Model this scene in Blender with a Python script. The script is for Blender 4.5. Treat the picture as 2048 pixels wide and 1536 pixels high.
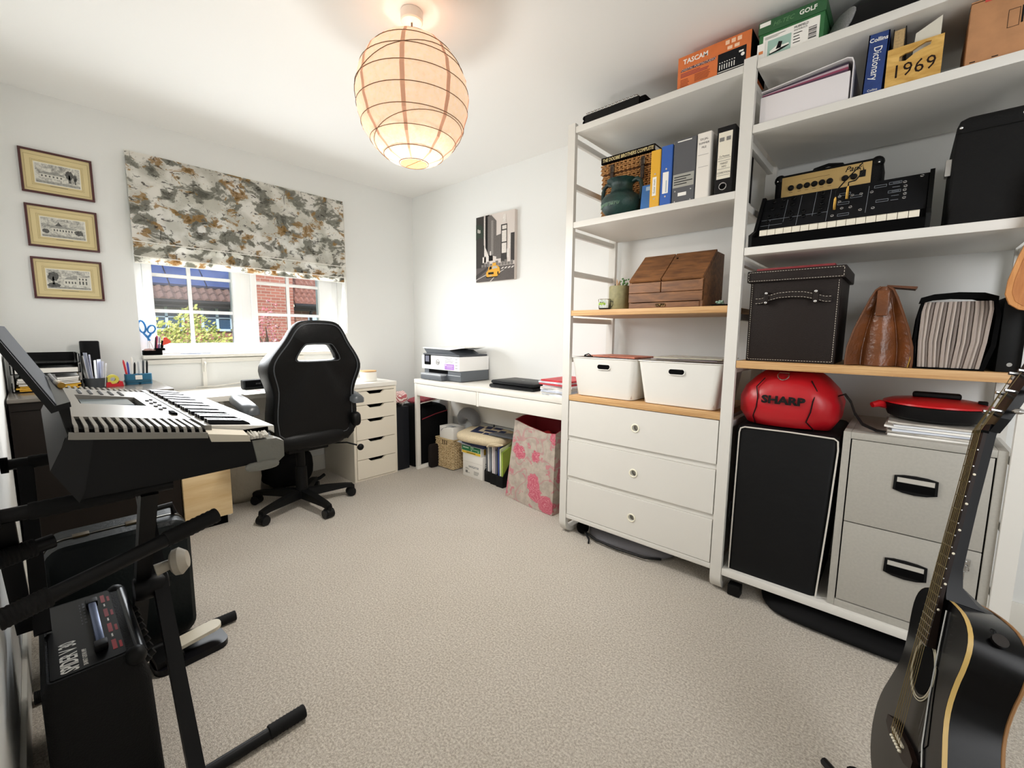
import bpy, bmesh, math, random
from mathutils import Vector as V, Matrix
for o in list(bpy.data.objects): bpy.data.objects.remove(o)
SC = bpy.context.scene
COL = SC.collection
R = random.Random(7)
pi, sin, cos, rad = math.pi, math.sin, math.cos, math.radians

# ------------------------------------------------------------------ camera
cd = bpy.data.cameras.new('camera'); cam = bpy.data.objects.new('camera', cd); COL.objects.link(cam)
yaw, pit, rol, FPX = 2.30337782, -0.11778826, 0.01000274, 864.71
fw = V((cos(yaw)*cos(pit), sin(yaw)*cos(pit), sin(pit)))
r0 = V((sin(yaw), -cos(yaw), 0)); u0 = r0.cross(fw)
rt = r0*cos(rol)+u0*sin(rol); up = -r0*sin(rol)+u0*cos(rol)
cam.matrix_world = Matrix(((rt.x, up.x, -fw.x, 0), (rt.y, up.y, -fw.y, 0), (rt.z, up.z, -fw.z, 1.115), (0, 0, 0, 1)))
cd.sensor_width = 36; cd.lens = FPX/2048*36; cd.clip_start = .02; cd.clip_end = 200
SC.camera = cam

# ------------------------------------------------------------------ world, sun, lights, exposure
W = bpy.data.worlds.new('sky'); SC.world = W; W.use_nodes = True
nt = W.node_tree; nt.nodes.clear()
wo = nt.nodes.new('ShaderNodeOutputWorld'); bg = nt.nodes.new('ShaderNodeBackground'); sk = nt.nodes.new('ShaderNodeTexSky')
sk.sky_type = 'NISHITA'; sk.sun_disc = False; sk.sun_elevation = rad(48); sk.sun_rotation = rad(100); sk.air_density = 1.2; sk.dust_density = 2
nt.links.new(sk.outputs[0], bg.inputs[0]); nt.links.new(bg.outputs[0], wo.inputs[0]); bg.inputs[1].default_value = .32
def lamp(kind, name, loc, energy, col, aim=None, **k):
    l = bpy.data.lights.new(name, kind); o = bpy.data.objects.new(name, l); COL.objects.link(o); o.location = loc
    l.energy = energy; l.color = col
    for a, b in k.items(): setattr(l, a, b)
    if aim is not None: o.rotation_euler = (V(aim)).to_track_quat('-Z', 'Y').to_euler()
    return o
lamp('SUN', 'sun', (5, -5, 12), 4.2, (1, .95, .86), aim=(-.74, .36, -.57), angle=rad(1))
lamp('AREA', 'window_daylight', (-3.515, 1.09, 1.255), 31, (.96, .985, 1), aim=(1, -.02, -.22), shape='RECTANGLE', size=1.18, size_y=.48)
lamp('AREA', 'right_bay_fill', (1.25, .30, 1.45), 11, (.97, .98, 1), aim=(-.45, .89, -.22), shape='RECTANGLE', size=.8, size_y=1.7, spread=rad(112))  # unseen fill light added behind the camera to brighten the right bay
lamp('POINT', 'lantern_glow_below', (-1.494, 1.07, 1.46), 10, (1, .965, .915), shadow_soft_size=.07)
lamp('AREA', 'lantern_opening', (-1.494, 1.07, 1.755), 15.5, (1, .965, .915), aim=(0, 0, -1), shape='DISK', size=.3)
lamp('POINT', 'lantern_glow_above', (-1.494, 1.07, 2.255), .1, (1, .85, .68), shadow_soft_size=.04)
SC.view_settings.view_transform = 'Standard'; SC.view_settings.look = 'None'; SC.view_settings.gamma = 1
SC.view_settings.use_curve_mapping = False; SC.view_settings.exposure = 0.0
SC.cycles.use_denoising = True; SC.cycles.max_bounces = 10; SC.cycles.diffuse_bounces = 6; SC.cycles.transparent_max_bounces = 16
SC.cycles.sample_clamp_indirect = 6; SC.cycles.caustics_reflective = False; SC.cycles.caustics_refractive = False

# ------------------------------------------------------------------ materials
def lin(h):
    h = h.lstrip('#'); c = [int(h[i:i+2], 16)/255 for i in (0, 2, 4)]
    return tuple(x/12.92 if x <= .04045 else ((x+.055)/1.055)**2.4 for x in c)
MATS = {}
def M(name, col='#888888', r=.5, m=0., n=None, b=None, spec=.5, sheen=0, emit=0, alpha=1, trans=0, coat=0, st=(1, 1, 1), col2=None):
    """n=(scale, amount) colour noise; b=(scale, strength) bump; col2 = the other colour of the noise"""
    if name in MATS: return MATS[name]
    mt = bpy.data.materials.new(name); mt.use_nodes = True; t = mt.node_tree; p = t.nodes['Principled BSDF']
    c = lin(col) if isinstance(col, str) else col
    if max(c) < .03 and not m: c = tuple(x*.55 for x in c); spec = min(spec, .22)
    p.inputs['Base Color'].default_value = (*c, 1); p.inputs['Roughness'].default_value = r; p.inputs['Metallic'].default_value = m
    p.inputs['Specular IOR Level'].default_value = spec; p.inputs['Sheen Weight'].default_value = sheen
    p.inputs['Coat Weight'].default_value = coat; p.inputs['Transmission Weight'].default_value = trans; p.inputs['Alpha'].default_value = alpha
    if emit: p.inputs['Emission Color'].default_value = (*c, 1); p.inputs['Emission Strength'].default_value = emit
    if n or b:
        tc = t.nodes.new('ShaderNodeTexCoord'); mp = t.nodes.new('ShaderNodeMapping'); mp.inputs['Scale'].default_value = st
        t.links.new(tc.outputs['Object'], mp.inputs[0])
    if n:
        nz = t.nodes.new('ShaderNodeTexNoise'); nz.inputs['Scale'].default_value = n[0]; nz.inputs['Detail'].default_value = 5
        t.links.new(mp.outputs[0], nz.inputs['Vector'])
        rp = t.nodes.new('ShaderNodeValToRGB'); a = n[1]
        d = lin(col2) if col2 else tuple(x*(1-a) for x in c)
        rp.color_ramp.elements[0].position = .3; rp.color_ramp.elements[1].position = .7
        rp.color_ramp.elements[0].color = (*d, 1); rp.color_ramp.elements[1].color = (*(c if col2 else [min(1, x*(1+a*.6)) for x in c]), 1)
        t.links.new(nz.outputs[0], rp.inputs[0]); t.links.new(rp.outputs[0], p.inputs['Base Color'])
    if b:
        nb = t.nodes.new('ShaderNodeTexNoise'); nb.inputs['Scale'].default_value = b[0]; nb.inputs['Detail'].default_value = 3
        t.links.new(mp.outputs[0], nb.inputs['Vector'])
        bp = t.nodes.new('ShaderNodeBump'); bp.inputs['Strength'].default_value = b[1]; bp.inputs['Distance'].default_value = .01
        t.links.new(nb.outputs[0], bp.inputs['Height']); t.links.new(bp.outputs[0], p.inputs['Normal'])
    MATS[name] = mt
    return mt
class NT:
    """small node helper for the patterned materials"""
    def __init__(s, name):
        s.m = bpy.data.materials.new(name); s.m.use_nodes = True; s.t = s.m.node_tree; s.p = s.t.nodes['Principled BSDF']; MATS[name] = s.m
        s.tc = s.t.nodes.new('ShaderNodeTexCoord')
    def n(s, typ, ins=None, **k):
        q = s.t.nodes.new('ShaderNode'+typ)
        for a, b in k.items(): setattr(q, a, b)
        for a, b in (ins or {}).items():
            i = q.inputs[a]
            if isinstance(b, bpy.types.NodeSocket): s.t.links.new(b, i)
            else: i.default_value = b
        return q
    def co(s, scale=(1, 1, 1), rot=(0, 0, 0), loc=(0, 0, 0)):
        return s.n('Mapping', {0: s.tc.outputs['Object'], 'Scale': scale, 'Rotation': rot, 'Location': loc}).outputs[0]
    def noise(s, vec, scale, detail=4, rough=.55, dist=0):
        return s.n('TexNoise', {'Vector': vec, 'Scale': scale, 'Detail': detail, 'Roughness': rough, 'Distortion': dist}).outputs[0]
    def step(s, val, a, b):
        return s.n('MapRange', {0: val, 1: a, 2: b, 3: 0., 4: 1.}).outputs[0]
    def math(s, op, a, b=0.):
        return s.n('Math', {0: a, 1: b}, operation=op).outputs[0]
    def mix(s, f, a, b):
        q = s.t.nodes.new('ShaderNodeMix'); q.data_type = 'RGBA'
        for i, x in ((0, f), (6, a), (7, b)):
            if isinstance(x, bpy.types.NodeSocket): s.t.links.new(x, q.inputs[i])
            elif i: q.inputs[i].default_value = (*(lin(x) if isinstance(x, str) else x), 1)
            else: q.inputs[i].default_value = x
        return q.outputs[2]
    def color(s, sock, r=.6, bump=None):
        s.t.links.new(sock, s.p.inputs['Base Color']); s.p.inputs['Roughness'].default_value = r
        if bump is not None:
            bp = s.n('Bump', {'Height': bump[0], 'Strength': bump[1], 'Distance': .01}); s.t.links.new(bp.outputs[0], s.p.inputs['Normal'])
        return s.m

# ------------------------------------------------------------------ geometry builder
SCR = bpy.data.meshes.new('scratch')
OFF = {}
class B:
    def __init__(s, T=None): s.bm = bmesh.new(); s.T = T if T is not None else Matrix()
    def v(s, co): return s.bm.verts.new(s.T @ V(co))
    def f(s, vs):
        try: return s.bm.faces.new(vs)
        except ValueError: return None
    def merge(s, tmp, L=None):
        bmesh.ops.transform(tmp, matrix=s.T @ (L if L is not None else Matrix()), verts=tmp.verts)
        tmp.to_mesh(SCR); tmp.free(); s.bm.from_mesh(SCR); return s
    def box(s, a, b, bev=0, seg=2, L=None):
        a = [min(x, y) for x, y in zip(a, b)] if True else a
        a0, b0 = a, b
        return s._box(a0, [max(x, y) for x, y in zip(a, b)], bev, seg, L)
    def _box(s, a, b, bev, seg, L):
        t = bmesh.new()
        c = [t.verts.new((x, y, z)) for x in (a[0], b[0]) for y in (a[1], b[1]) for z in (a[2], b[2])]
        for q in ((0, 1, 3, 2), (4, 6, 7, 5), (0, 4, 5, 1), (2, 3, 7, 6), (0, 2, 6, 4), (1, 5, 7, 3)): t.faces.new([c[i] for i in q])
        if bev: bmesh.ops.bevel(t, geom=t.edges[:], offset=bev, segments=seg, affect='EDGES', profile=.6, clamp_overlap=True)
        return s.merge(t, L)
    def tube(s, pts, r, n=8, cap=True, closed=False):
        pts = [V(p) for p in pts]; N = len(pts); rs = r if isinstance(r, (list, tuple)) else [r]*N
        rings = []; nrm = None
        for i, p in enumerate(pts):
            a = pts[i-1] if (i or closed) else p; c = pts[(i+1) % N] if (i < N-1 or closed) else p
            d = (c-a).normalized()
            if nrm is None:
                nrm = d.orthogonal().normalized()
            nrm = (nrm-d*nrm.dot(d)).normalized() if (nrm-d*nrm.dot(d)).length > 1e-6 else d.orthogonal().normalized()
            q = d.cross(nrm)
            rings.append([s.v(p+(nrm*cos(2*pi*k/n)+q*sin(2*pi*k/n))*rs[i]) for k in range(n)])
        for i in range(N if closed else N-1):
            A, C = rings[i], rings[(i+1) % N]
            for k in range(n): s.f([A[k], A[(k+1) % n], C[(k+1) % n], C[k]])
        if cap and not closed: s.f(rings[0][::-1]); s.f(rings[-1])
        return s
    def bar(s, p, q, w, h, upv=(0, 0, 1)):
        p, q = V(p), V(q); d = (q-p).normalized(); u = V(upv); sd = d.cross(u).normalized(); u = sd.cross(d)
        c = [s.v(e+sd*a*w/2+u*b*h/2) for e in (p, q) for a, b in ((-1, -1), (1, -1), (1, 1), (-1, 1))]
        for k in ((3, 2, 1, 0), (4, 5, 6, 7), (0, 1, 5, 4), (1, 2, 6, 5), (2, 3, 7, 6), (3, 0, 4, 7)): s.f([c[i] for i in k])
        return s
    def lathe(s, prof, n=24, c=(0, 0, 0), sc=(1, 1)):
        rings = []
        for r, z in prof:
            if r < 1e-6: rings.append([s.v((c[0], c[1], c[2]+z))])
            else: rings.append([s.v((c[0]+r*cos(2*pi*k/n)*sc[0], c[1]+r*sin(2*pi*k/n)*sc[1], c[2]+z)) for k in range(n)])
        for A, C in zip(rings, rings[1:]):
            for k in range(n):
                j = (k+1) % n
                if len(A) == 1 and len(C) == 1: continue
                if len(A) == 1: s.f([A[0], C[j], C[k]])
                elif len(C) == 1: s.f([A[k], A[j], C[0]])
                else: s.f([A[k], A[j], C[j], C[k]])
        return s
    def prism(s, poly, ax, a, b):
        """poly in the two other axes (in x,y,z order), extruded from a to b along ax"""
        def P(u, w, t):
            l = [u, w]; l.insert(ax, t); return l
        lo = [s.v(P(u, w, a)) for u, w in poly]; hi = [s.v(P(u, w, b)) for u, w in poly]
        s.f(lo[::-1]); s.f(hi)
        for i in range(len(poly)):
            j = (i+1) % len(poly); s.f([lo[i], lo[j], hi[j], hi[i]])
        return s
    def loft(s, rings, cap=True, closed=True):
        vs = [[s.v(p) for p in r] for r in rings]; n = len(vs[0])
        for A, C in zip(vs, vs[1:]):
            for k in range(n if closed else n-1): s.f([A[k], A[(k+1) % n], C[(k+1) % n], C[k]])
        if cap: s.f(vs[0][::-1]); s.f(vs[-1])
        return s
    def quad(s, *ps): s.f([s.v(p) for p in ps]); return s
    def ball(s, c, r, n=12, m=8, e=2.0):
        """superellipsoid; r=(rx,ry,rz); e 2 = round, larger = boxier"""
        r = (r, r, r) if not isinstance(r, (tuple, list)) else r
        sg = lambda x: math.copysign(abs(x)**(2/e), x)
        rings = []
        for i in range(m+1):
            ph = -pi/2+pi*i/m
            if i in (0, m): rings.append([s.v((c[0], c[1], c[2]+r[2]*sg(sin(ph))))])
            else: rings.append([s.v((c[0]+r[0]*sg(cos(ph))*sg(cos(2*pi*k/n)), c[1]+r[1]*sg(cos(ph))*sg(sin(2*pi*k/n)), c[2]+r[2]*sg(sin(ph)))) for k in range(n)])
        for A, C in zip(rings, rings[1:]):
            for k in range(n):
                j = (k+1) % n
                if len(A) == 1: s.f([A[0], C[j], C[k]])
                elif len(C) == 1: s.f([A[k], A[j], C[0]])
                else: s.f([A[k], A[j], C[j], C[k]])
        return s
    def holed(s, outer, inner, cx, cy, P, depth_dir, n=36):
        """plate between two star-shaped outlines about (cx,cy); P maps (u,w)->point, depth_dir the thickness vector"""
        def hit(poly, a):
            best = None; d = (cos(a), sin(a))
            for i in range(len(poly)):
                x1, y1 = poly[i][0]-cx, poly[i][1]-cy; x2, y2 = poly[(i+1) % len(poly)][0]-cx, poly[(i+1) % len(poly)][1]-cy
                ex, ey = x2-x1, y2-y1; den = d[0]*ey-d[1]*ex
                if abs(den) < 1e-12: continue
                t = (x1*ey-y1*ex)/den; q = (x1*d[1]-y1*d[0])/den
                if t > 0 and -1e-6 <= q <= 1+1e-6 and (best is None or t > best): best = t
            return (cx+d[0]*best, cy+d[1]*best)
        an = sorted({round(2*pi*k/n, 6) for k in range(n)} | {round(math.atan2(y-cy, x-cx) % (2*pi), 6) for x, y in list(outer)+list(inner)})
        o = [hit(outer, a) for a in an]; i_ = [hit(inner, a) for a in an]; D = V(depth_dir)
        fr = [[s.v(P(*p)) for p in o], [s.v(P(*p)) for p in i_]]; bk = [[s.v(V(P(*p))+D) for p in o], [s.v(V(P(*p))+D) for p in i_]]
        N = len(an)
        for k in range(N):
            j = (k+1) % N
            s.f([fr[0][k], fr[0][j], fr[1][j], fr[1][k]]); s.f([bk[0][j], bk[0][k], bk[1][k], bk[1][j]])
            s.f([fr[0][j], fr[0][k], bk[0][k], bk[0][j]]); s.f([fr[1][k], fr[1][j], bk[1][j], bk[1][k]])
        return s
    def bend(s, fn):
        for v in s.bm.verts: v.co = V(fn(v.co))
        return s
    def subdiv(s, k=1, smooth=0.):
        bmesh.ops.subdivide_edges(s.bm, edges=s.bm.edges[:], cuts=k, use_grid_fill=True, smooth=smooth); return s
    def build(s, name, mat, parent=None, label=None, cat=None, group=None, kind=None, at=None, smooth=40, fix=True):
        if fix: bmesh.ops.recalc_face_normals(s.bm, faces=s.bm.faces[:])
        me = bpy.data.meshes.new(name); s.bm.to_mesh(me); s.bm.free()
        o = bpy.data.objects.new(name, me); COL.objects.link(o)
        if parent is not None: off = OFF[parent.name]; o.parent = parent
        else:
            if at is None:
                xs = [v.co for v in me.vertices]; at = (sum(p.x for p in xs)/len(xs), sum(p.y for p in xs)/len(xs), min(p.z for p in xs))
            off = V(at); o.location = off
        OFF[o.name] = off
        me.transform(Matrix.Translation(-off))
        if smooth: me.shade_smooth(); me.set_sharp_from_angle(angle=rad(smooth))
        me.materials.append(mat)
        tag(o, label, cat, group, kind)
        return o
def tag(o, label=None, cat=None, group=None, kind=None):
    if label: o['label'] = label
    if cat: o['category'] = cat
    if group: o['group'] = group
    if kind: o['kind'] = kind
    return o
def thing(name, label, cat, loc, group=None, kind=None):
    o = bpy.data.objects.new(name, None); COL.objects.link(o); o.location = loc; OFF[o.name] = V(loc); o.empty_display_size = .05
    return tag(o, label, cat, group, kind)
def struct(name, b, mat, **k): return b.build(name, mat, kind='structure', **k)
def FT(loc, right, upv):
    r, u = V(right).normalized(), V(upv).normalized(); n = r.cross(u); l = V(loc)
    return Matrix(((r.x, u.x, n.x, l.x), (r.y, u.y, n.y, l.y), (r.z, u.z, n.z, l.z), (0, 0, 0, 1)))
_fc = bpy.data.curves.new('fontcurve', 'FONT'); _fo = bpy.data.objects.new('fontcurve', _fc)
def text(body, size, T, mat, parent, name='lettering', ax='CENTER', ay='CENTER', ex=.0002, bold=0., shear=0., xs=1., sp=1.):
    COL.objects.link(_fo); _fc.body = body; _fc.size = size; _fc.align_x = ax; _fc.align_y = ay; _fc.extrude = ex; _fc.offset = bold; _fc.shear = shear
    _fc.resolution_u = 2; _fc.space_character = sp
    dg = bpy.context.evaluated_depsgraph_get(); me = bpy.data.meshes.new_from_object(_fo.evaluated_get(dg), depsgraph=dg)
    COL.objects.unlink(_fo)
    me.transform(T @ Matrix.Diagonal((xs, 1, 1, 1))); me.name = name
    o = bpy.data.objects.new(name, me); COL.objects.link(o); o.parent = parent; off = OFF[parent.name]; OFF[o.name] = off
    me.transform(Matrix.Translation(-off)); me.materials.clear(); me.materials.append(mat)
    return o
def flat(polys, T, mat, parent, name, z=.0006, th=.0006):
    b = B(T)
    for p in polys:
        if len(p) == 4 and not isinstance(p[0], (tuple, list)): p = [(p[0], p[1]), (p[2], p[1]), (p[2], p[3]), (p[0], p[3])]
        b.prism(p, 2, z-th, z)
    return b.build(name, mat, parent, smooth=0)
def copy_tree(o, loc=None, label=None, parent=None):
    c = o.copy(); COL.objects.link(c); OFF[c.name] = V(loc) if loc else OFF[o.name]
    if parent: c.parent = parent
    if loc: c.location = loc
    if label: c['label'] = label
    for ch in list(o.children): copy_tree(ch, parent=c)
    return c
def circ(cx, cy, r, n=16, ry=None): return [(cx+r*cos(2*pi*k/n), cy+(ry or r)*sin(2*pi*k/n)) for k in range(n)]
def rrect(x0, y0, x1, y1, r, n=4):
    o = []
    for cx, cy, a in ((x1-r, y1-r, 0), (x0+r, y1-r, 90), (x0+r, y0+r, 180), (x1-r, y0+r, 270)):
        o += [(cx+r*cos(rad(a+90*k/n)), cy+r*sin(rad(a+90*k/n))) for k in range(n+1)]
    return o
FY = ((1, 0, 0), (0, 0, 1))      # a face that looks to -y
FX = ((0, 1, 0), (0, 0, 1))      # a face that looks to +x
FZ = ((1, 0, 0), (0, 1, 0))      # a face that looks up

# common materials
PAINT = M('wall_paint', '#edeeec', .9, b=(180, .03), spec=.2)
CEIL = M('ceiling_paint', '#f2f1ee', .95, spec=.1)
WHITE = M('white_lacquer', '#edeae2', .35)
CREAM = M('cream_steel', '#dedcd6', .4)
PVC = M('white_pvc', '#fbfcfc', .25)
BLACK = M('black_plastic', '#0d0e0f', .5, spec=.25)
MATTE = M('black_matte', '#070708', .9, spec=.1)
PAPER = M('white_paper', '#f2f0ea', .8)
CHROME = M('chrome', '#c8c8c8', .2, 1)
BRASS = M('brass', '#b08a45', .3, 1)
INK = M('black_ink', '#141414', .7)
GREYINK = M('grey_ink', '#7c7a76', .7)
DARKGREY = M('dark_grey', '#3a3c3f', .5)
GREY = M('mid_grey', '#77797a', .5)
WHITEINK = M('white_ink', '#f3f1ea', .6)
RED = M('red_plastic', '#c8202c', .4)
BLUE = M('blue_plastic', '#1f74b8', .4)
GLASS = None
def mk_glass():
    g = NT('window_glass'); t = g.t; t.nodes.remove(g.p)
    tr = g.n('BsdfTransparent', {0: (.97, .98, .98, 1)}); gl = g.n('BsdfGlossy', {'Roughness': .3}); fr = g.n('Fresnel', {0: 1.45})
    mx = g.n('MixShader', {0: fr.outputs[0], 1: tr.outputs[0], 2: gl.outputs[0]}); t.links.new(mx.outputs[0], t.nodes['Material Output'].inputs[0]); return g.m
GLASS = mk_glass()
def mk_wood(name, c1, c2, scale=6, rot=(0, 0, 0), st=(1, 12, 12), r=.5):
    g = NT(name); v = g.co(st, rot); n1 = g.noise(v, scale, 6, .6, .6)
    return g.color(g.mix(g.step(n1, .35, .68), c1, c2), r, (n1, .06))
BAMBOO = mk_wood('bamboo', '#b98a57', '#d8b27e', 5, st=(1, 30, 60))
BIRCH = mk_wood('birch_veneer', '#d6b684', '#e6cda0', 3, st=(6, 1, 8))
OAK = mk_wood('brown_oak', '#5d3a1f', '#8a5b33', 5, st=(2, 10, 10))
# ================================================================== the room
XW, YS, YN, XE, H = -3.43, -.095, 2.428, 1.6, 2.32
def mk_carpet():
    g = NT('carpet'); v = g.co(); a = g.noise(v, 420, 2, .7); b = g.noise(v, 3.2, 4, .6); c = g.noise(v, 150, 3, .75)
    base = g.mix(g.step(b, .35, .7), '#d8ccbb', '#e4d9ca')
    sp = g.mix(g.step(c, .36, .64), '#998b7a', '#fff9ee')
    col = g.mix(.62, base, sp)
    hh = g.math('ADD', a, g.math('MULTIPLY', c, .8))
    g.p.inputs['Sheen Weight'].default_value = .25; g.p.inputs['Specular IOR Level'].default_value = .1
    return g.color(col, .95, (hh, .8))
struct('floor', B().box((XW-.3, YS-.3, -.1), (XE+.2, YN+.3, 0)), mk_carpet(), smooth=0)
struct('ceiling', B().box((XW-.3, YS-.3, H), (XE+.2, YN+.3, H+.12)), CEIL, smooth=0)
struct('wall_north', B().box((XW-.3, YN, 0), (XE+.2, YN+.2, H)), PAINT, smooth=0)
struct('wall_south', B().box((XW-.3, YS-.2, 0), (XE+.2, YS, H)), PAINT, smooth=0)
struct('wall_east', B().box((XE, YS, 0), (XE+.2, YN, H)), PAINT, smooth=0)
WY0, WY1, WZ0, WZ1 = .447, 1.747, .957, 2.04
b = B()
for y0, y1, z0, z1 in ((YS, WY0, 0, H), (WY1, YN, 0, H), (WY0, WY1, 0, WZ0-.024), (WY0, WY1, WZ1, H)): b.box((XW-.28, y0, z0), (XW, y1, z1))
struct('wall_west', b, PAINT, smooth=0)
struct('baseboard_north', B().box((XW, YN-.016, 0), (XE, YN, .12), .004), WHITE)
struct('baseboard_west', B().box((XW, YS, 0), (XW+.016, YN-.016, .12), .004), WHITE)
struct('baseboard_south', B().box((XW+.016, YS, 0), (XE, YS+.012, .12), .004), WHITE)

# ------------------------------------------------------------------ window
wn = thing('window_1', None, None, (XW-.12, 1.1, WZ0), kind='structure')
xf, xg = XW-.115, XW-.14                                  # front of the frame, glass plane
b = B()
for a, c in (((WY0, WZ0), (WY0+.05, WZ1)), ((WY1-.05, WZ0), (WY1, WZ1)), ((WY0+.05, WZ0), (WY1-.05, WZ0+.03)), ((WY0+.05, WZ1-.05), (WY1-.05, WZ1))):
    b.box((xf-.07, a[0], a[1]), (xf, c[0], c[1]), .004)
b.build('frame', PVC, wn)
B().box((xf-.07, 1.034, WZ0+.03), (xf, 1.096, WZ1-.05), .004).build('mullion', PVC, wn)
B().box((XW-.115, WY0, WZ0-.022), (XW+.045, WY1, WZ0), .006).build('sill', WHITE, wn)
for (s0, s1, g0, g1, bars) in ((.497, 1.034, .545, .981, .739), (1.096, 1.697, 1.137, 1.593, 1.362)):
    b = B(); za, zb, ga, gb = WZ0+.03, WZ1-.05, 1.024, 1.95
    for p, q in (((s0, za), (g0, zb)), ((g1, za), (s1, zb)), ((g0, za), (g1, ga)), ((g0, gb), (g1, zb))):
        b.box((xf-.06, p[0], p[1]), (xf+.012, q[0], q[1]), .006)
    sash = b.build('sash', PVC, wn)
    B().box((xg-.007, bars-.011, ga), (xg+.0095, bars+.011, gb), .002).build('glazing_bar', PVC, sash)
    zs = [1.233, 1.459, 1.69]
    for z in zs: B().box((xg-.006, g0, z-.011), (xg+.008, g1, z+.011), .002).build('glazing_bar', PVC, sash)
    for y0, y1 in ((g0, bars-.011), (bars+.011, g1)):
        for z0, z1 in zip([ga]+[z+.011 for z in zs], [z-.011 for z in zs]+[gb]):
            B().box((xg-.003, y0, z0), (xg+.001, y1, z1)).build('pane', GLASS, sash, smooth=0)
B().box((xf+.012, .50, 1.04), (xf+.03, .53, 1.19), .006).box((xf+.03, .505, 1.10), (xf+.045, .525, 1.18), .006).build('handle', PVC, wn)

# ------------------------------------------------------------------ roman blind
def mk_blind():
    g = NT('watercolour_print'); co = g.co
    big = g.noise(co((1, 5, 7)), 1.5, 5, .62, .4); gold = g.noise(co((1, 5.2, 7.5), loc=(3, 1.7, 2.2)), 1.9, 5, .66, .5)
    dark = g.noise(co((1, 9, 16), loc=(9, 2, 5)), 2.0, 6, .7, .8); stem = g.noise(co((1, 30, 3), loc=(4, 8, 1)), 2.2, 4, .6, .3)
    wash = g.noise(co((1, 4, 4), loc=(1, 7, 7)), 2.2, 3, .5, .2)
    c = g.mix(g.math('MULTIPLY', g.step(wash, .45, .62), .55), '#fbf9f4', '#c9c7ba')
    c = g.mix(g.math('MULTIPLY', g.step(big, .515, .55), .85), c, '#8d8c80')
    c = g.mix(g.math('MULTIPLY', g.step(big, .60, .64), .8), c, '#6e6d64')
    c = g.mix(g.math('MULTIPLY', g.step(gold, .56, .59), .85), c, '#b8945c')
    c = g.mix(g.math('MULTIPLY', g.step(gold, .63, .67), .8), c, '#86683a')
    c = g.mix(g.math('MULTIPLY', g.step(dark, .59, .62), .85), c, '#4a463f')
    c = g.mix(g.math('MULTIPLY', g.step(stem, .66, .69), .7), c, '#5c584e')
    g.color(c, .9)
    tl = g.n('BsdfTranslucent', {0: c}); mx = g.n('MixShader', {0: .5, 1: g.p.outputs[0], 2: tl.outputs[0]})
    g.t.links.new(mx.outputs[0], g.t.nodes['Material Output'].inputs[0]); return g.m
BL = mk_blind()
bl = thing('roman_blind', 'half-raised roman blind printed with grey and ochre watercolour foliage', 'blind', (XW+.03, 1.095, 2.13))
B().box((XW+.001, .447, 2.10), (XW+.03, 1.742, 2.135), .003).build('headrail', WHITE, bl)
def slab(z0, z1, xa, xb, y0, y1, th=.004, n=14, dip=.0):
    b = B(); rows = 8
    rings = []
    for i in range(rows+1):
        t = i/rows; z = z1+(z0-z1)*t; x = xa+(xb-xa)*t+.004*sin(pi*t)
        rings.append([(x+.0015*sin(9*u/n+3*t), y0+(y1-y0)*u/n, z) for u in range(n+1)]+[(x-th, y0+(y1-y0)*u/n, z) for u in range(n, -1, -1)])
    return b.loft(rings)
slab(1.628, 2.133, XW+.034, XW+.046, .447, 1.745).build('fabric', BL, bl)
slab(1.543, 1.66, XW+.030, XW+.040, .449, 1.742).build('fold', BL, bl)
slab(1.504, 1.56, XW+.024, XW+.034, .449, 1.738).build('fold', BL, bl)
b = B()
for z, x in ((1.627, XW+.047), (1.542, XW+.041), (1.504, XW+.035)): b.tube([(x, .449, z), (x, 1.742, z)], .003, 6)
b.build('hem', M('pale_hem', '#f4f1ea', .7), bl)
B().tube([(XW+.012, 1.752, 2.12), (XW+.012, 1.752, 1.13), (XW+.012, 1.758, 1.10), (XW+.012, 1.764, 1.13), (XW+.012, 1.764, 2.12)], .0022, 6).build('chain', WHITE, bl)

# ------------------------------------------------------------------ outside: houses and shrubs
def mk_brick(name, c1, c2, mort, ax):
    g = NT(name); s = g.n('SeparateXYZ', {0: g.tc.outputs['Object']})
    cx = g.n('CombineXYZ', {0: s.outputs[ax], 1: s.outputs[2], 2: 0.})
    br = g.n('TexBrick', {'Vector': cx.outputs[0], 'Color1': (*lin(c1), 1), 'Color2': (*lin(c2), 1), 'Mortar': (*lin(mort), 1), 'Scale': 1., 'Mortar Size': .008, 'Brick Width': .225, 'Row Height': .075})
    return g.color(br.outputs[0], .9)
BRICK = mk_brick('red_brick', '#8a5348', '#9c6254', '#a08c82', 1)
TILE = M('roof_tile', '#8a5f54', .8, n=(6, .35))
TILE2 = M('dark_roof_tile', '#6d5650', .8, n=(6, .35))
SLATE = M('black_gutter', '#23262b', .5)
SOLAR = M('solar_glass', '#3a4a78', .2, n=(2, .3))
PALEBLUE = M('pale_blue_frame', '#b9d2ea', .5)
DKGL = M('dark_house_glass', '#31506e', .1)
def tiles(parent, y0, y1, n, rows, x0, z0, dx, dz, mat, tw, skip=None):
    me = None
    for r in range(rows):
        for i in range(n):
            y = y0+(i+.5)*(y1-y0)/n
            if skip and skip(r, y): continue
            p = (x0+dx*r, y, z0+dz*r)
            if me is None:
                d = V((dx, 0, dz)); L = d.length*1.12; u = d.normalized()
                b = B(Matrix.Translation(p)); ring = lambda t: [tuple(u*t*L+V((-.0, w*tw/2, 0))+V((.3*h, 0, h))) for w, h in ((-1, 0), (-.55, .045), (0, .06), (.5, .02), (1, .0), (1, -.02), (-1, -.02))]
                b.loft([ring(-.08), ring(1)]); o = b.build('tile', mat, parent, smooth=0); me = o; base = V(p); off = OFF[parent.name]
            else:
                o = me.copy(); COL.objects.link(o); o.parent = parent; o.location = V(p)-base
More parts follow.
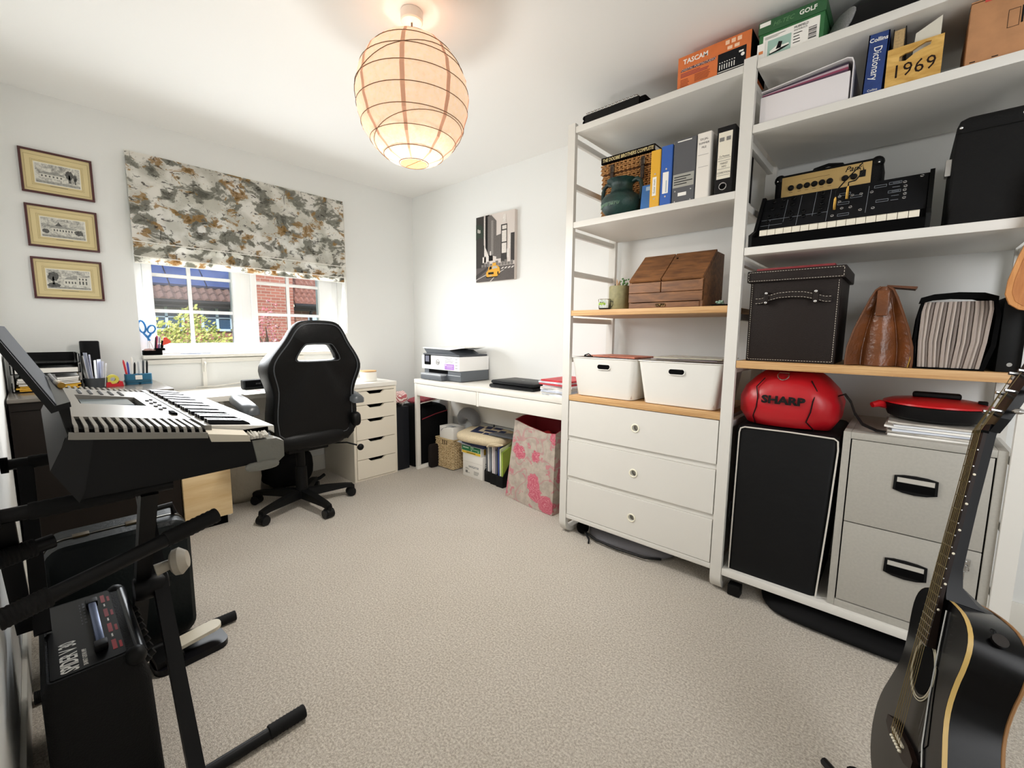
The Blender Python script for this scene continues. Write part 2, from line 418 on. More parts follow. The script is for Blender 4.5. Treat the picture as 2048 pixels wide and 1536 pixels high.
h1 = thing('house', 'brick house with solar panels and a pale blue casement window', 'house', (-14, 2, -2.7))
B().box((-18, -1.5, -2.7), (-14, 4.0, 1.78)).build('wall', BRICK, h1, smooth=0)
B().prism([(-13.6, 1.78), (-16.4, 3.9), (-19, 1.9), (-19, 1.78)], 1, -1.7, 4.1).build('roof', TILE2, h1, smooth=0)
B().tube([(-13.62, -1.7, 1.80), (-13.62, 4.1, 1.80)], .07, 8).box((-13.72, -1.7, 1.68), (-13.60, 4.1, 1.77)).build('gutter', SLATE, h1)
tiles(h1, .9, 4.05, 17, 2, -13.64, 1.88, -.2, .15, TILE2, .185)
b = None
for r in range(2):
    for i in range(5):
        y = .1+i*.80; x, z = -14.02-r*.84, 2.225+r*.63
        B().loft([[(x, y, z), (x, y+.77, z), (x-.80, y+.77, z+.60), (x-.80, y, z+.60)], [(x+.04, y, z+.05), (x+.04, y+.77, z+.05), (x-.76, y+.77, z+.65), (x-.76, y, z+.65)]]).build('solar_panel', SOLAR, h1, smooth=0)
for y0 in (2.0, 3.10):
    b = B()
    for p, q in (((y0, 1.08), (y0+.06, 1.76)), ((y0+.67, 1.08), (y0+.73, 1.76)), ((y0, 1.70), (y0+.73, 1.76)), ((y0, 1.08), (y0+.73, 1.14)), ((y0+.335, 1.08), (y0+.395, 1.76)), ((y0+.06, 1.42), (y0+.67, 1.45))): b.box((-14, p[0], p[1]), (-13.93, q[0], q[1]))
    w = b.build('window_frame', PALEBLUE, h1, smooth=0)
    for yy in (y0+.06, y0+.395):
        for z0, z1 in ((1.14, 1.42), (1.45, 1.70)): B().box((-13.99, yy, z0), (-13.97, yy+.275, z1)).build('pane', DKGL, w, smooth=0)
h2 = thing('house', 'red brick gable house with a pantile roof behind the red shrub', 'house', (-12.4, 4.4, -2.7))
B().box((-13.3, 3.72, -2.7), (-12, 4.72, 3.6)).build('gable_wall', BRICK, h2, smooth=0)
B().box((-13.3, 4.72, -2.7), (-12.4, 9, 1.75)).build('wall', mk_brick('brown_brick', '#75483a', '#8c5b4a', '#97857a', 1), h2, smooth=0)
B().loft([[(-12.2, 4.84, 1.78), (-12.2, 9, 1.78), (-13.4, 9, 2.69), (-13.4, 4.3, 2.69)], [(-12.2, 4.84, 1.84), (-12.2, 9, 1.84), (-13.4, 9, 2.75), (-13.4, 4.3, 2.75)]]).build('roof', TILE2, h2, smooth=0)
tiles(h2, 4.55, 6.0, 10, 7, -12.16, 1.86, -.165, .125, TILE, .15, skip=lambda r, y: y < 4.86-.06*r)
B().tube([(-12.1, 4.8, 1.78), (-12.1, 9, 1.78)], .06, 8).tube([(-12.15, 5.28, 1.75), (-12.3, 5.28, 1.6), (-12.3, 5.28, -2.7)], .04, 8).box((-12.3, 4.8, 1.66), (-12.18, 9, 1.75)).build('gutter', SLATE, h2)
B().box((-12.4, 5.24, .9), (-12.33, 5.7, 1.5)).build('window_frame', PALEBLUE, h2, smooth=0)
struct('ground', B().box((-40, -20, -2.8), (XW-.28, 25, -2.7)), M('lawn', '#6d8a48', .9), smooth=0)
def mk_leaf(name, cs):
    g = NT(name); v = g.co(); a = g.noise(v, 9, 3); c2 = g.noise(v, 31, 2)
    c = g.mix(g.step(a, .38, .62), cs[0], cs[1]); c = g.mix(g.step(c2, .55, .68), c, cs[2]); return g.color(c, .7)
def shrub(label, c, r, n, size, mat, zt=-2.7):
    t = thing('shrub', label, 'shrub', (c[0], c[1], zt))
    b = B(); q = random.Random(int(c[1]*100))
    for i in range(n):
        while True:
            d = V((q.uniform(-1, 1), q.uniform(-1, 1), q.uniform(-1, 1)))
            if .25 < d.length < 1: break
        p = V(c)+V((d.x*r[0], d.y*r[1], d.z*r[2]*(1+.15*sin(7*d.y)))); s = size*q.uniform(.6, 1.3)
        e = V((q.gauss(.3, 1), q.gauss(0, 1), q.gauss(.4, 1))).normalized(); f = e.orthogonal().normalized(); h = e.cross(f)
        b.quad(p+f*s, p+h*s*.55, p-f*s, p-h*s*.55)
    b.build('foliage', mat, t, smooth=0, fix=False)
    b = B().tube([(c[0], c[1], zt), (c[0]+.05, c[1]+.03, c[2]-r[2]*.3), (c[0], c[1]-.05, c[2]+r[2]*.4)], [.05, .035, .01], 6)
    for k in range(6):
        a = k*1.05; b.tube([(c[0], c[1], c[2]-r[2]*.5+k*.1), (c[0]+r[0]*.6*cos(a), c[1]+r[1]*.7*sin(a), c[2]+r[2]*(.1+.1*k))], [.02, .006], 5)
    b.build('trunk', M('bark', '#5a4a3c', .9), t)
YG = mk_leaf('yellow_green_leaf', ('#8fa044', '#c9c770', '#e0cf8e')); RG = mk_leaf('red_leaf', ('#a8505a', '#c98a92', '#e3c9c6')); GG = mk_leaf('fresh_green_leaf', ('#6f9a3a', '#a6c65a', '#cfe08a'))
shrub('yellow green leafy shrub outside below the solar panels', (-7.2, 1.38, .62), (.8, .66, .74), 4800, .030, YG)
shrub('wispy yellow green shrub beside the pale blue casement window', (-7.5, 1.98, .45), (.6, .40, .66), 1900, .029, YG)
shrub('red leaved shrub outside in front of the brick gable', (-7.0, 2.38, .7), (.6, .17, .78), 900, .024, RG)
shrub('small fresh green shrub outside beside the red leaved one', (-6.6, 2.62, .75), (.5, .16, .42), 600, .03, GG)
# ================================================================== shelving unit
YF, YB = 1.918, 2.392
sh = thing('shelving_unit', 'tall cream open shelving unit of two bays with bamboo boards and three drawers', 'shelves', (-.52, 2.15, 0))
def U(rad_, t, top):
    def path(off):
        r = rad_-off; y0, y1, z0 = YF+off, YB-off, off
        p = [(y0, top)]+[(YF+rad_-r*cos(rad(a)), rad_-r*sin(rad(a))) for a in range(0, 91, 15)]
        p += [(YB-rad_+r*sin(rad(a)), rad_-r*cos(rad(a))) for a in range(0, 91, 15)]+[(y1, top)]
        return p
    return path(0), path(t)
def side_frame(x0, x1, rungs):
    o, i = U(.07, .024, 2.163); b = B()
    vs = [[b.v((x, y, z)) for (y, z) in P] for x in (x0, x1) for P in (o, i)]
    n = len(o)
    for k in range(n-1):
        for A, C in ((vs[0], vs[2]), (vs[3], vs[1]), (vs[1], vs[0]), (vs[2], vs[3])): b.f([A[k], A[k+1], C[k+1], C[k]])
    for e in (0, n-1): b.f([vs[0][e], vs[1][e], vs[3][e], vs[2][e]])
    fr = b.build('side_frame', CREAM, sh)
    for z in rungs: B().box((x0+.008, YF+.02, z-.014), (x0+.030, YB-.02, z+.014), .003).build('rung', CREAM, fr)
side_frame(-1.358, -1.315, (2.09, 1.87, 1.632, 1.43, 1.185, .975, .735, .52, .3, .085))
side_frame(-.546, -.501, (2.09, 1.872, 1.632, 1.416, 1.19, .97, .735, .075))
side_frame(.267, .310, (2.09, 1.872, 1.632, 1.416, 1.19, .97, .735, .52, .3, .075))
def shelf(x0, x1, z, mat, nm='shelf', th=.03, dy=0): return B().box((x0, YF+.002+dy, z-th), (x1, YB, z), .002).build(nm, mat, sh)
LX0, LX1, RX0, RX1 = -1.314, -.547, -.500, .266
for z in (2.145, 1.683): shelf(LX0, LX1, z, CREAM)
for z in (1.235, .786): shelf(LX0, LX1, z, BAMBOO, 'bamboo_shelf', .028)
for z in (2.145, 1.914, 1.458, .114): shelf(RX0, RX1, z, CREAM)
shelf(RX0, RX1, 1.012, BAMBOO, 'bamboo_shelf', .030)
shelf(LX0, LX1, .119, CREAM, 'base_board', .024)
b = B().box((LX0, YF+.03, .119), (LX0+.012, YB, .757)).box((LX1-.012, YF+.03, .119), (LX1, YB, .757)).box((LX0, YB-.012, .119), (LX1, YB, .757))
for z in (.552, .329): b.box((LX0, YF+.012, z-.0125), (LX1, YF+.05, z+.0125))
b.build('drawer_case', CREAM, sh)
for z0, z1, hz in ((.566, .755, .664), (.343, .538, .440), (.122, .315, .213)):
    b = B().holed([(LX0+.004, z0), (LX1-.004, z0), (LX1-.004, z1), (LX0+.004, z1)], circ(-.925, hz, .0155, 20), -.925, hz, lambda u, w: (u, YF+.002, w), (0, .018, 0), 20)
    d = b.build('drawer_front', CREAM, sh)
    B(Matrix.Translation((-.925, YF+.001, hz)) @ Matrix.Rotation(pi/2, 4, 'X')).lathe([(.0155, -.012), (.0155, .002), (.018, .0035), (.0215, .002), (.022, -.0005)], 24).build('grommet', M('pale_grommet', '#f0ecd8', .4), d)
    B().box((LX0+.015, YF+.03, z0+.01), (LX1-.015, YB-.03, z1-.02)).build('drawer_box', CREAM, d, smooth=0)

# ------------------------------------------------------------------ helpers for boxes and books on shelves
def rounded(name, lab, cat, mat, a, b_, bev=.004, group=None): return B().box(a, b_, bev).build(name, mat, None, lab, cat, group)
def binder(name, lab, x0, x1, y0, z0, h, d, mat, group='ring binders on the second shelf', hole=None, inner=True):
    t = thing(name, lab, 'binder', ((x0+x1)/2, y0+d/2, z0), group); z0 += .0006
    w = x1-x0; th = .003
    o = [(x0, y0+d), (x0, y0+.003), (x0+.003, y0), (x1-.003, y0), (x1, y0+.003), (x1, y0+d), (x1-th, y0+d), (x1-th, y0+th), (x0+th, y0+th), (x0+th, y0+d)]
    B().prism([(p[0], p[1]) for p in o], 2, z0, z0+h).build('cover', mat, t, smooth=0)
    B().box((x0+th+.001, y0+.02, z0+.004), (x1-th-.001, y0+d-.01, z0+h-.012)).build('pages', PAPER, t, smooth=0)
    return t
def lines(T, x0, x1, ys, h, mat, parent, name='print_line', seed=1):
    q = random.Random(seed)
    return flat([(x0, y, x0+(x1-x0)*q.uniform(.6, 1), y+h) for y in ys], T, mat, parent, name)

# ------------------------------------------------------------------ left bay, top board
bx = thing('binder', 'black ring binder lying flat on top at the near end beside the bare shelf end', 'binder', (-1.12, 2.06, 2.145))
B().box((-1.272, 1.935, 2.1455), (-.985, 2.20, 2.19), .004).build('cover', BLACK, bx)
b = B()
for z in (2.158, 2.179): b.tube([(-1.275, 1.937, z), (-1.275, 2.198, z)], .0105, 8)
b.build('spine_roll', MATTE, bx)
B().box((-.985, 1.94, 2.147), (-.955, 2.19, 2.188), .008).build('flap', MATTE, bx)
nb = thing('spiral_notebook', 'spiral bound notebook with grey cover lying on the black ring binder', 'notebook', (-1.12, 2.05, 2.191))
B().box((-1.268, 1.945, 2.191), (-1.0, 2.17, 2.199)).build('pages', PAPER, nb, smooth=0)
B().box((-1.27, 1.943, 2.199), (-.998, 2.172, 2.2015)).build('cover', M('taupe_card', '#8f8780', .7), nb, smooth=0)
for i in range(14):
    x = -1.258+i*.0188
    B().tube([(x+.0, 1.946+.0075*cos(a), 2.1965+.0065*sin(a)) for a in [k*2*pi/8 for k in range(8)]], .0016, 5, closed=True).build('coil', CHROME, nb)

tb = thing('cardboard_box', 'orange recorder carton with white maker lettering on top of the shelves', 'box', (-.67, 2.05, 2.145))
OR = M('orange_card', '#d8743a', .6, n=(30, .08)); 
B().box((-.812, 1.937, 2.1456), (-.530, 2.16, 2.276), .003).build('carton', OR, tb)
B().box((-.5305, 1.939, 2.147), (-.5285, 2.158, 2.274)).build('end_panel', MATTE, tb, smooth=0)
T = FT((-.812, 1.937, 2.145), *FY)
text('TASCAM', .026, T @ Matrix.Translation((.022, .106, .0004)), WHITEINK, tb, ax='LEFT', bold=.0006)
flat([[(.013, .070), (.018, .080), (.155, .080), (.15, .070)]], T, DKGL if False else M('navy_ink', '#3b3350', .6), tb, 'title_band')
text('DIGITAL PORTASTUDIO', .0125, T @ Matrix.Translation((.017, .0745, .0012)), M('pink_ink', '#f0c8b0', .6), tb, ax='LEFT', shear=.2)
BRN = M('brown_ink', '#94421f', .7)
lines(T, .014, .135, [.060, .054, .048], .0028, M('plum_ink', '#8a3440', .7), tb)
lines(T, .014, .062, [.012+.006*k for k in range(5)], .0024, BRN, tb, seed=4); lines(T, .072, .135, [.016+.005*k for k in range(6)], .0022, BRN, tb, seed=5)
TQ = T @ Matrix.Translation((.014, 0, 0))
flat([(.148, .008, .252, .082)], TQ, M('recorder_black', '#171a20', .4), tb, 'product_picture')
flat([circ(.240, .052, .0065), (.226, .062, .242, .068)]+[(.155+.009*k, .022, .158+.009*k, .040) for k in range(7)]+[(.15, .012, .245, .0145)]+[(.155+.009*k, .046, .159+.009*k, .049) for k in range(7)], TQ, WHITEINK, tb, 'product_picture_mark', z=.0012)
flat([(.188, .108, .203, .123), (.21, .108, .225, .123), (.232, .108, .247, .123), (.196, .088, .214, .100), (.222, .088, .240, .100)], T, M('peach_ink', '#f3c9a8', .6), tb, 'handling_mark')

# ------------------------------------------------------------------ left bay, second board: hamper, songbook, vase, binders
def mk_wicker(name, c1, c2, sc):
    g = NT(name); v = g.co((1, 1, 2.2)); a = g.noise(v, sc, 2, .5); return g.color(g.mix(g.step(a, .35, .65), c1, c2), .6)
WICK = mk_wicker('willow', '#9c6a36', '#cf9d62', 60); WICK2 = mk_wicker('pale_willow', '#b09467', '#e2cda4', 60)
def weave(parent, x0, x1, y0, y1, z0, z1, mat, rows, n, sides='fr', r=.0042, amp=.005, name='weave'):
    """horizontal canes that wave in and out round upright stakes; one mesh per side"""
    P = {'f': lambda u, d: (x0+(x1-x0)*u, y0-d), 'r': lambda u, d: (x1+d, y0+(y1-y0)*u), 'l': lambda u, d: (x0-d, y0+(y1-y0)*u)}
    for s in sides:
        b = B(); L = (x1-x0) if s == 'f' else (y1-y0); k = max(3, int(n*L/(x1-x0)))
        for i in range(rows):
            z = z0+(i+.5)*(z1-z0)/rows
            b.tube([(*P[s](j/(2*k), amp*sin(pi*j+pi*(i % 2)+pi/2)), z) for j in range(2*k+1)], r, 4)
        for j in range(k): b.tube([(*P[s]((j+.5)/k, 0), z0), (*P[s]((j+.5)/k, 0), z1)], r*.9, 4)
        o = b.build(name, mat, parent); o['kind'] = 'stuff'
hm = thing('picnic_hamper', 'brown wicker hamper with leather straps behind the green vase', 'basket', (-1.12, 2.2, 1.683))
B().box((-1.262, 2.112, 1.684), (-.968, 2.34, 1.985), .006).build('lining', M('hamper_dark', '#5b3a1d', .9), hm)
weave(hm, -1.262, -.968, 2.108, 2.34, 1.689, 1.94, WICK, 24, 13, 'fl')
weave(hm, -1.266, -.964, 2.102, 2.34, 1.946, 1.995, WICK, 5, 13, 'fl', name='lid_weave')
LEA = M('dark_leather', '#33261f', .5)
for x in (-1.198, -1.03):
    st = B().box((x-.009, 2.088, 1.88), (x+.009, 2.096, 1.985), .002).build('strap', LEA, hm)
    B().tube([(x-.011, 2.085, 1.945), (x+.011, 2.085, 1.945), (x+.011, 2.085, 1.972), (x-.011, 2.085, 1.972)], .0017, 5, closed=True).build('buckle', M('pewter', '#9a9384', .4, 1), st)
sb = thing('songbook', 'thick songbook with yellow spine lettering lying on the wicker hamper', 'book', (-1.12, 2.2, 2.0))
B().box((-1.266, 2.095, 1.9995), (-.972, 2.32, 2.0035)).box((-1.266, 2.095, 2.026), (-.972, 2.32, 2.030)).box((-1.266, 2.095, 1.9995), (-.972, 2.099, 2.030)).build('cover', M('songbook_brown', '#2b2018', .6), sb)
B().box((-1.262, 2.100, 2.0036), (-.976, 2.316, 2.0259)).build('pages', PAPER, sb, smooth=0)
text('THE DOOBIE BROTHERS COMPLETE', .0235, FT((-1.119, 2.0949, 2.0145), *FY), M('cream_ink', '#e9d79c', .6), sb, bold=.0003, shear=.15, xs=.735)
vs_ = thing('vase', 'green two-handled pottery vase on the second shelf', 'vase', (-1.088, 2.0, 1.683))
VERD = M('verdigris', '#16403a', .45, n=(14, .6), b=(60, .25), col2='#0c1d1f')
B().lathe([(0, 0), (.060, 0), (.068, .006), (.092, .035), (.099, .062), (.096, .082), (.082, .100), (.060, .112), (.052, .125), (.050, .145), (.056, .160), (.070, .170), (.074, .174), (.068, .176), (.046, .158), (.044, .120), (.0, .110)], 32, (-1.088, 2.0, 1.684)).build('body', VERD, vs_)
for s in (-1, 1):
    B().tube([(-1.088+s*x, 2.0, 1.683+z) for x, z in ((.055, .165), (.078, .170), (.098, .155), (.104, .125), (.103, .095), (.094, .072))], [.010, .0105, .010, .0095, .0095, .011], 8).build('handle', VERD, vs_)
b = B()
q = random.Random(3)
for k in range(16):
    a0 = -pi*.9+k*.1; b.tube([(-1.088+.0965*cos(a0+j*.03), 2.0+.0965*sin(a0+j*.03), 1.683+.055+.014*sin(k*1.7+j*1.3)) for j in range(6)], .0012, 4)
b.build('scratched_band', M('vase_scratch', '#7fa08a', .6), vs_)
bk = thing('booklet', 'small blue paperback leaning behind the green vase', 'book', (-.955, 1.985, 1.683))
TT = Matrix.Translation((-.972, 1.966, 1.683)) @ Matrix.Rotation(rad(-7), 4, 'X')
B(TT).box((-.0, 0, 0), (.052, .002, .122)).box((0, .012, 0), (.052, .014, .122)).build('cover', M('sky_blue_card', '#3b76bd', .5), bk, smooth=0)
B(TT).box((.001, .0021, .001), (.051, .0119, .121)).build('pages', PAPER, bk, smooth=0)
flat([(.02, .095, .05, .113)], TT @ FT((0, 0, 0), *FY), M('pale_blue_ink', '#a9c6e6', .5), bk, 'title_block')
def lab(t, x0, x1, z0, z1, y, mat=PAPER): return flat([(x0, z0, x1, z1)], FT((0, y, 0), *FY), mat, t, 'spine_label')
YEL = M('yellow_card', '#e2ab2c', .5); BLU = M('royal_blue_card', '#2a5cb0', .5); GRB = M('grey_card', '#55565a', .6); BKB = M('charcoal_card', '#1d1c1e', .6)
PEN = M('pen_ink', '#2a2a30', .7); YB0 = 1.936
t = binder('ring_binder', 'yellow ring binder with a handwritten spine label', -.914, -.869, YB0, 1.683, .246, .22, YEL)
lab(t, -.902, -.884, 1.735, 1.815, YB0); text('Guitar music', .012, FT((-.893, YB0-.0007, 1.775), (0, 0, 1), (-1, 0, 0)), PEN, t)
flat([circ(-.8915, z, .004, 10) for z in (1.722, 1.828)], FT((0, YB0, 0), *FY), CHROME, t, 'rivet')
t = binder('ring_binder', 'blue ring binder with a white spine label', -.866, -.816, YB0, 1.683, .252, .22, BLU)
lab(t, -.855, -.829, 1.735, 1.825, YB0); flat([circ(-.841, z, .004, 10) for z in (1.722, 1.838)], FT((0, YB0, 0), *FY), CHROME, t, 'rivet')
lines(FT((-.838, YB0-.0006, 1.74), (0, 0, 1), (-1, 0, 0)), 0, .075, [-.002], .004, M('faint_ink', '#9fb4c9', .7), t, 'handwriting')
t = binder('box_file', 'wide grey box file with a taped paper label', -.811, -.716, YB0, 1.683, .260, .25, GRB)
lab(t, -.808, -.719, 1.748, 1.803, YB0, M('grey_paper', '#a5a49c', .7)); lines(FT((-.803, YB0-.0006, 1.755), *FY), 0, .08, [.004, .014, .024, .034], .0035, PEN, t, 'handwriting', 8)
lab(t, -.784, -.748, 1.711, 1.725, YB0); flat([circ(x, z, .003, 10) for x in (-.797, -.73) for z in (1.69, 1.733)], FT((0, YB0, 0), *FY), CHROME, t, 'rivet')
flat([(-.795, 1.934, -.735, 1.938)], FT((0, YB0, 0), *FY), PAPER, t, 'edge_label')
t = binder('lever_arch_file', 'white lever arch file with a handwritten spine', -.712, -.656, YB0, 1.683, .262, .27, M('white_card', '#e9e4dc', .6))
T = FT((-.684, YB0-.0002, 1.92), *FY)
for k, w in enumerate(('EX JAL', 'SUMMER', 'FILE')): text(w, .011, T @ Matrix.Translation((0, -.016*k, 0)), PEN, t, 'handwriting')
flat([(-.022, -.062, .02, -.061), (-.018, -.11, .021, -.109)], T, GREYINK, t, 'ruled_line')
t = binder('lever_arch_file', 'black lever arch file with a thumb hole and pasted paper spine label', -.634, -.566, YB0, 1.683, .262, .29, BKB)
lab(t, -.627, -.575, 1.745, 1.925, YB0, M('label_cream', '#e6e0cf', .7)); T = FT((-.601, YB0-.0007, 1.82), *FY)
for w, z in (('Co Pensions', .012), ('MARKET', -.016), ('INFO', -.028), ('COMPETITION', -.052)): text(w, .0105, T @ Matrix.Translation((0, z, 0)), PEN, t, 'handwriting', xs=.72)
flat([(-.024, y, .024, y+.0012) for y in (.004, -.006, -.037, -.062)]+[(-.022, .07, -.004, .085), (.004, .07, .02, .085)], T, GREYINK, t, 'ruled_line')
B(FT((-.601, YB0-.001, 1.715), *FY)).tube([(.0135*cos(a), .0135*sin(a), 0) for a in [k*pi/10 for k in range(20)]], .0022, 6, closed=True).build('thumb_ring', CHROME, t)
flat([circ(-.601, 1.715, .0115)], FT((0, YB0, 0), *FY), MATTE, t, 'thumb_hole')
lab(t, -.5663, -.5660, 1.83, 1.9, 2.2)

# ------------------------------------------------------------------ left bay, third board
sd = thing('stationery_box', 'brown wooden stationery box with a sloping two-door lid', 'box', (-.825, 2.06, 1.235))
SX0, SX1 = -.992, -.652; SY = 1.938
prof = lambda e: [(SY, 1.263), (SY, 1.352), (2.096-e, 1.482), (2.19, 1.482), (2.19, 1.263)]
B().prism(prof(0), 0, SX0+.012, SX1-.012).build('carcass', OAK, sd, smooth=0)
for x in (SX0, SX1-.012): B().prism([(SY-.004, 1.236), (SY-.004, 1.354), (2.098, 1.486), (2.192, 1.486), (2.192, 1.236)], 0, x, x+.012).build('side_panel', OAK, sd, smooth=0)
n_ = V((0, -(1.482-1.352), 2.096-SY)).normalized(); dr = V((0, 2.096-SY, 1.482-1.352)).normalized()
xm = (SX0+SX1)/2-.014
for x0, x1 in ((SX0+.0, xm-.002), (xm+.002, SX1)):
    T = FT((x0, SY-.004, 1.352), (1, 0, 0), dr)
    d = B(T).box((0, .0, .002), (x1-x0, .209, .014), .002).build('door', OAK, sd, smooth=0)
    B().box((x0, SY-.010, 1.305), (x1, SY+.004, 1.351), .002).build('door_skirt', OAK, d, smooth=0)
flat([circ(.020, .165, .0055, 12)], FT((xm, SY-.004, 1.352), (1, 0, 0), dr), MATTE, sd, 'keyhole', z=.0146)
B().box((SX0, SY-.010, 1.262), (SX1, SY+.004, 1.303), .002).build('front_rail', OAK, sd, smooth=0)
d = B().box((SX0+.006, SY-.008, 1.2355), (SX1-.012, SY+.03, 1.259), .002).build('drawer', OAK, sd, smooth=0)
b = B()
for s in (-1, 1):
    for k in (0, 1): b.tube([(-.835+s*(.006+.010*k+.006*cos(a)), SY-.011, 1.2475+.006*sin(a)) for a in [j*pi/4 for j in range(8)]], .0018, 5, closed=True)
b.ball((-.835, SY-.012, 1.2475), (.007, .004, .007), 8, 6).build('drawer_pull', M('antique_brass', '#6a553a', .4, 1), d)
jg = thing('stoneware_jar', 'olive stoneware jar holding pencils beside the wooden stationery box', 'jar', (-1.078, 2.0, 1.235))
STONE = M('stoneware', '#8c8660', .6, n=(60, .2))
B().lathe([(0, 0), (.050, 0), (.053, .004), (.053, .112), (.051, .116), (.046, .116), (.046, .02), (0, .018)], 28, (-1.078, 2.0, 1.2355)).build('body', STONE, jg)
for k, (dx, dy, h, c) in enumerate(((-.026, 0, .118, '#3d3a35'), (-.014, .012, .124, '#5d432f'), (.002, -.010, .132, '#a9784f'), (-.008, -.016, .138, '#c39a73'), (.010, .012, .112, '#8d4a30'))):
    o = B().tube([(-1.078+dx*.6, 2.0+dy*.6, 1.254), (-1.078+dx, 2.0+dy, 1.235+h), (-1.078+dx*1.1, 2.0+dy*1.1, 1.235+h+.012)], [.0042, .0042, .001], 6).build('pencil', M('pencil%s' % c[1:], c, .5), None, ['dark grey pencil standing in the stoneware jar', 'dark brown pencil in the stoneware jar', 'tan wooden pencil in the stoneware jar', 'tallest pale pencil in the stoneware jar', 'rust coloured pencil in the stoneware jar'][k], 'pencil', 'pencils in the stoneware jar')
su = thing('succulent', 'little green succulent sticking out of the stoneware jar', 'plant', (-1.052, 1.99, 1.345))
b = B(); q = random.Random(5)
for k in range(26):
    p = V((-1.050+q.gauss(0, .010), 1.985+q.gauss(0, .008), 1.365+q.gauss(0, .010))); b.ball(p, (.005, .005, .004), 6, 4)
b.build('leaf_rosette', M('succulent_green', '#5c8a4e', .5, n=(80, .3)), su)
B().tube([(-1.054, 1.992, 1.255), (-1.051, 1.987, 1.36)], .002, 5).build('stem', M('stem_green', '#56683a', .7), su)
GL2 = M('clear_glass', '#f4f8f6', .03, trans=1)
gm = thing('glass_mug', 'small clear glass mug with a green print in front of the jar', 'mug', (-1.132, 1.95, 1.235))
B().lathe([(0, 0), (.026, 0), (.030, .006), (.033, .050), (.0315, .052), (.0295, .048), (.027, .008), (0, .006)], 24, (-1.132, 1.95, 1.235)).build('cup', GL2, gm)
B().tube([(-1.132+x, 1.95, 1.235+z) for x, z in ((.031, .040), (.045, .040), (.047, .025), (.040, .014), (.030, .012))], .003, 6).build('handle', GL2, gm)
b = B()
for k in range(5): b.ball((-1.132+.031*sin(-.5+.25*k), 1.95-.031*cos(-.5+.25*k), 1.262+.004*(k % 2)), (.006, .0012, .007), 6, 4)
b.build('printed_leaf', M('print_green', '#9bb84c', .6), gm)
dsh = thing('trinket_dish', 'tiny black dish with a green stone right of the stationery box', 'dish', (-.592, 1.965, 1.235))
B().lathe([(0, 0), (.030, 0), (.036, .007), (.034, .008), (.028, .003), (0, .003)], 20, (-.592, 1.965, 1.235)).build('dish', BLACK, dsh)
b = B()
for k in range(7): b.ball((-.590+.012*cos(k*2.4), 1.963+.010*sin(k*2.4), 1.245+.002*k), (.007, .006, .005), 6, 4)
b.build('stone_cluster', M('pale_green_stone', '#9db8a4', .3), dsh)

# ------------------------------------------------------------------ left bay, bins
def bin_(x0, x1, lab_, hx):
    t = thing('storage_bin', lab_, 'bin', ((x0+x1)/2, 2.1, .786), 'white plastic bins on the bamboo board')
    y0, y1, z0, z1 = 1.926, 2.30, .7865, .990; tp = .022
    def ring(z, inset): 
        k = (z1-z)/(z1-z0)*tp+inset; return [(x, y, z) for x, y in rrect(x0+k, y0+k, x1-k, y1-k, .026, 4)]
    b = B().loft([ring(z0+.004, .008), ring(z0, .012)][::-1]+[ring(z0+.004, .004), ring(z1-.004, 0), ring(z1, -.004), ring(z1+.003, -.003), ring(z1+.002, .004), ring(z1-.01, .004), ring(z0+.006, .008)], cap=False)
    b.f([b.v(p) for p in ring(z0, .012)]); b.f([b.v(p) for p in ring(z0+.006, .008)])
    body = b.build('bin_body', M('white_plastic', '#e9e8e3', .3), t)
    yy = y0+tp*(.045/.204)-.0015
    T = FT((hx, yy, z1-.042), (1, 0, 0), (0, tp, z1-z0)); sl = [(u, w) for u, w in rrect(-.037, -.0135, .037, .0135, .0134, 6)]
    b = B(T); b.f([b.v((u, w, .0006)) for u, w in sl]); b.build('hand_slot', MATTE, t, smooth=0)
    b = B(T); b.tube([(u, w, .0006) for u, w in sl], .0022, 5, closed=True).build('slot_rim', M('white_plastic', '#e9e8e3', .3), t)
    B().box((x0+.03, y0+.03, z0+.01), (x1-.03, y1-.03, .978)).build('contents', M('paper_stack', '#b9aaa2', .8), t, smooth=0)
    return t
bin_(-1.312, -.940, 'white plastic bin under the papers with a black clip', -1.115)
bin_(-.931, -.556, 'white plastic bin under the clear plastic folders', -.745)
def sheet(name, lab_, cat, x, y, z, w, d, ang, mat, th=.0022, group=None):
    T = Matrix.Translation((x, y, z)) @ Matrix.Rotation(rad(ang), 4, 'Z')
    return B(T).box((-w/2, -d/2, 0), (w/2, d/2, th)).bend(lambda v: v).build(name, mat, None, lab_, cat, group, smooth=0)
sheet('magazine', 'salmon pink magazine lying across the bin with the clip', 'magazine', -1.115, 2.12, .9935, .21, .30, 82, M('salmon_print', '#c97b62', .5, n=(30, .5)), .006)
sheet('magazine', 'dark printed magazine under the salmon pink one', 'magazine', -1.075, 2.07, .9875+.0055-.004, .20, .27, 70, M('dark_print', '#4a3a3a', .5, n=(25, .6)), .004)
B().box((-1.262, 1.975, .9935), (-1.215, 1.99, .999)).tube([(-1.262, 1.98, 1.0), (-1.245, 1.995, 1.008), (-1.225, 1.985, 1.0)], .003, 6).build('bulldog_clip', BLACK, None, 'black bulldog clip on the rim of the bin', 'clip')
PLS = M('plastic_sleeve', '#c9c4bb', .2, n=(14, .25))
for k in range(4):
    sheet('document_sleeve', ['lowest clear plastic sleeve on the second bin', 'plastic sleeve second from the bottom on the second bin', 'plastic sleeve third from the bottom on the second bin', 'topmost pale plastic sleeve on the second bin'][k], 'folder', -.745+.008*k, 2.11-.006*k, .9935+.0042*k, .31, .225, [2, -4, 5, -2][k], [PLS, M('sleeve_mauve', '#8d7f86', .25, n=(18, .4)), PLS, M('sleeve_pale', '#bcb7a4', .2, n=(12, .3))][k], .0036, 'document sleeves on the second bin')
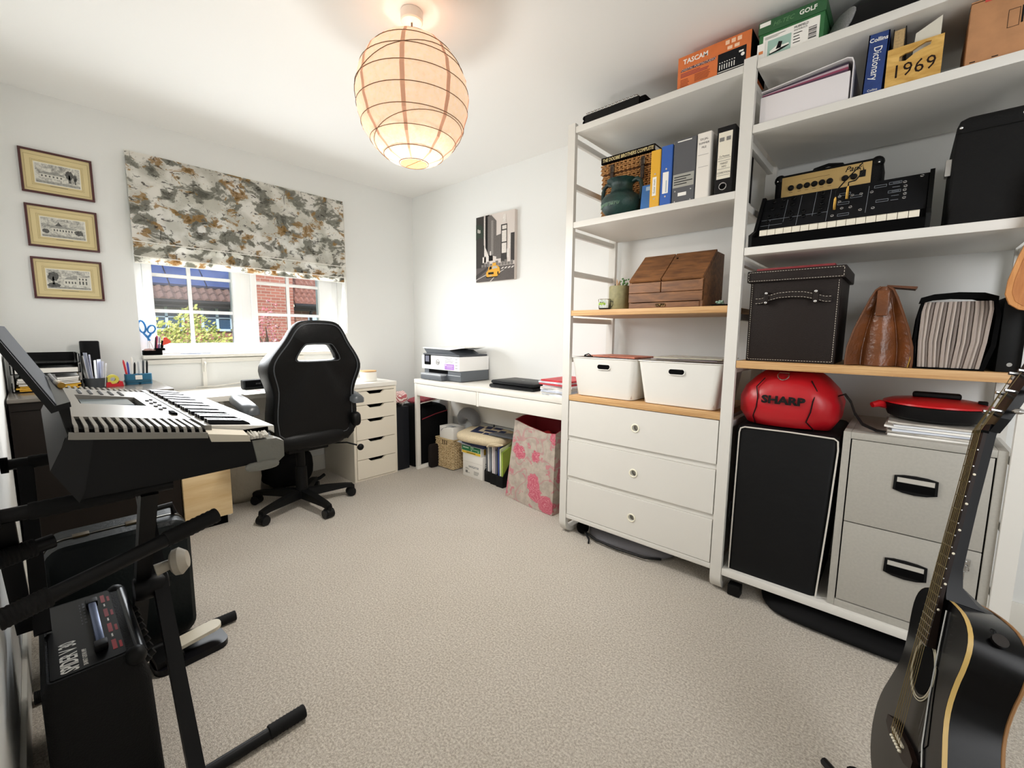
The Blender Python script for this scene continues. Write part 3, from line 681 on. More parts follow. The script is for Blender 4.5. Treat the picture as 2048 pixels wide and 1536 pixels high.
# ================================================================== right bay, top board
sb_ = thing('shoe_box', 'green golf shoe box with a white label on the top shelf', 'box', (-.40, 2.1, 2.145))
GRN = M('bottle_green_card', '#2f6b3c', .5); GRN2 = M('dark_green_card', '#285a34', .5)
B().box((-.503, 1.938, 2.146), (-.300, 2.30, 2.245), .002).build('box_body', GRN, sb_)
B().box((-.507, 1.934, 2.236), (-.296, 2.304, 2.278), .002).build('lid', GRN2, sb_)
T = FT((-.503, 1.938, 2.146), *FY)
flat([(.014, .006, .190, .082)], T, PAPER, sb_, 'size_label')
flat([(.030, .008, .105, .060)], T, M('pale_teal_print', '#9fc0b4', .5), sb_, 'shoe_picture', z=.0012)
flat([[(.038, .022), (.060, .034), (.068, .044), (.078, .030), (.098, .030), (.100, .024), (.07, .018), (.04, .014)]], T, WHITEINK, sb_, 'shoe_print', z=.0018)
flat([[(.036, .013), (.06, .017), (.075, .022), (.100, .024), (.099, .021), (.07, .013), (.037, .010)], [(.058, .022), (.066, .046), (.078, .042), (.074, .022)]], T, INK, sb_, 'shoe_print_dark', z=.0022)
text('MUIRFIELD', .011, T @ Matrix.Translation((.112, .072, .001)), INK, sb_, ax='LEFT', xs=.85); text('WHITE/BLACK', .008, T @ Matrix.Translation((.112, .062, .001)), GREYINK, sb_, ax='LEFT', xs=.8)
flat([(.158, .016+.0045*k, .182, .016+.0045*k+[.003, .0015, .002][k % 3]) for k in range(9)], T, INK, sb_, 'barcode', z=.0012)
lines(T, .02, .09, [.068, .073], .0018, GREYINK, sb_); lines(T, .112, .14, [.02, .03, .04, .05], .003, GREYINK, sb_, seed=9)
flat([(-.004, .000, .022, .058)], T, PAPER, sb_, 'price_sticker', z=.0030); flat([(.002, .022, .016, .032)], T, M('orange_ink', '#e58a4d', .5), sb_, 'price_dot', z=.0036)
T = FT((-.507, 1.934, 2.236), *FY)
text('HI-TEC', .021, T @ Matrix.Translation((.048, .020, .0004)), M('faded_green_ink', '#5f8a5e', .5), sb_, ax='LEFT', shear=.3)
text('GOLF', .021, T @ Matrix.Translation((.130, .022, .0004)), WHITEINK, sb_, ax='LEFT', bold=.0005)
flat([(.004, .024, .040, .038)], T, PAPER, sb_, 'lid_label')
dm = thing('speaker_case', 'rounded black case with a grey front panel beside the shoe box', 'case', (-.12, 2.1, 2.145))
b = B(); rings = []
for i in range(9):
    ph = i/8*pi/2; k = cos(ph); rings.append([(x, y, 2.1455+.15*sin(ph)) for x, y in rrect(-.12-.16*(.35+.65*k), 2.13-.17*(.3+.7*k), -.12+.17*(.35+.65*k), 2.13+.17*(.3+.7*k), .05*(.3+.7*k))])
b.loft(rings).build('shell', M('gloss_black', '#0b0c10', .15), dm)
T = Matrix.Translation((-.262, 1.985, 2.155)) @ Matrix.Rotation(rad(-38), 4, 'Z') @ Matrix.Rotation(rad(-22), 4, 'X')
B(T).ball((0, -.008, .045), (.045, .010, .050), 16, 10, 2.6).build('front_panel', M('grille_grey', '#8b8c8d', .5, n=(300, .4)), dm)

# ------------------------------------------------------------------ right bay, second board
wb = thing('box_file', 'white box folder with mauve papers spilling out of its top', 'binder', (-.35, 2.1, 1.914))
B().box((-.486, 1.948, 1.9145), (-.214, 2.26, 2.016), .002).build('folder', M('mauve_white_card', '#e4e0e2', .5), wb)
for k, (c, dz) in enumerate((('#4a3346', 0), ('#8d3b57', 0), ('#b7a4ac', 0), ('#35283a', 0))):
    B().loft([[(-.482, 1.951+.002*k, 2.0165+.0035*k), (-.222, 1.951+.002*k, 2.0165+.0085*k), (-.222, 2.24, 2.0165+.0085*k), (-.482, 2.24, 2.0165+.0035*k)], [(-.482, 1.951+.002*k, 2.0195+.0035*k), (-.222, 1.951+.002*k, 2.0245+.0085*k), (-.222, 2.24, 2.0245+.0085*k), (-.482, 2.24, 2.0195+.0035*k)]]).build('paper', M('paper_'+c[1:], c, .7), wb, smooth=0)
arc = [(-.484, 2.032), (-.25, 2.055), (-.225, 2.0575), (-.213, 2.052), (-.208, 2.038), (-.208, 1.9145)]
B().loft([[(x, y, z) for y in (1.945, 2.25)]+[(x+.0028 if i > 2 else x, y, z+.003) for y in (2.25, 1.945)] for i, (x, z) in enumerate(arc)]).build('cover_flap', M('mauve_white_card', '#e4e0e2', .5), wb)
dc = thing('dictionary', 'thick blue dictionary leaning on the wooden number holder', 'book', (-.15, 2.02, 1.914))
T = Matrix.Translation((-.177, 1.945, 1.9168)) @ Matrix.Rotation(rad(1.8), 4, 'Y')
NAVY = M('navy_cloth', '#1d3a78', .5, n=(40, .25))
B(T).box((0, 0, 0), (.053, .003, .188)).box((0, .0, 0), (.003, .15, .188)).box((.050, 0, 0), (.053, .15, .188)).build('cover', NAVY, dc, smooth=0)
B(T).box((.0032, .0031, .003), (.0498, .146, .185)).build('pages', PAPER, dc, smooth=0)
TF = T @ FT((.0265, 0, 0), *FY)
text('Collins', .017, TF @ Matrix.Translation((0, .168, .0003)), WHITEINK, dc, bold=.0003); text('Dictionary', .031, TF @ Matrix.Translation((0, .096, .0003)) @ Matrix.Rotation(-pi/2, 4, 'Z'), WHITEINK, dc, xs=.78)
text('Collins', .0095, TF @ Matrix.Translation((0, .014, .0003)), WHITEINK, dc)
nh = thing('magazine_holder', 'pale wooden holder cut with a hand slot and the number 1969', 'holder', (-.05, 2.05, 1.914))
GOLD = mk_wood('golden_plywood', '#b78a3c', '#dcb365', 4, st=(3, 10, 10))
HX0, HX1 = -.119, .013
hole = [(u*.036+(-.053), 2.010+.0155*w+.006*u) for u, w in ((-1, -.6), (-.55, -1), (.0, -.3), (.6, 0), (1, .1), (1.05, .8), (.7, 1.0), (.2, .75), (-.2, .4), (-.6, .5), (-1, .3))]
B().holed([(HX0, 1.915), (HX1, 1.915), (HX1, 2.038), (HX0, 2.038)], hole, -.05, 2.012, lambda u, w: (u, 1.945, w), (0, .008, 0), 28).build('front_board', GOLD, nh, smooth=0)
for x in (HX0, HX1-.007): B().prism([(1.953, 1.915), (1.953, 2.036), (2.18, 2.10), (2.19, 1.915)], 0, x, x+.007).build('side_board', GOLD, nh, smooth=0)
B().box((HX0, 1.953, 1.915), (HX1, 2.19, 1.920)).build('bottom_board', GOLD, nh, smooth=0)
text('1969', .056, FT((-.052, 1.9448, 1.963), *FY), M('burnt_brown', '#2b1710', .7), nh, name='numerals', sp=1.05, xs=.92)
B().box((-.062, 1.9435, 1.9165), (-.046, 1.945, 1.921)).build('label_stub', INK, nh, smooth=0)
ob = thing('old_book', 'old book with tan page edges standing in the number holder', 'book', (-.095, 2.05, 1.921))
B().box((-.1105, 1.962, 1.9215), (-.108, 2.12, 2.105)).box((-.081, 1.962, 1.9215), (-.0785, 2.12, 2.105)).box((-.1105, 2.12, 1.9215), (-.0785, 2.123, 2.105)).build('cover', M('book_black', '#25221f', .6), ob, smooth=0)
B().box((-.1078, 1.965, 1.924), (-.0812, 2.1195, 2.101)).build('pages', M('tan_pages', '#c7a979', .9, n=(200, .2)), ob, smooth=0)
B().prism([(-.062, 1.9215), (.004, 1.9215), (.004, 2.105), (-.055, 2.075)], 1, 1.97, 1.975).build('white_card', M('card_offwhite', '#d8d4c6', .8), None, 'plain off-white card standing in the number holder', 'card')
cb = thing('cardboard_box', 'worn brown cardboard carton near the shelf end with red tape', 'box', (.165, 2.1, 1.914))
CARD = M('corrugated_card', '#b5835a', .8, n=(18, .15))
B().box((.064, 1.945, 1.915), (.262, 2.28, 2.092), .004).build('carton', CARD, cb)
B().loft([[(.064, 1.945, 2.093), (.262, 1.945, 2.093), (.262, 2.0, 2.107), (.064, 2.0, 2.107)], [(.064, 1.945, 2.096), (.262, 1.945, 2.096), (.262, 2.0, 2.110), (.064, 2.0, 2.110)]]).build('flap', CARD, cb, smooth=0)
T = FT((.064, 1.945, 1.915), *FY); flat([(.028, .17, .15, .182)], T, M('red_tape', '#c7473c', .4), cb, 'tape')
flat([(.078, .08, .079, .128), (.1, .08, .101, .128), (.078, .08, .1, .081), (.078, .127, .1, .128), (.104, .085, .108, .13), (.01, .012, .022, .0145), (.055, .012, .068, .0145)], T, INK, cb, 'printed_mark')

# ------------------------------------------------------------------ right bay, third board: synth, amp, case
sy = thing('synthesizer', 'black patchbay synthesizer with a row of white keys on the shelf', 'synthesizer', (-.22, 2.0, 1.458))
SX = (-.476, .018)
B().prism([(1.926, 1.4585), (1.924, 1.492), (1.958, 1.500), (2.010, 1.532), (2.098, 1.672), (2.115, 1.672), (2.135, 1.4585)], 0, *SX).build('case', MATTE, sy, smooth=0)
for x0, x1 in ((SX[0]-.012, SX[0]), (SX[1], SX[1]+.012)): B().prism([(1.926, 1.4585), (1.922, 1.503), (1.99, 1.53), (2.095, 1.682), (2.118, 1.682), (2.138, 1.4585)], 0, x0, x1).build('side_cheek', BLACK, sy, smooth=0)
KEY = M('ivory_key', '#e6e0cf', .35)
n = 17; kw = (.004+.452)/n
me = None
for k in range(n):
    if me is None: me = B().prism([(1.930, 1.497), (1.930, 1.516), (1.934, 1.519), (1.975, 1.526), (1.975, 1.505)], 0, -.452, -.452+kw-.0016).build('white_key', KEY, sy, smooth=0); continue
    o = me.copy(); COL.objects.link(o); o.location.x = me.location.x+k*kw
pd = V((0, 2.098-2.010, 1.672-1.532)).normalized()
T = FT((SX[0], 2.010, 1.532), (1, 0, 0), pd); PL = .165; PW = SX[1]-SX[0]
PANEL = M('panel_black', '#15161a', .6); INKP = M('panel_ink', '#8d949c', .6)
B(T).box((.002, .003, 0), (PW-.002, PL-.002, .003), .001).build('front_panel', PANEL, sy)
flat([(.222, .005, .2232, PL-.005), (.176, .04, .177, PL-.005), (.128, .005, .129, PL-.01), (.082, .03, .083, PL-.02), (.035, .005, .036, .05), (.005, .05, .222, .0512), (.005, .022, .08, .023)]+
     [q for x, y in ((.25, .12), (.285, .10), (.25, .075), (.35, .13), (.39, .135), (.36, .06), (.39, .095), (.255, .02)) for q in ((x, y, x+.034, y+.0012), (x, y+.010, x+.034, y+.0112), (x, y, x+.001, y+.0112), (x+.033, y, x+.034, y+.0112))]+
     [(.40, .14-.02*k, .42, .1412-.02*k) for k in range(5)]+[(.335, .02, .336, PL-.02)], T, INKP, sy, 'panel_legend', z=.0036)
b0 = None
for x, y in ((.035, .145), (.068, .145), (.035, .105), (.068, .108), (.03, .065), (.06, .065), (.102, .145), (.103, .115), (.102, .075), (.145, .07), (.148, .045), (.03, .035), (.108, .04), (.105, .06), (.198, .145), (.2, .12), (.2, .095), (.2, .07), (.198, .045)):
    if b0 is None:
        b0 = B(T @ Matrix.Translation((x, y, .003))).lathe([(.0075, 0), (.0075, .004), (.005, .006), (.0045, .013), (0, .013)], 10).build('knob', BLACK, sy); q0 = V(T @ V((x, y, 0))); continue
    o = b0.copy(); COL.objects.link(o); o.location = b0.location+(V(T @ V((x, y, 0)))-q0)
b0 = None
for x, y in ((.252, .115), (.255, .088), (.29, .112), (.315, .112), (.345, .112), (.265, .055), (.29, .055), (.24, .025), (.32, .035), (.355, .035), (.432, .135), (.435, .115), (.434, .098), (.436, .08), (.475, .15), (.435, .062)):
    if b0 is None:
        b0 = B(T @ Matrix.Translation((x, y, .003))).lathe([(.0028, .001), (.0028, .003), (.0036, .004), (.0056, .003), (.006, 0)], 10).build('jack_socket', CHROME, sy); q0 = V(T @ V((x, y, 0))); continue
    o = b0.copy(); COL.objects.link(o); o.location = b0.location+(V(T @ V((x, y, 0)))-q0)
pc = thing('patch_cable', 'black patch cable with two brass plugs plugged into the synthesizer', 'cable', tuple(T @ V((.27, .08, .003))))
def W3(x, y, z): return T @ V((x, y, z))
for (x, y), (ex, ey) in (((.243, .055), (0, 0)), ((.275, .100), (0, 0))):
    p = W3(x, y, .004); d = V((-.0, -.1, 1)).normalized() if False else (T.to_3x3() @ V((.05, .55, .8))).normalized()
    B().tube([p, p+d*.036, p+d*.044], [.0052, .0050, .0026], 10).build('plug', BRASS, pc)
d = (T.to_3x3() @ V((.05, .55, .8))).normalized(); p1 = W3(.243, .055, .004)+d*.044; p2 = W3(.275, .100, .004)+d*.044
B().tube([p1, p1+d*.02, p1+d*.03+V((.02, .01, .02)), p2+d*.035+V((.035, 0, .035)), p2+V((.042, -.01, .040)), p2+V((.022, -.014, .012)), p2+d*.012, p2], .0022, 6).build('lead', BLACK, pc)

am = thing('guitar_amplifier', 'small practice amplifier with a gold control strip behind the synthesizer', 'amplifier', (-.28, 2.25, 1.458))
AX0, AX1, AY = -.462, -.112, 2.160
B().box((AX0, AY, 1.4585), (AX1, 2.335, 1.780), .022, 3).build('cabinet', M('black_tolex', '#111112', .7, b=(300, .3)), am)
T = FT((AX0, AY-.001, 1.69), *FY)
GOLDP = M('gold_panel', '#c3a469', .4, .3)
B(T).box((.028, -.012, -.002), (.318, .076, .003), .001).build('control_strip', GOLDP, am)
text('Park', .027, T @ Matrix.Translation((.262, .060, .0038)), INK, am, shear=.35, bold=.0003)
b0 = None
for x in (.062, .092, .117, .142, .167, .192, .240, .267):
    s = .8 if x in (.062, .267) else 1
    if b0 is None: b0 = B(T @ Matrix.Translation((x, .030, .003))).lathe([(.011, 0), (.011, .003), (.0085, .004), (.0075, .014), (0, .015)], 14).build('knob', BLACK, am); continue
    o = b0.copy(); COL.objects.link(o); o.location = b0.location+V((x-.062, 0, 0))
B(T).box((.284, .024, .002), (.302, .048, .006), .001).build('rocker_switch', BLACK, am)
flat([(x-.006, .012, x+.006, .0135) for x in (.062, .092, .117, .142, .167, .192, .240, .267)]+[(.1, .054, .19, .055)], T, M('gold_ink', '#6b5327', .6), am, 'panel_legend', z=.0036)
for x in (AX0, AX1): B().ball((x+(.018 if x == AX0 else -.018), AY+.016, 1.762), (.022, .022, .022), 10, 8).build('corner_cap', BLACK, am)
b = B()
for x in (AX0+.012, AX1-.012): b.ball((x, AY-.006, 1.755), .004, 8, 6)
b.build('corner_rivet', CHROME, am)
B().tube([(-.35, 2.24, 1.778), (-.335, 2.24, 1.800), (-.29, 2.24, 1.808), (-.245, 2.24, 1.800), (-.23, 2.24, 1.778)], .007, 8).build('carry_handle', BLACK, am)

bc = thing('instrument_case', 'large black hard case with a chrome latch at the shelf end', 'case', (.16, 2.15, 1.458))
TOL = M('black_case_cloth', '#131313', .75, b=(200, .2))
B().loft([[(x, y, z) for x, y in rrect(.066+k, 1.945+k*.5, .262, 2.33, .012, 3)] for z, k in ((1.4585, 0), (1.75, .0), (1.768, .006), (1.775, .018))]).build('body', TOL, bc)
b = B().tube([(.064, 1.944, 1.73), (.262, 1.944, 1.73)], .0015, 5).build('lid_seam', BLACK, bc)
B().box((.050, 1.965, 1.615), (.066, 2.0, 1.665), .003).build('latch', CHROME, bc)
b = B()
for p in ((.075, 1.945, 1.745), (.20, 1.944, 1.752)): b.ball(p, .005, 8, 6)
b.build('rivet', CHROME, bc)

# ------------------------------------------------------------------ right bay, bamboo board
lb = thing('leather_box', 'dark brown leatherette storage box with pale stitching and a strap handle', 'box', (-.33, 2.1, 1.012))
LTH = M('brown_leatherette', '#2f2623', .55, b=(250, .2)); STI = M('stitching', '#c9c0b2', .7)
B().box((-.474, 1.952, 1.0125), (-.182, 2.25, 1.335), .004).build('body', LTH, lb)
B().box((-.486, 1.940, 1.322), (-.170, 2.262, 1.366), .004).build('lid', LTH, lb)
def stitch(parent, pts, step=.0085, name='stitching'):
    b = B()
    for p, q in zip(pts, pts[1:]):
        p, q = V(p), V(q); n = max(1, int((q-p).length/step))
        for k in range(n): b.bar(p+(q-p)*(k+.15)/n, p+(q-p)*(k+.75)/n, .0014, .0014, (0, 1, .1) if abs((q-p).normalized().y) < .9 else (0, 0, 1))
    o = b.build(name, STI, parent, smooth=0); o['kind'] = 'stuff'
stitch(lb, [(-.467, 1.951, 1.318), (-.467, 1.951, 1.020), (-.189, 1.951, 1.020), (-.189, 1.951, 1.318)])
stitch(lb, [(-.480, 1.939, 1.327), (-.176, 1.939, 1.327), (-.176, 1.939, 1.360), (-.480, 1.939, 1.360), (-.480, 1.939, 1.327)])
b = B(); hp = [(-.452, 1.249), (-.43, 1.249), (-.408, 1.258), (-.37, 1.268), (-.33, 1.270), (-.29, 1.268), (-.252, 1.258), (-.225, 1.249), (-.205, 1.249)]
rings = [[(x, y, z+s) for y, s in ((1.950-.012*(1 if 1 < i < 7 else .2), .011), (1.950-.012*(1 if 1 < i < 7 else .2), -.011), (1.945-.012*(1 if 1 < i < 7 else .2), -.011), (1.945-.012*(1 if 1 < i < 7 else .2), .011))] for i, (x, z) in enumerate(hp)]
b.loft(rings).build('strap_handle', LTH, lb)
stitch(lb, [(x, 1.932 if 1 < i < 7 else 1.942, z+.009) for i, (x, z) in enumerate(hp)]); stitch(lb, [(x, 1.932 if 1 < i < 7 else 1.942, z-.009) for i, (x, z) in enumerate(hp)])
for x in (-.412, -.252):
    B().box((x-.008, 1.929, 1.236), (x+.008, 1.951, 1.282), .002).build('keeper', LTH, lb)
    b = B()
    for z in (1.241, 1.277): b.ball((x, 1.928, z), (.0055, .003, .0055), 10, 6)
    b.build('stud', CHROME, lb)
rounded('red_book', 'thin dark red book lying on the leatherette box lid', 'book', M('dark_red_card', '#7c2026', .5), (-.455, 1.946, 1.3665), (-.205, 2.2, 1.3745), .001)

gb = thing('gladstone_bag', 'tan leather gladstone bag standing end-on between the leatherette box and files', 'bag', (-.06, 2.12, 1.012))
TAN = M('tan_leather', '#70401f', .3, n=(12, .4), b=(60, .25))
b = B(); rings = []
prof_ = [(1.014, .086), (1.03, .087), (1.08, .084), (1.14, .070), (1.20, .050), (1.245, .034), (1.272, .022), (1.282, .010)]
def bagring(z, w, y):
    return None
ends = lambda z: 1.945+max(0, (z-1.05))*.02
for z, w in prof_:
    y0 = ends(z); rings.append([(-.062+w*u, y0+{1: 0, .55: .040, .15: .006}[abs(u)]*min(1, (1.29-z)*5), z) for u in (-1, -.55, -.15, .15, .55, 1)]+[(-.062+w*u, 2.30, z) for u in (1, .3, -.3, -1)])
b.loft(rings).build('body', TAN, gb, smooth=60)
b = B()
for s in (-1, 1): b.tube([(-.062+s*w, ends(z)-.001, z) for z, w in prof_], .004, 6)
b.build('edge_piping', M('dark_tan_edge', '#5e3517', .5), gb)
b = B()
for s in (-1, 1): b.tube([(-.062+s*w*.55, ends(z)+.040*min(1, (1.29-z)*5)-.002, z) for z, w in prof_[:6]], .0022, 5)
b.build('gusset_fold', TAN, gb)
B().box((-.080, 1.938, 1.185), (-.048, 1.962, 1.270), .003).build('end_tab', TAN, gb)
b = B().loft([[(-.075, 1.955+.0*k, 1.268), (-.045, 1.955, 1.268), (-.045, 2.28, 1.268), (-.075, 2.28, 1.268)], [(-.073, 1.955, 1.284), (-.047, 1.955, 1.284), (-.047, 2.28, 1.284), (-.073, 2.28, 1.284)]]).build('frame_bar', M('brown_frame', '#5d3418', .4), gb)
B().loft([[(-.058, 1.975, 1.284), (.015, 1.975, 1.272), (.015, 2.05, 1.272), (-.058, 2.05, 1.284)], [(-.058, 1.975, 1.290), (.020, 1.975, 1.280), (.020, 2.05, 1.280), (-.058, 2.05, 1.290)]]).build('closing_flap', M('brown_frame', '#5d3418', .4), gb)
B().tube([(.017, 1.944, 1.014), (.022, 1.944, 1.05)], .003, 6).build('metal_foot', BRASS, gb)

ef = thing('expanding_file', 'black expanding file with fanned pale paper pockets', 'file', (.115, 2.1, 1.012))
b = B(); N = 15
for k in range(N): pass
xs0, xs1 = .040, .172
def fan(u): return xs0+(xs1-xs0)*u, .036+(.186-.036)*u
me_ = []
for k in range(16):
    u = k/15; xb, xt = fan(u); yb = 1.945+.004*((k*7) % 3)
    mid = .5*(xb+xt)+.010*sin(pi*u)*(u-.5)*2
    b = B().loft([[(x-.001, yb+.004, z), (x+.0035, yb, z), (x+.0078, yb+.003, z), (x+.0078, 2.26, z), (x-.001, 2.26, z)] for x, z in ((xb, 1.018), (mid+.004*(u-.5), 1.10), (xt, 1.2), (xt-.006*(u-.5), 1.226))])
    b.build('pocket', M('pocket_paper_%d' % (k % 3), ('#a69a92', '#b8ada4', '#948a84')[k % 3], .8), ef, smooth=0)
B().loft([[(x, y, z) for y in (1.947, 2.28)]+[(x2, y, z) for y in (2.28, 1.947)] for x, x2, z in ((.028, .035, 1.0125), (.022, .03, 1.09), (.026, .032, 1.18), (.034, .042, 1.232))]).build('side_board', MATTE, ef, smooth=0)
B().loft([[(x, y, z) for y in (1.947, 2.28)]+[(x2, y, z) for y in (2.28, 1.947)] for x, x2, z in ((.178, .190, 1.0125), (.197, .208, 1.09), (.200, .210, 1.18), (.190, .200, 1.232))]).build('side_board', MATTE, ef, smooth=0)
B().loft([[(x, y, z) for y in (1.938, 1.96)]+[(x, y, z+.018) for y in (2.28, 1.938)] for x, z in ((.03, 1.222), (.06, 1.232), (.115, 1.236), (.17, 1.232), (.20, 1.220))]).build('top_band', MATTE, ef)
B().box((.03, 1.942, 1.0125), (.19, 2.28, 1.0175)).build('base', MATTE, ef, smooth=0)
df = thing('box_file', 'black box file at the end of the bamboo board behind the paddle', 'file', (.235, 2.1, 1.012))
B().box((.213, 1.95, 1.0125), (.264, 2.28, 1.235), .004).build('case', BLACK, df)
flat([circ(.24, 1.035, .006, 12)], FT((0, 1.95, 0), *FY), CHROME, df, 'rivet')

# ------------------------------------------------------------------ right bay, below: equipment cabinet, bag, filing cabinet
eq = thing('speaker_cabinet', 'tall black cloth-covered cabinet with pale piping under the red bag', 'cabinet', (-.31, 2.15, .114))
NYL = M('black_nylon', '#131416', .55, b=(14, .25))
b = B(); rings = []
for z, k in ((.1145, .0), (.72, .0), (.742, .004), (.75, .014)):
    rings.append([(x, y, z) for x, y in rrect(-.488+k+.016*(z-.114)*0, 1.945+k, -.140-k-.03*(1-(z-.114)/.636), 2.36, .02, 3)])
b.loft(rings).build('cover', NYL, eq)
b = B().tube([(-.478, 1.942, .118), (-.476, 1.941, .45), (-.474, 1.941, .715), (-.470, 1.941, .733), (-.455, 1.942, .740), (-.30, 1.942, .743), (-.158, 1.942, .741), (-.146, 1.941, .733), (-.143, 1.941, .70), (-.152, 1.941, .45), (-.168, 1.942, .118)], .003, 6)
b.build('piping', M('pale_piping', '#cfcbc2', .6), eq)
B().ball((-.489, 1.947, .37), (.005, .014, .045), 10, 8).build('side_loop', NYL, eq)
rb = thing('sports_bag', 'shiny red sports bag with black lettering on the cloth-covered cabinet', 'bag', (-.32, 2.1, .7505))
REDN = M('red_nylon', '#b3141f', .35, b=(9, .35)); rings = []
bprof = [(.752, .120, .10), (.758, .148, .125), (.80, .172, .150), (.86, .178, .155), (.905, .158, .145), (.945, .122, .115), (.968, .095, .09), (.976, .07, .06)]
for z, hx, hy in bprof:
    rings.append([(-.325+hx*math.copysign(abs(cos(a))**.62, cos(a)), 2.085+hy*math.copysign(abs(sin(a))**.62, sin(a))+.008*sin(5*a+z*40), z+.003*sin(4*a)) for a in [k*2*pi/40 for k in range(40)]])
B().loft(rings).build('body', REDN, rb, smooth=80)
bt = lambda z: next(((h0+(h1-h0)*(z-z0)/(z1-z0)), (y0+(y1-y0)*(z-z0)/(z1-z0))) for (z0, h0, y0), (z1, h1, y1) in zip(bprof, bprof[1:]) if z0 <= z <= z1)
def bagpt(x, z):
    hx, hy = bt(z); u = min(.999, abs((x+.325)/hx)); c = u**(1/.62); s = (1-c*c)**.5; return (x, 2.085-hy*s**.62-.004, z)
b = B()
for xs in ([(-.425, .757), (-.430, .79), (-.418, .83), (-.415, .87), (-.425, .91), (-.402, .945)], [(-.225, .757), (-.248, .79), (-.236, .83), (-.232, .87), (-.224, .91), (-.246, .945)]):
    b.tube([bagpt(x, z) for x, z in xs], .0022, 6)
b.build('piping', BLACK, rb)
T0 = FT((-.325, 1.925, .865), *FY)
tx = text('SHARP', .040, FT((0, 0, 0), (1, 0, 0), (0, 1, 0)), INK, rb, bold=.0020, xs=1.22, ex=.0)
for v in tx.data.vertices:
    p = v.co+OFF[rb.name]; x, z = p.x-.328, p.y+.864; v.co = V(bagpt(x, z))-OFF[rb.name]+V((0, -.0015-.001*(v.co.z > 0), 0))
B().tube([(-.338+.019*cos(a), 1.966+.018*sin(a)*.6, .962+.019*sin(a)) for a in [pi+k*pi/8 for k in range(9)]]+[(-.322, 1.985, .968), (-.354, 1.985, .968)], .0022, 6, closed=True).build('d_ring', CHROME, rb)
b = B(); rings = []
for p, w in (((-.17, 2.05, .885), .02), ((-.145, 2.0, .90), .02), ((-.125, 1.99, .875), .02), ((-.11, 1.985, .835), .02), ((-.085, 1.975, .800), .02), ((-.045, 1.97, .784), .018), ((-.02, 1.97, .783), .015)):
    p = V(p); rings.append([p+V((0, -w, 0)), p+V((.002, w, 0)), p+V((.002, w, .004)), p+V((0, -w, .004))])
b.loft(rings).build('shoulder_strap', BLACK, rb)

fc = thing('filing_cabinet', 'grey steel two-drawer filing cabinet with a key in its lock', 'cabinet', (.07, 2.16, .114))
STEEL = M('grey_steel', '#a9a69e', .45, n=(120, .06))
FX0, FX1, FYF = -.132, .264, 1.936
b = B().box((FX0, FYF, .1145), (FX0+.022, 2.385, .776), .002).box((FX1-.022, FYF, .1145), (FX1, 2.385, .776), .002).box((FX0+.022, FYF, .752), (FX1-.022, 2.385, .776), .002).box((FX0+.022, FYF, .1145), (FX1-.022, 2.385, .142), .002).box((FX0+.022, 2.37, .142), (FX1-.022, 2.385, .752))
b.build('body', STEEL, fc)
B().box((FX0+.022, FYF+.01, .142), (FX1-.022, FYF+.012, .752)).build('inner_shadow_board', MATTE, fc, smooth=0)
for z0, z1, hx, hz in ((.4485, .750, .070, .622), (.146, .445, .070, .325)):
    d = B().box((FX0+.026, FYF-.001, z0), (FX1-.026, FYF+.009, z1), .0015).build('drawer_front', STEEL, fc)
    T = FT((hx, FYF-.002, hz), *FY)
    B(T).prism([(-.055, -.022), (-.054, .026), (-.03, .031), (0, .0325), (.03, .031), (.054, .026), (.055, -.022), (.03, -.030), (0, -.033), (-.03, -.030)], 2, -.001, .005).build('handle', BLACK, d, smooth=0)
    flat([(-.046, .006, .046, .022)], T, M('card_holder', '#b9b6ae', .5), d, 'label_card', z=.0056)
    B(T).box((-.048, -.022, .004), (.048, .004, .0062)).build('finger_recess', MATTE, d, smooth=0)
T = FT((.205, FYF-.002, .405), *FY)
B(T).box((-.012, -.012, 0), (.012, .012, .003), .001).build('lock_plate', CHROME, fc)
B(T).lathe([(.006, .003), (.006, .007), (0, .008)], 10).box((-.0015, -.055, .008), (.0015, -.0, .010)).tube([(.010*cos(a), -.018+.010*sin(a), .009) for a in [k*pi/6 for k in range(12)]], .002, 5, closed=True).build('key', CHROME, fc)
for k in range(6):
    c = [PAPER, PLS, M('blue_white_paper', '#d5dbe6', .6), PAPER, M('sleeve_clear', '#dfe2e6', .2), PLS][k]
    T = Matrix.Translation((.10+.006*((k*5) % 3), 2.12, .7765+.008*k)) @ Matrix.Rotation(rad([2, -3, 4, -2, 3, -1][k]), 4, 'Z')
    B(T).loft([[(x, -.15, z), (x, .15, z), (x, .15, z+.0065), (x, -.15, z+.0065)] for x, z in ((-.12, .003*(k % 2)), (-.09, 0), (.04, .0), (.115, .0))]).build('document_folder', c, None, ['lowest document folder on the filing cabinet', 'second document folder up on the filing cabinet', 'bluish folder third up on the filing cabinet', 'white folder fourth up on the filing cabinet', 'clear sleeve second from the top on the filing cabinet', 'topmost document folder under the red pan'][k], 'folder', 'document folders on the filing cabinet', smooth=0)
pn = thing('electric_pan', 'round red and black electric pan with a black lid handle on the folders', 'pan', (.105, 2.12, .826))
pc_ = (.102, 2.115, .826)
B().lathe([(0, 0), (.10, 0), (.125, .01), (.138, .040), (.140, .052), (.132, .054), (.125, .045), (0, .04)], 40, pc_).build('base', M('pan_black', '#18181a', .4), pn)
B().lathe([(.136, .053), (.142, .055), (.140, .060), (.120, .068), (.07, .076), (0, .078)], 40, pc_).build('lid', M('pan_red', '#c41a22', .3), pn)
B().box((pc_[0]-.062, pc_[1]-.015, .900), (pc_[0]+.062, pc_[1]+.015, .922), .009, 3).build('lid_handle', BLACK, pn)
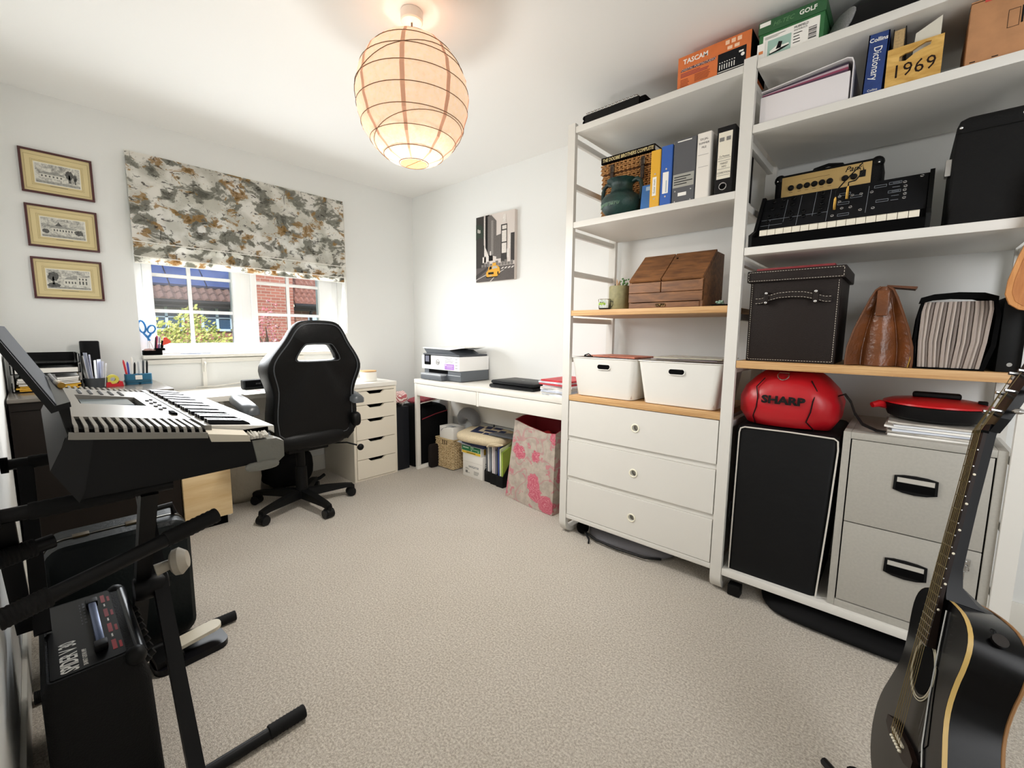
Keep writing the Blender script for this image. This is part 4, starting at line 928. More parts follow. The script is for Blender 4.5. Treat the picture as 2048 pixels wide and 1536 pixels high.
B().tube([(pc_[0]-.125, pc_[1]-.03, .866), (pc_[0]-.15, pc_[1]-.05, .872), (pc_[0]-.168, pc_[1]-.065, .866)], [.014, .013, .010], 8).build('side_handle', M('pan_red', '#c41a22', .3), pn)
B().box((pc_[0]+.100, pc_[1]-.035, .878), (pc_[0]+.122, pc_[1]-.010, .905), .003).build('hinge_lug', BLACK, pn)

# ------------------------------------------------------------------ bags on the carpet under the shelves
def softbag(name, lab_, x0, x1, y0, y1, h, mat, wob=.02, seed=1, parts=True):
    t = thing(name, lab_, 'bag', ((x0+x1)/2, (y0+y1)/2, 0)); q = random.Random(seed); ph = [q.uniform(0, 6) for _ in range(6)]
    rings = []; cx, cy = (x0+x1)/2, (y0+y1)/2
    for i in range(7):
        v = i/6; k = [.90, 1, 1.0, .97, .90, .76, .5][i]
        rings.append([(cx+(x1-x0)/2*k*math.copysign(abs(cos(a))**.6, cos(a))+wob*sin(3*a+ph[0]), cy+(y1-y0)/2*k*math.copysign(abs(sin(a))**.6, sin(a))+wob*.5*sin(4*a+ph[1]), max(.002, h*v*(1-.18*sin(2*a+ph[2])**2*v))) for a in [j*2*pi/36 for j in range(36)]])
    B().loft(rings).build('body', mat, t, smooth=80)
    return t
t = softbag('rucksack', 'grey and black soft bag flattened on the carpet under the drawers', -1.235, -.77, 1.955, 2.30, .076, M('grey_nylon', '#77767c', .6, b=(12, .5)), .012, 4)
B().tube([(-1.22, 1.968, .028), (-1.13, 1.940, .020), (-1.0, 1.935, .016), (-.86, 1.945, .018), (-.79, 1.985, .02)], .006, 6).build('zip_edge', BLACK, t)
B().ball((-1.243, 1.985, .040), (.035, .035, .036), 12, 8).build('dark_end', MATTE, t)
B().tube([(-1.20, 1.95, .03), (-1.165, 1.925, .016), (-1.155, 1.905, .006)], .005, 6).build('zip_pull', BLACK, t)
t = softbag('holdall', 'long black soft bag lying on the carpet under the filing cabinet', -.37, .22, 1.885, 2.35, .072, M('black_cloth', '#0d0d0f', .8, b=(14, .4)), .014, 9)
B().box((-.475, 1.93, .002), (-.425, 1.975, .05), .006).build('webbing_end', BLACK, t)
# ================================================================== desk along the far wall
DX0, DX1, DY0, DZ = -2.878, -1.395, 2.028, .743
dk = thing('desk', 'long narrow white desk with two flat drawers under the printer', 'desk', (-2.17, 2.2, 0))
B().box((DX0, DY0, DZ-.034), (DX1, YN-.02, DZ), .003).build('desktop', WHITE, dk)
for x in (DX0, DX1-.03):
    b = B().box((x, DY0+.002, .03), (x+.03, DY0+.036, DZ-.035), .004).box((x, YN-.06, .03), (x+.03, YN-.022, DZ-.035), .004).box((x, DY0+.002, 0), (x+.03, YN-.022, .03), .006).box((x, DY0+.036, DZ-.12), (x+.018, YN-.06, DZ-.035))
    b.build('side_frame', WHITE, dk)
B().box((DX0+.03, YN-.05, .40), (DX1-.03, YN-.035, DZ-.035)).build('back_panel', WHITE, dk, smooth=0)
b = B().box((DX0+.03, DY0+.03, .612), (DX1-.03, DY0+.045, .708)).box((-2.156, DY0+.003, .608), (-2.138, DY0+.2, .708))
b.build('drawer_rail', WHITE, dk, smooth=0)
for x0, x1 in ((DX0+.032, -2.160), (-2.134, DX1-.032)): B().box((x0, DY0+.002, .613), (x1, DY0+.018, .706), .002).build('drawer', WHITE, dk)
# printer
pr = thing('printer', 'white and grey all-in-one printer on the long narrow desk', 'printer', (-2.63, 2.24, DZ))
PW_ = M('printer_white', '#f1f1f0', .4); PG = M('printer_grey', '#5b6066', .5); PD = M('printer_dark', '#3c4046', .5)
PX0, PX1, PY0, PY1 = -2.862, -2.405, 2.094, 2.40
B().box((PX0+.012, PY0+.018, DZ+.004), (PX1-.004, PY1, DZ+.085), .005).build('base', PG, pr)
B().box((PX0+.03, PY0-.035, DZ+.003), (-2.575, PY0+.02, DZ+.038), .006).build('paper_tray', PG, pr)
B().box((PX0+.034, PY0-.037, DZ+.038), (-2.579, PY0+.03, DZ+.052), .004).build('output_tray', M('tray_grey', '#b9bdc2', .4), pr)
B().box((PX0+.075, PY0+.014, DZ+.055), (-2.56, PY0+.02, DZ+.085)).build('paper_slot', MATTE, pr, smooth=0)
B().box((-2.55, PY0+.014, DZ+.045), (PX1-.01, PY0+.02, DZ+.050)).build('trim_line', M('tray_grey', '#b9bdc2', .4), pr, smooth=0)
B().box((PX0, PY0, DZ+.083), (PX1, PY1, DZ+.190), .006).build('upper_body', PW_, pr)
B().box((PX0+.01, PY0+.008, DZ+.191), (PX1-.008, PY1-.01, DZ+.205), .004).build('scanner_lid', PD, pr)
b = B().loft([[(PX0+.03, PY0+.03, DZ+.205), (-2.47, PY0+.03, DZ+.205), (-2.47, PY1-.04, DZ+.205), (PX0+.03, PY1-.04, DZ+.205)], [(PX0+.005, PY0+.02, DZ+.243), (-2.55, PY0+.02, DZ+.235), (-2.55, PY1-.03, DZ+.235), (PX0+.005, PY1-.03, DZ+.243)]])
b.build('document_feeder', PG, pr, smooth=0)
B().loft([[(PX0, PY0+.015, DZ+.244), (-2.53, PY0+.015, DZ+.238), (-2.40, PY0+.05, DZ+.256), (-2.40, PY1-.05, DZ+.256), (-2.53, PY1-.02, DZ+.238), (PX0, PY1-.02, DZ+.244)], [(PX0, PY0+.015, DZ+.252), (-2.53, PY0+.015, DZ+.248), (-2.40, PY0+.05, DZ+.264), (-2.40, PY1-.05, DZ+.264), (-2.53, PY1-.02, DZ+.248), (PX0, PY1-.02, DZ+.252)]]).build('feeder_cover', PW_, pr, smooth=0)
T = FT((PX0, PY0-.0005, DZ+.083), *FY)
flat([rrect(.042, .035, .118, .112, .006)], T, MATTE, pr, 'control_bezel', z=.004, th=.004)
flat([(.056, .058, .104, .104)], T, M('lcd_grey', '#6d6f80', .2), pr, 'control_screen', z=.0046)
T2 = T @ Matrix.Translation((.205, .058, .0006))
B(T2).tube([(.020*cos(a), .020*sin(a), 0) for a in [k*pi/12 for k in range(24)]], .0016, 5, closed=True).build('logo_ring', GREYINK, pr)
text('hp', .030, T2, GREYINK, pr, name='logo', shear=.25, bold=.0002)
flat([(.29, .008, .398, .050)], T, M('lilac_print', '#b07fd0', .5), pr, 'sticker')
flat([(.293, .062+.010*k, .293+[.09, .10, .07, .085][k], .0645+.010*k) for k in range(4)]+[(.412, .02+.022*k, .435, .023+.022*k) for k in range(4)], T, GREYINK, pr, 'sticker_text')
flat([(.296, .036, .31, .046), (.315, .036, .385, .040), (.315, .028, .38, .030), (.315, .018, .385, .020)], T, M('pale_lilac', '#e6d3f0', .5), pr, 'sticker_text', z=.0012)
# laptops and magazines
LAP = M('black_laptop', '#232426', .4)
for k, (z, a, l) in enumerate(((DZ, 2, 'lower black laptop on the narrow desk, peeping out below the other'), (DZ+.026, -1, 'upper closed black laptop lying on the other laptop'))):
    t = thing('laptop', l, 'laptop', (-1.92, 2.21, z), 'closed laptops on the narrow desk'); T = Matrix.Translation((-1.905+.012*k, 2.215+.004*k, z)) @ Matrix.Rotation(rad(a), 4, 'Z')
    B(T).loft([[(x, y, zz) for x, y in rrect(-.19+i, -.125+i, .19-i, .125-i, .012, 3)] for zz, i in ((.001, .008), (.006, 0), (.014, 0))]).build('base', LAP, t)
    B(T).loft([[(x, y, zz) for x, y in rrect(-.19+i, -.125+i, .19-i, .125-i, .012, 3)] for zz, i in ((.0148, 0), (.020, 0), (.025, .006))]).build('lid', LAP, t)
    if k: flat([circ(0, 0, .014)], T, M('lid_logo', '#303236', .2), t, 'lid_emblem', z=.0256)
q = random.Random(2)
cs = ['#dfe4ee', '#e9e7e2', '#cfd6e6', '#f0efec', '#d9d3d0', '#e6e8ee', '#c33a44', '#d9dce4', '#c8323c']
nm = ['lowest', 'second', 'third', 'fourth', 'fifth', 'sixth', 'seventh', 'eighth', 'topmost']
for k in range(9):
    T = Matrix.Translation((-1.512+q.uniform(-.012, .012), 2.20+q.uniform(-.01, .01), DZ+.0005+.0105*k)) @ Matrix.Rotation(rad(q.uniform(-7, 7)), 4, 'Z')
    B(T).box((-.105, -.145, 0), (.105, .145, .010)).build('magazine', M('mag_'+cs[k][1:], cs[k], .5, n=(25, .25)), None, '%s magazine of the pile between the laptops and shelf post%s' % (nm[k], ', red' if k in (6, 8) else ''), 'magazine', 'magazines piled on the narrow desk')
# under the desk
bb = thing('carrier_bag', 'stiff black paper carrier bag standing between drawer unit and desk', 'bag', (-3.1, 1.96, 0))
B().loft([[(x, y, z) for x, y in ((-2.945, 1.903), (-2.94, 1.96), (-2.945, 2.018), (-3.20, 2.018), (-3.20, 1.903))] for z in (.001, .25, .515)]).build('body', M('black_paper', '#24272e', .6, b=(10, .3)), bb, smooth=0)
b = B(); q = random.Random(8)
for k in range(12): b.quad(*[V((-3.0+q.uniform(-.1, .05), 1.96+q.uniform(-.055, .055), .515+q.uniform(0, .028))) for _ in range(4)])
b.build('crumpled_lining', M('black_film', '#17181b', .25), bb, smooth=0, fix=False)
def mk_stripe():
    g = NT('red_white_stripe'); v = g.co((1, 1, 1), (.5, .3, .2)); w = g.n('TexWave', {'Vector': v, 'Scale': 26, 'Distortion': 3.5, 'Detail': 1}).outputs[0]
    return g.color(g.mix(g.step(w, .45, .55), '#b5646a', '#eee0da'), .9)
t = thing('striped_cloth', 'red and white striped cloth piled on the black carrier bag', 'cloth', (-3.1, 1.97, .55))
B().ball((-3.03, 1.962, .588), (.095, .062, .040), 30, 12, 4).bend(lambda c: (c.x, c.y, c.z+.008*sin(c.x*60)+.006*sin(c.y*90+c.x*20))).build('folds', mk_stripe(), t, smooth=80)
b = B().tube([(-2.97, 1.93, .52), (-2.965, 1.94, .57), (-2.962, 1.96, .592), (-2.965, 1.985, .575), (-2.97, 1.995, .52)], .0025, 6).build('bag_handle', BLACK, bb)
sc_ = thing('suitcase', 'black soft suitcase with a thin red stripe standing in the corner past the desk end', 'suitcase', (-3.05, 2.22, 0))
B().loft([[(x, y, z) for x, y in rrect(-3.20+k, 2.045+k, -2.892-k, 2.405-k, .04)] for z, k in ((.002, .01), (.03, 0), (.42, 0), (.475, .015), (.50, .05))]).build('body', M('black_canvas', '#101012', .85, b=(60, .3), spec=.15), sc_)
B().tube([(-2.889, 2.11, .40), (-2.888, 2.25, .43), (-2.889, 2.38, .445)], .004, 5).build('red_stripe', M('deep_red', '#8c1e2c', .6), sc_)
B().tube([(-2.94, 2.13, .49), (-2.93, 2.14, .515), (-2.93, 2.24, .52), (-2.94, 2.25, .495)], .007, 6).build('handle', BLACK, sc_)
t = thing('holdall', 'dark brown canvas pouch on the carpet in front of the black soft suitcase', 'bag', (-2.815, 2.165, 0))
B().ball((-2.815, 2.165, .0995), (.020, .045, .098), 16, 10, 6).build('body', M('brown_canvas', '#2a2320', .8), t)
t = thing('cushion', 'red tartan seat cushion lying on the black soft suitcase', 'cushion', (-3.02, 2.24, .525))
B().ball((-3.0, 2.235, .551), (.11, .16, .020), 24, 8, 3).bend(lambda c: (c.x, c.y, c.z+(c.y-2.235)*.10)).build('pad', M('tartan_red', '#a8444c', .9, n=(45, .5), col2='#5d1f2a'), t, smooth=80)
B().tube([(-2.893, 2.10, .533), (-2.889, 2.235, .547), (-2.893, 2.37, .562)], .004, 5).build('piping', M('pale_hem', '#f4f1ea', .7), t)
wk = thing('wicker_basket', 'square pale wicker basket standing on the carpet under the desk', 'basket', (-2.74, 2.3, 0))
bx0, bx1, by0, by1, bh = -2.834, -2.620, 2.208, 2.375, .252
B().box((bx0+.004, by0+.004, .004), (bx1-.004, by1, bh-.05)).build('lining', M('willow_dark', '#6d5433', .9), wk, smooth=0)
weave(wk, bx0, bx1, by0, by1, .008, bh-.052, WICK2, 17, 9, 'fr', .0052, .006)
for s in ((bx0, bx0+.075), (bx0+.150, bx1)):
    weave(wk, s[0], s[1], by0, by1, bh-.05, bh-.014, WICK2, 3, 3, 'f', .0052, .006)
weave(wk, bx0, bx1, by0, by1, bh-.05, bh-.014, WICK2, 3, 9, 'r', .0052, .006)
B().tube([(bx0, by0, bh-.006), (bx1, by0, bh-.006), (bx1, by1, bh-.006), (bx0, by1, bh-.006)], .0085, 6, closed=True).build('rim', WICK2, wk)
b = B()
for k in range(4): b.bar((bx0+.075+.025*k, by0, bh-.05), (bx0+.075+.025*k, by0, bh-.01), .007, .007, (0, 1, 0))
b.build('handle_stakes', WICK2, wk)
bt_ = thing('tissue_box', 'plain white box with a torn grey wrapper on the wicker basket', 'box', (-2.70, 2.29, .2465))
B().box((-2.790, 2.212, .2465), (-2.618, 2.34, .350), .003).build('carton', PAPER, bt_)
b = B().loft([[(-2.775, 2.2105, .300), (-2.765, 2.2105, .322), (-2.70, 2.2105, .352)], [(-2.755, 2.2095, .322), (-2.74, 2.2095, .336), (-2.66, 2.215, .354)], [(-2.72, 2.23, .353), (-2.69, 2.25, .358), (-2.63, 2.26, .355)]], cap=False, closed=False).build('torn_wrapper', M('grey_film', '#8c8f92', .3), bt_, smooth=0)
t = thing('neck_pillow', 'grey horseshoe neck pillow lying on the white box under the desk', 'pillow', (-2.56, 2.31, .352))
B().tube([V((-2.56+.085*cos(a), 2.33-.01*sin(a), .385+.085*sin(a))) for a in [rad(-10+k*20) for k in range(11)]], [.03, .040, .044, .046, .047, .047, .047, .046, .044, .040, .03], 14).build('cushion', M('grey_velour', '#77787b', .95, sheen=.4), t, smooth=80)
def parcel(name, lab_, cat, x0, x1, y0, y1, z0, z1, mat, bev=.002): 
    t = thing(name, lab_, cat, ((x0+x1)/2, (y0+y1)/2, z0)); B().box((x0, y0, z0), (x1, y1, z1), bev).build('carton', mat, t); return t
CW = M('carton_white', '#ece9e2', .6)
pb = parcel('paper_carton', 'white copier paper carton with dark printed name standing on the carpet', 'box', -2.494, -2.272, 2.205, 2.38, .0005, .180, CW)
T = FT((-2.494, 2.205, 0), *FY)
text('NAVIGATOR', .023, T @ Matrix.Translation((.122, .082, .0004)), M('slate_ink', '#5a6068', .6), pb, shear=.1, bold=.0003, xs=.85)
lines(T, .03, .075, [.066, .058], .003, GREYINK, pb); lines(T, .125, .185, [.05, .042, .034, .026], .003, GREYINK, pb, seed=6); flat([(.03, .028, .055, .048), (.058, .03, .08, .033)], T, GREYINK, pb, 'print_block'); flat([(.0, .118, .222, .1195)], T, M('seam_grey', '#c7c3bb', .6), pb, 'carton_seam')
flat([(.03+.0, .07+.016*k, .11, .078+.016*k) for k in range(4)], FT((-2.272, 2.205, 0), *FX), INK, pb, 'side_print')
pb2 = parcel('paper_ream', 'green and yellow printed paper ream lying on the copier carton', 'box', -2.506, -2.286, 2.200, 2.37, .181, .250, CW)
T = FT((-2.506, 2.200, .181), *FY)
flat([(.006, .024, .214, .064)], T, M('green_print', '#1f7a48', .5), pb2, 'green_band'); flat([(.006, .004, .214, .022)], T, M('yellow_print', '#e6c33a', .5), pb2, 'yellow_band')
flat([(.02, .044, .085, .054), (.105, .052, .14, .060), (.105, .042, .20, .046), (.11, .030, .122, .037), (.185, .030, .198, .037)], T, M('pale_green_ink', '#bfe0c4', .5), pb2, 'print_line', z=.0012)
flat([(.06, .008, .16, .016)], T, M('olive_ink', '#8a7420', .5), pb2, 'print_line', z=.0012)
flat([(.03, .010, .10, .055)], FT((-2.286, 2.200, .181), *FX), M('ochre_print', '#b8912e', .5), pb2, 'side_print')
t = thing('document_wallet', 'navy document wallet with loose white papers on the paper ream', 'folder', (-2.39, 2.28, .2515))
B().box((-2.49, 2.19, .2515), (-2.25, 2.36, .284), .003).build('wallet', M('navy_card', '#222f55', .5), t)
B().loft([[(-2.54, 2.185, .262), (-2.39, 2.175, .253), (-2.37, 2.30, .286), (-2.53, 2.30, .288)], [(-2.54, 2.185, .264), (-2.39, 2.175, .255), (-2.37, 2.30, .288), (-2.53, 2.30, .290)]]).build('loose_paper', M('blue_white_paper', '#d5dbe6', .6), t, smooth=0)
t = thing('canvas_tote', 'folded cream canvas tote bag with navy lettering on the pile under the desk', 'bag', (-2.30, 2.26, .292))
CAN = M('cream_canvas', '#d3c2a2', .9, n=(120, .12), b=(200, .2))
TB = Matrix.Translation((-2.30, 2.265, .335)) @ Matrix.Rotation(rad(8), 4, 'Z') @ Matrix.Rotation(rad(7), 4, 'X')
B(TB).ball((0, 0, 0), (.225, .135, .036), 30, 10, 4.2).build('body', CAN, t, smooth=60)
lb_ = lambda p: [(x*.14+.02, y*.075+.012) for x, y in p]
flat([lb_([(-1, .9), (-.9, -.9), (-.1, -.9), (-.1, -.4), (-.55, -.4), (-.6, .9)]), lb_([(-.5, 1.2), (-.45, .5), (-.05, .5), (-.1, 1.2)]), lb_([(-.3, .3), (-.25, -.2), (.5, -.2), (.5, .3)]), lb_([(.0, -.5), (0, -1), (1, -1), (1, .6), (.62, .6), (.6, -.5)]), lb_([(.05, 1.2), (.0, .7), (.55, .7), (.55, 1.2)])], TB, M('navy_print', '#1d2547', .8), t, 'lettering', z=.0372)
B().tube([(-2.16, 2.14, .30), (-2.12, 2.125, .325), (-2.06, 2.125, .34), (-2.02, 2.15, .335), (-2.08, 2.17, .315), (-2.14, 2.17, .31)], .006, 6).build('handle', CAN, t)
b = B()
for k in range(3): pass
MF = M('magfile_black', '#161719', .5)
lbs = ['black magazine file nearest the copier carton, papers sticking up', 'middle black magazine file of three under the desk', 'black magazine file beside the floral bag']
for k in range(3):
    x = -2.262+.071*k; y0 = 2.215-.010*k
    t = thing('magazine_file', lbs[k], 'file', (x+.033, 2.3, 0), 'magazine files under the desk')
    prof_ = [(y0, .0005), (y0, .085), (y0+.03, .115), (2.36, .29), (2.37, .0005)]
    for xx in (x, x+.063): B().prism(prof_, 0, xx, xx+.003).build('side', MF, t, smooth=0)
    B().box((x, y0-.002, .0005), (x+.066, y0+.002, .085), .001).build('front', MF, t)
    B().box((x, 2.366, .0005), (x+.066, 2.37, .29)).build('back', MF, t, smooth=0)
    cols = [['#5a5d63', '#e8e6e2', '#8f949c'], ['#ece9e6', '#d5c9cc', '#7b7d82'], ['#3a4a8a', '#e6edc0', '#9fb84a']][k]
    for j, c in enumerate(cols):
        xx = x+.008+.018*j; B().prism([(y0+.012, .004), (y0+.006, .30-.02*j), (2.34, .345-.02*j), (2.345, .004)], 0, xx, xx+.012).build('brochure', M('br_'+c[1:], c, .5), t, smooth=0)
t = thing('grey_folder', 'grey plastic folder lying across the tops of the magazine files', 'folder', (-2.13, 2.28, .345))
B(Matrix.Translation((-2.10, 2.29, .362)) @ Matrix.Rotation(rad(-4), 4, 'X') @ Matrix.Rotation(rad(6), 4, 'Z')).box((-.115, -.08, 0), (.115, .10, .012), .002).build('cover', M('grey_plastic', '#4f5257', .4), t)
def mk_floral():
    g = NT('floral_print'); base = g.tc.outputs['Object']
    nc = g.n('TexNoise', {'Vector': base, 'Scale': 9., 'Detail': 2}).outputs[1]; ncf = g.n('TexNoise', {'Vector': base, 'Scale': 38., 'Detail': 2}).outputs[1]
    def warp(v, n_, k):
        o = g.n('VectorMath', {0: n_, 1: (.5, .5, .5)}, operation='SUBTRACT'); o2 = g.n('VectorMath', {0: o.outputs[0], 'Scale': k}, operation='SCALE'); return g.n('VectorMath', {0: v, 1: o2.outputs[0]}, operation='ADD').outputs[0]
    v = warp(warp(g.co((1, .35, 1)), nc, .05), ncf, .035)
    d = g.n('TexVoronoi', {'Vector': v, 'Scale': 6.5, 'Randomness': .75}).outputs['Distance']
    fl = g.step(d, .47, .44); petal = g.math('SINE', g.math('MULTIPLY', d, 95)); vein = g.step(petal, .5, .8)
    sm = g.step(g.noise(warp(g.co((1, .4, 1), loc=(4, 2, 1)), ncf, .03), 17, 2, .5, .5), .60, .62)
    vine = g.step(g.math('ABSOLUTE', g.math('SUBTRACT', g.noise(g.co((1, .4, 1), loc=(1, 5, 2)), 7, 1), .5)), .018, .010)
    bg_ = g.mix(g.step(g.noise(base, 25, 4), .4, .6), '#a89c90', '#b9ada0')
    c = g.mix(g.math('MULTIPLY', vine, .5), bg_, '#b8757c'); c = g.mix(g.math('MULTIPLY', sm, .75), c, '#c0707c')
    c = g.mix(fl, c, '#bd5a6c'); c = g.mix(g.math('MULTIPLY', g.math('MULTIPLY', vein, fl), .6), c, '#d99aa0')
    return g.color(c, .7)
fb = thing('shopping_bag', 'tall grey shopping bag printed with pink flowers, red inside', 'bag', (-1.72, 2.16, 0))
FLR = mk_floral()
def bagq(z):
    t = z/.55; fx0 = -1.945+.075*t; fx1 = -1.510+.0*t; s = .012*sin(6*t)
    return [(fx0, 2.105+.01*t, z), (fx0+.14, 2.085+.02*t+s, z), (fx0+.28, 2.065+.022*t-s, z), (fx1, 2.056+.022*t, z), (fx1+.01, 2.15, z), (fx1-.02, 2.30, z), (fx0+.2, 2.315, z), (fx0+.04, 2.30, z), (fx0-.005, 2.20, z)]
zs_ = [.002, .03, .12, .22, .32, .42, .50]; rings = [bagq(z) for z in zs_]
top = [.545, .520, .500, .510, .535, .575, .58, .575, .56]; rings.append([(p[0], p[1], h) for p, h in zip(bagq(.53), top)])
cen = lambda r: (sum(p[0] for p in r)/9, sum(p[1] for p in r)/9)
b = B().loft(rings, cap=False); b.f([b.v(p) for p in rings[0]])
b.build('outside', FLR, fb, smooth=50, fix=False)
inn = []
for r in rings[:0:-1]:
    c = cen(r); inn.append([(p[0]+(c[0]-p[0])*.05, p[1]+(c[1]-p[1])*.12, p[2]-.001+.02*(p[2] < .02)) for p in r])
b = B().loft([rings[-1]]+inn, cap=False); b.build('lining', M('red_lining', '#8d1520', .6), fb, smooth=50, fix=False)
t = thing('red_bundle', 'crumpled red fabric stuffed in the flower-printed shopping bag', 'cloth', (-1.70, 2.19, .38))
B().ball((-1.69, 2.20, .40), (.115, .062, .08), 24, 12, 2.2).bend(lambda c: (c.x+.008*sin(c.z*80), c.y+.008*sin(c.x*60), c.z+.012*sin(c.x*45)+.01*sin(c.y*70))).build('folds', M('bright_red_cloth', '#b3121d', .5), t, smooth=80)
B().tube([(-2.36, 2.41, .60), (-2.355, 2.41, .40), (-2.35, 2.40, .05), (-2.34, 2.38, .01)], .004, 6).build('power_cable', BLACK, None, 'thin black cable hanging down the wall under the desk', 'cable')

# ================================================================== desk under the window: drawer unit, desktop, things on it
ax0, ax1, ay0, ay1 = -3.40, -2.916, 1.525, 1.889
al = thing('drawer_unit', 'white drawer unit of five drawers with angled cut-out pulls', 'drawers', (-3.15, 1.70, 0))
AW = M('warm_white_lacquer', '#e9e2d2', .4)
B().box((ax0, ay0, 0), (ax1-.004, ay0+.020, .698), .002).box((ax0, ay1-.020, 0), (ax1-.004, ay1, .698), .002).box((ax0, ay0+.02, .678), (ax1-.004, ay1-.02, .698)).box((ax0, ay0+.02, 0), (ax1-.006, ay1-.02, .012)).box((ax0, ay0+.02, .012), (ax0+.008, ay1-.02, .678)).build('carcass', AW, al)
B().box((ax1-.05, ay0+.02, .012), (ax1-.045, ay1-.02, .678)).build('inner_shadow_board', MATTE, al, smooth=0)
zsd = [.014, .163, .313, .465, .573, .676]
for z0, z1 in zip(zsd, zsd[1:]):
    y0, y1 = ay0+.022, ay1-.022; a, c = y0+.088, y1-.085
    B().prism([(y0, z0+.002), (y1, z0+.002), (y1, z1-.002), (c, z1-.002), (c-.026, z1-.024), (a+.026, z1-.024), (a, z1-.002), (y0, z1-.002)], 0, ax1-.020, ax1).build('drawer_front', AW, al, smooth=0)
wd = thing('writing_desk', 'long white desktop under the window resting on the drawer unit', 'desk', (-3.15, 1.2, 0))
B().box((XW+.018, .49, .701), (-2.914, 1.893, .733), .002).build('desktop', WHITE, wd)
for x in (-2.96, -3.36): B().tube([(x, .728, .70), (x, .728, 0)], .013, 10).build('leg', WHITE, wd)
br = thing('monitor_bracket', 'white metal rail on bracket legs fixed under the window sill', 'bracket', (-3.40, .9, .735))
B().box((XW+.002, .47, .900), (XW+.020, 1.40, .928), .003).build('rail', WHITE, br)
for y in (.742, 1.112):
    B().box((XW+.017, y, .735), (XW+.034, y+.022, .93), .003).build('upright', WHITE, br)
    B().bar((XW+.06, y+.011, .905), (XW+.03, y+.011, .845), .022, .008, (0, 1, 0)).build('brace', WHITE, br)
b = B().tube([(XW+.03, .70, .741), (XW+.055, .74, .746), (XW+.06, .80, .743), (XW+.05, .95, .755), (XW+.055, 1.1, .745), (XW+.04, 1.3, .745)], .004, 6).build('white_cable', WHITE, None, 'white cable running along the back of the window desk', 'cable')
cn = thing('canister', 'small white candle pot with a wooden lid on the drawer unit', 'pot', (-3.06, 1.735, .7335))
B().lathe([(0, 0), (.058, 0), (.062, .004), (.062, .072), (0, .072)], 32, (-3.06, 1.735, .7335)).build('pot', M('white_ceramic', '#efece4', .4), cn)
B().lathe([(0, .0725), (.060, .0725), (.062, .075), (.060, .081), (0, .081)], 32, (-3.06, 1.735, .7335)).build('lid', BAMBOO, cn)
sp = thing('speaker', 'small black oblong speaker on the window desk', 'speaker', (-3.12, .97, .7335))
T = Matrix.Translation((-3.14, .975, .7335)) @ Matrix.Rotation(rad(4), 4, 'Z')
B(T).box((-.028, -.085, .004), (.026, .11, .062), .008, 3).build('body', M('speaker_black', '#26282a', .5), sp)
B(T).box((.0262, -.076, .016), (.0275, .10, .056), .0006).build('grille', MATTE, sp)
B(T).box((-.03, -.08, 0), (.032, .105, .010), .004).build('cradle', BLACK, sp)
text('BOSE', .013, T @ FT((.0277, .0, .036), *FX), M('faint_logo', '#3d3d3f', .3), sp, name='logo', shear=.2)
sheet('desk_pad', 'white printed sheet with a round red seal on the window desk', 'paper', -3.0, .92, .7332, .26, .20, 3, PAPER, .0008)
flat([circ(0, 0, .022, 20, .016)], Matrix.Translation((-3.03, .95, .734)), M('plum_seal', '#7d4a52', .6), bpy.data.objects['desk_pad'], 'seal')
lines(Matrix.Translation((-3.09, .85, .734)), 0, .16, [.0, .015, .03, .045], .004, M('faint_ink', '#9fb4c9', .7), bpy.data.objects['desk_pad'])
# window-sill caddy
cy = thing('desk_caddy', 'black mesh desk caddy crammed with pens on the window sill', 'caddy', (XW+.005, .49, .9575))
B().loft([[(x, y, z) for x, y in rrect(XW-.05, .455, XW+.030, .545, .012, 3)] for z in (.9575, .985)]).loft([[(x, y, z) for x, y in rrect(XW-.05, .515, XW+.025, .560, .01, 3)] for z in (.985, .999)]).build('tray', MATTE, cy)
B().loft([[(XW+.02+.01*cos(a)*1, .49+.03*cos(a), .975+.012*sin(a)) for a in [k*pi/4 for k in range(8)]], [(XW-.03+.01*cos(a), .49+.03*cos(a), .985+.012*sin(a)) for a in [k*pi/4 for k in range(8)]]]).build('bundle', M('copper_bits', '#7a5346', .5, n=(60, .5)), cy)
ss = thing('scissors', 'blue-handled scissors standing in the black desk caddy', 'scissors', (XW-.01, .49, 1.0))
for s, cy_, cz, ry, rz in ((-1, .462, 1.130, .016, .036), (1, .506, 1.115, .018, .024)):
    B().tube([(XW-.012, cy_+ry*cos(a)+.004*sin(a)*s, cz+rz*sin(a)) for a in [k*2*pi/16 for k in range(16)]], .0055, 7, closed=True).build('finger_loop', BLUE, ss)
    B().tube([(XW-.012, cy_+s*.0, cz-rz+.004), (XW-.012, .486, 1.062), (XW-.012, .492-.003*s, 1.045)], [.006, .007, .006], 7).build('shank', BLUE, ss)
    B().bar((XW-.012+.001*s, .490, 1.05), (XW-.012+.001*s, .500-.012*s, .985), .010, .0016, (0, 1, 0)).build('blade', CHROME, ss)
for k, (y, dz, ty, c, l) in enumerate(((.515, .07, .008, '#2b2b2e', 'black pen in the desk caddy beside the scissors'), (.524, .078, .004, '#b02a5a', 'magenta marker in the desk caddy'), (.532, .068, .010, '#5a2f7a', 'purple pen in the desk caddy'), (.54, .074, -.004, '#d8d8d8', 'silver pen in the desk caddy'))):
    B().tube([(XW-.01, y, .99), (XW-.012, y+ty, .99+dz), (XW-.012, y+ty*1.1, .99+dz+.01)], [.0045, .0045, .0015], 7).build('pen', M('pen_'+c[1:], c, .4), None, l, 'pen', 'pens in the desk caddy')
t = thing('tape_measure', 'orange red stapler head sticking up out of the desk caddy', 'stapler', (XW-.01, .56, 1.0))
B().bar((XW-.012, .545, .985), (XW-.012, .556, 1.045), .014, .012, (0, 1, 0)).build('grip', MATTE, t)
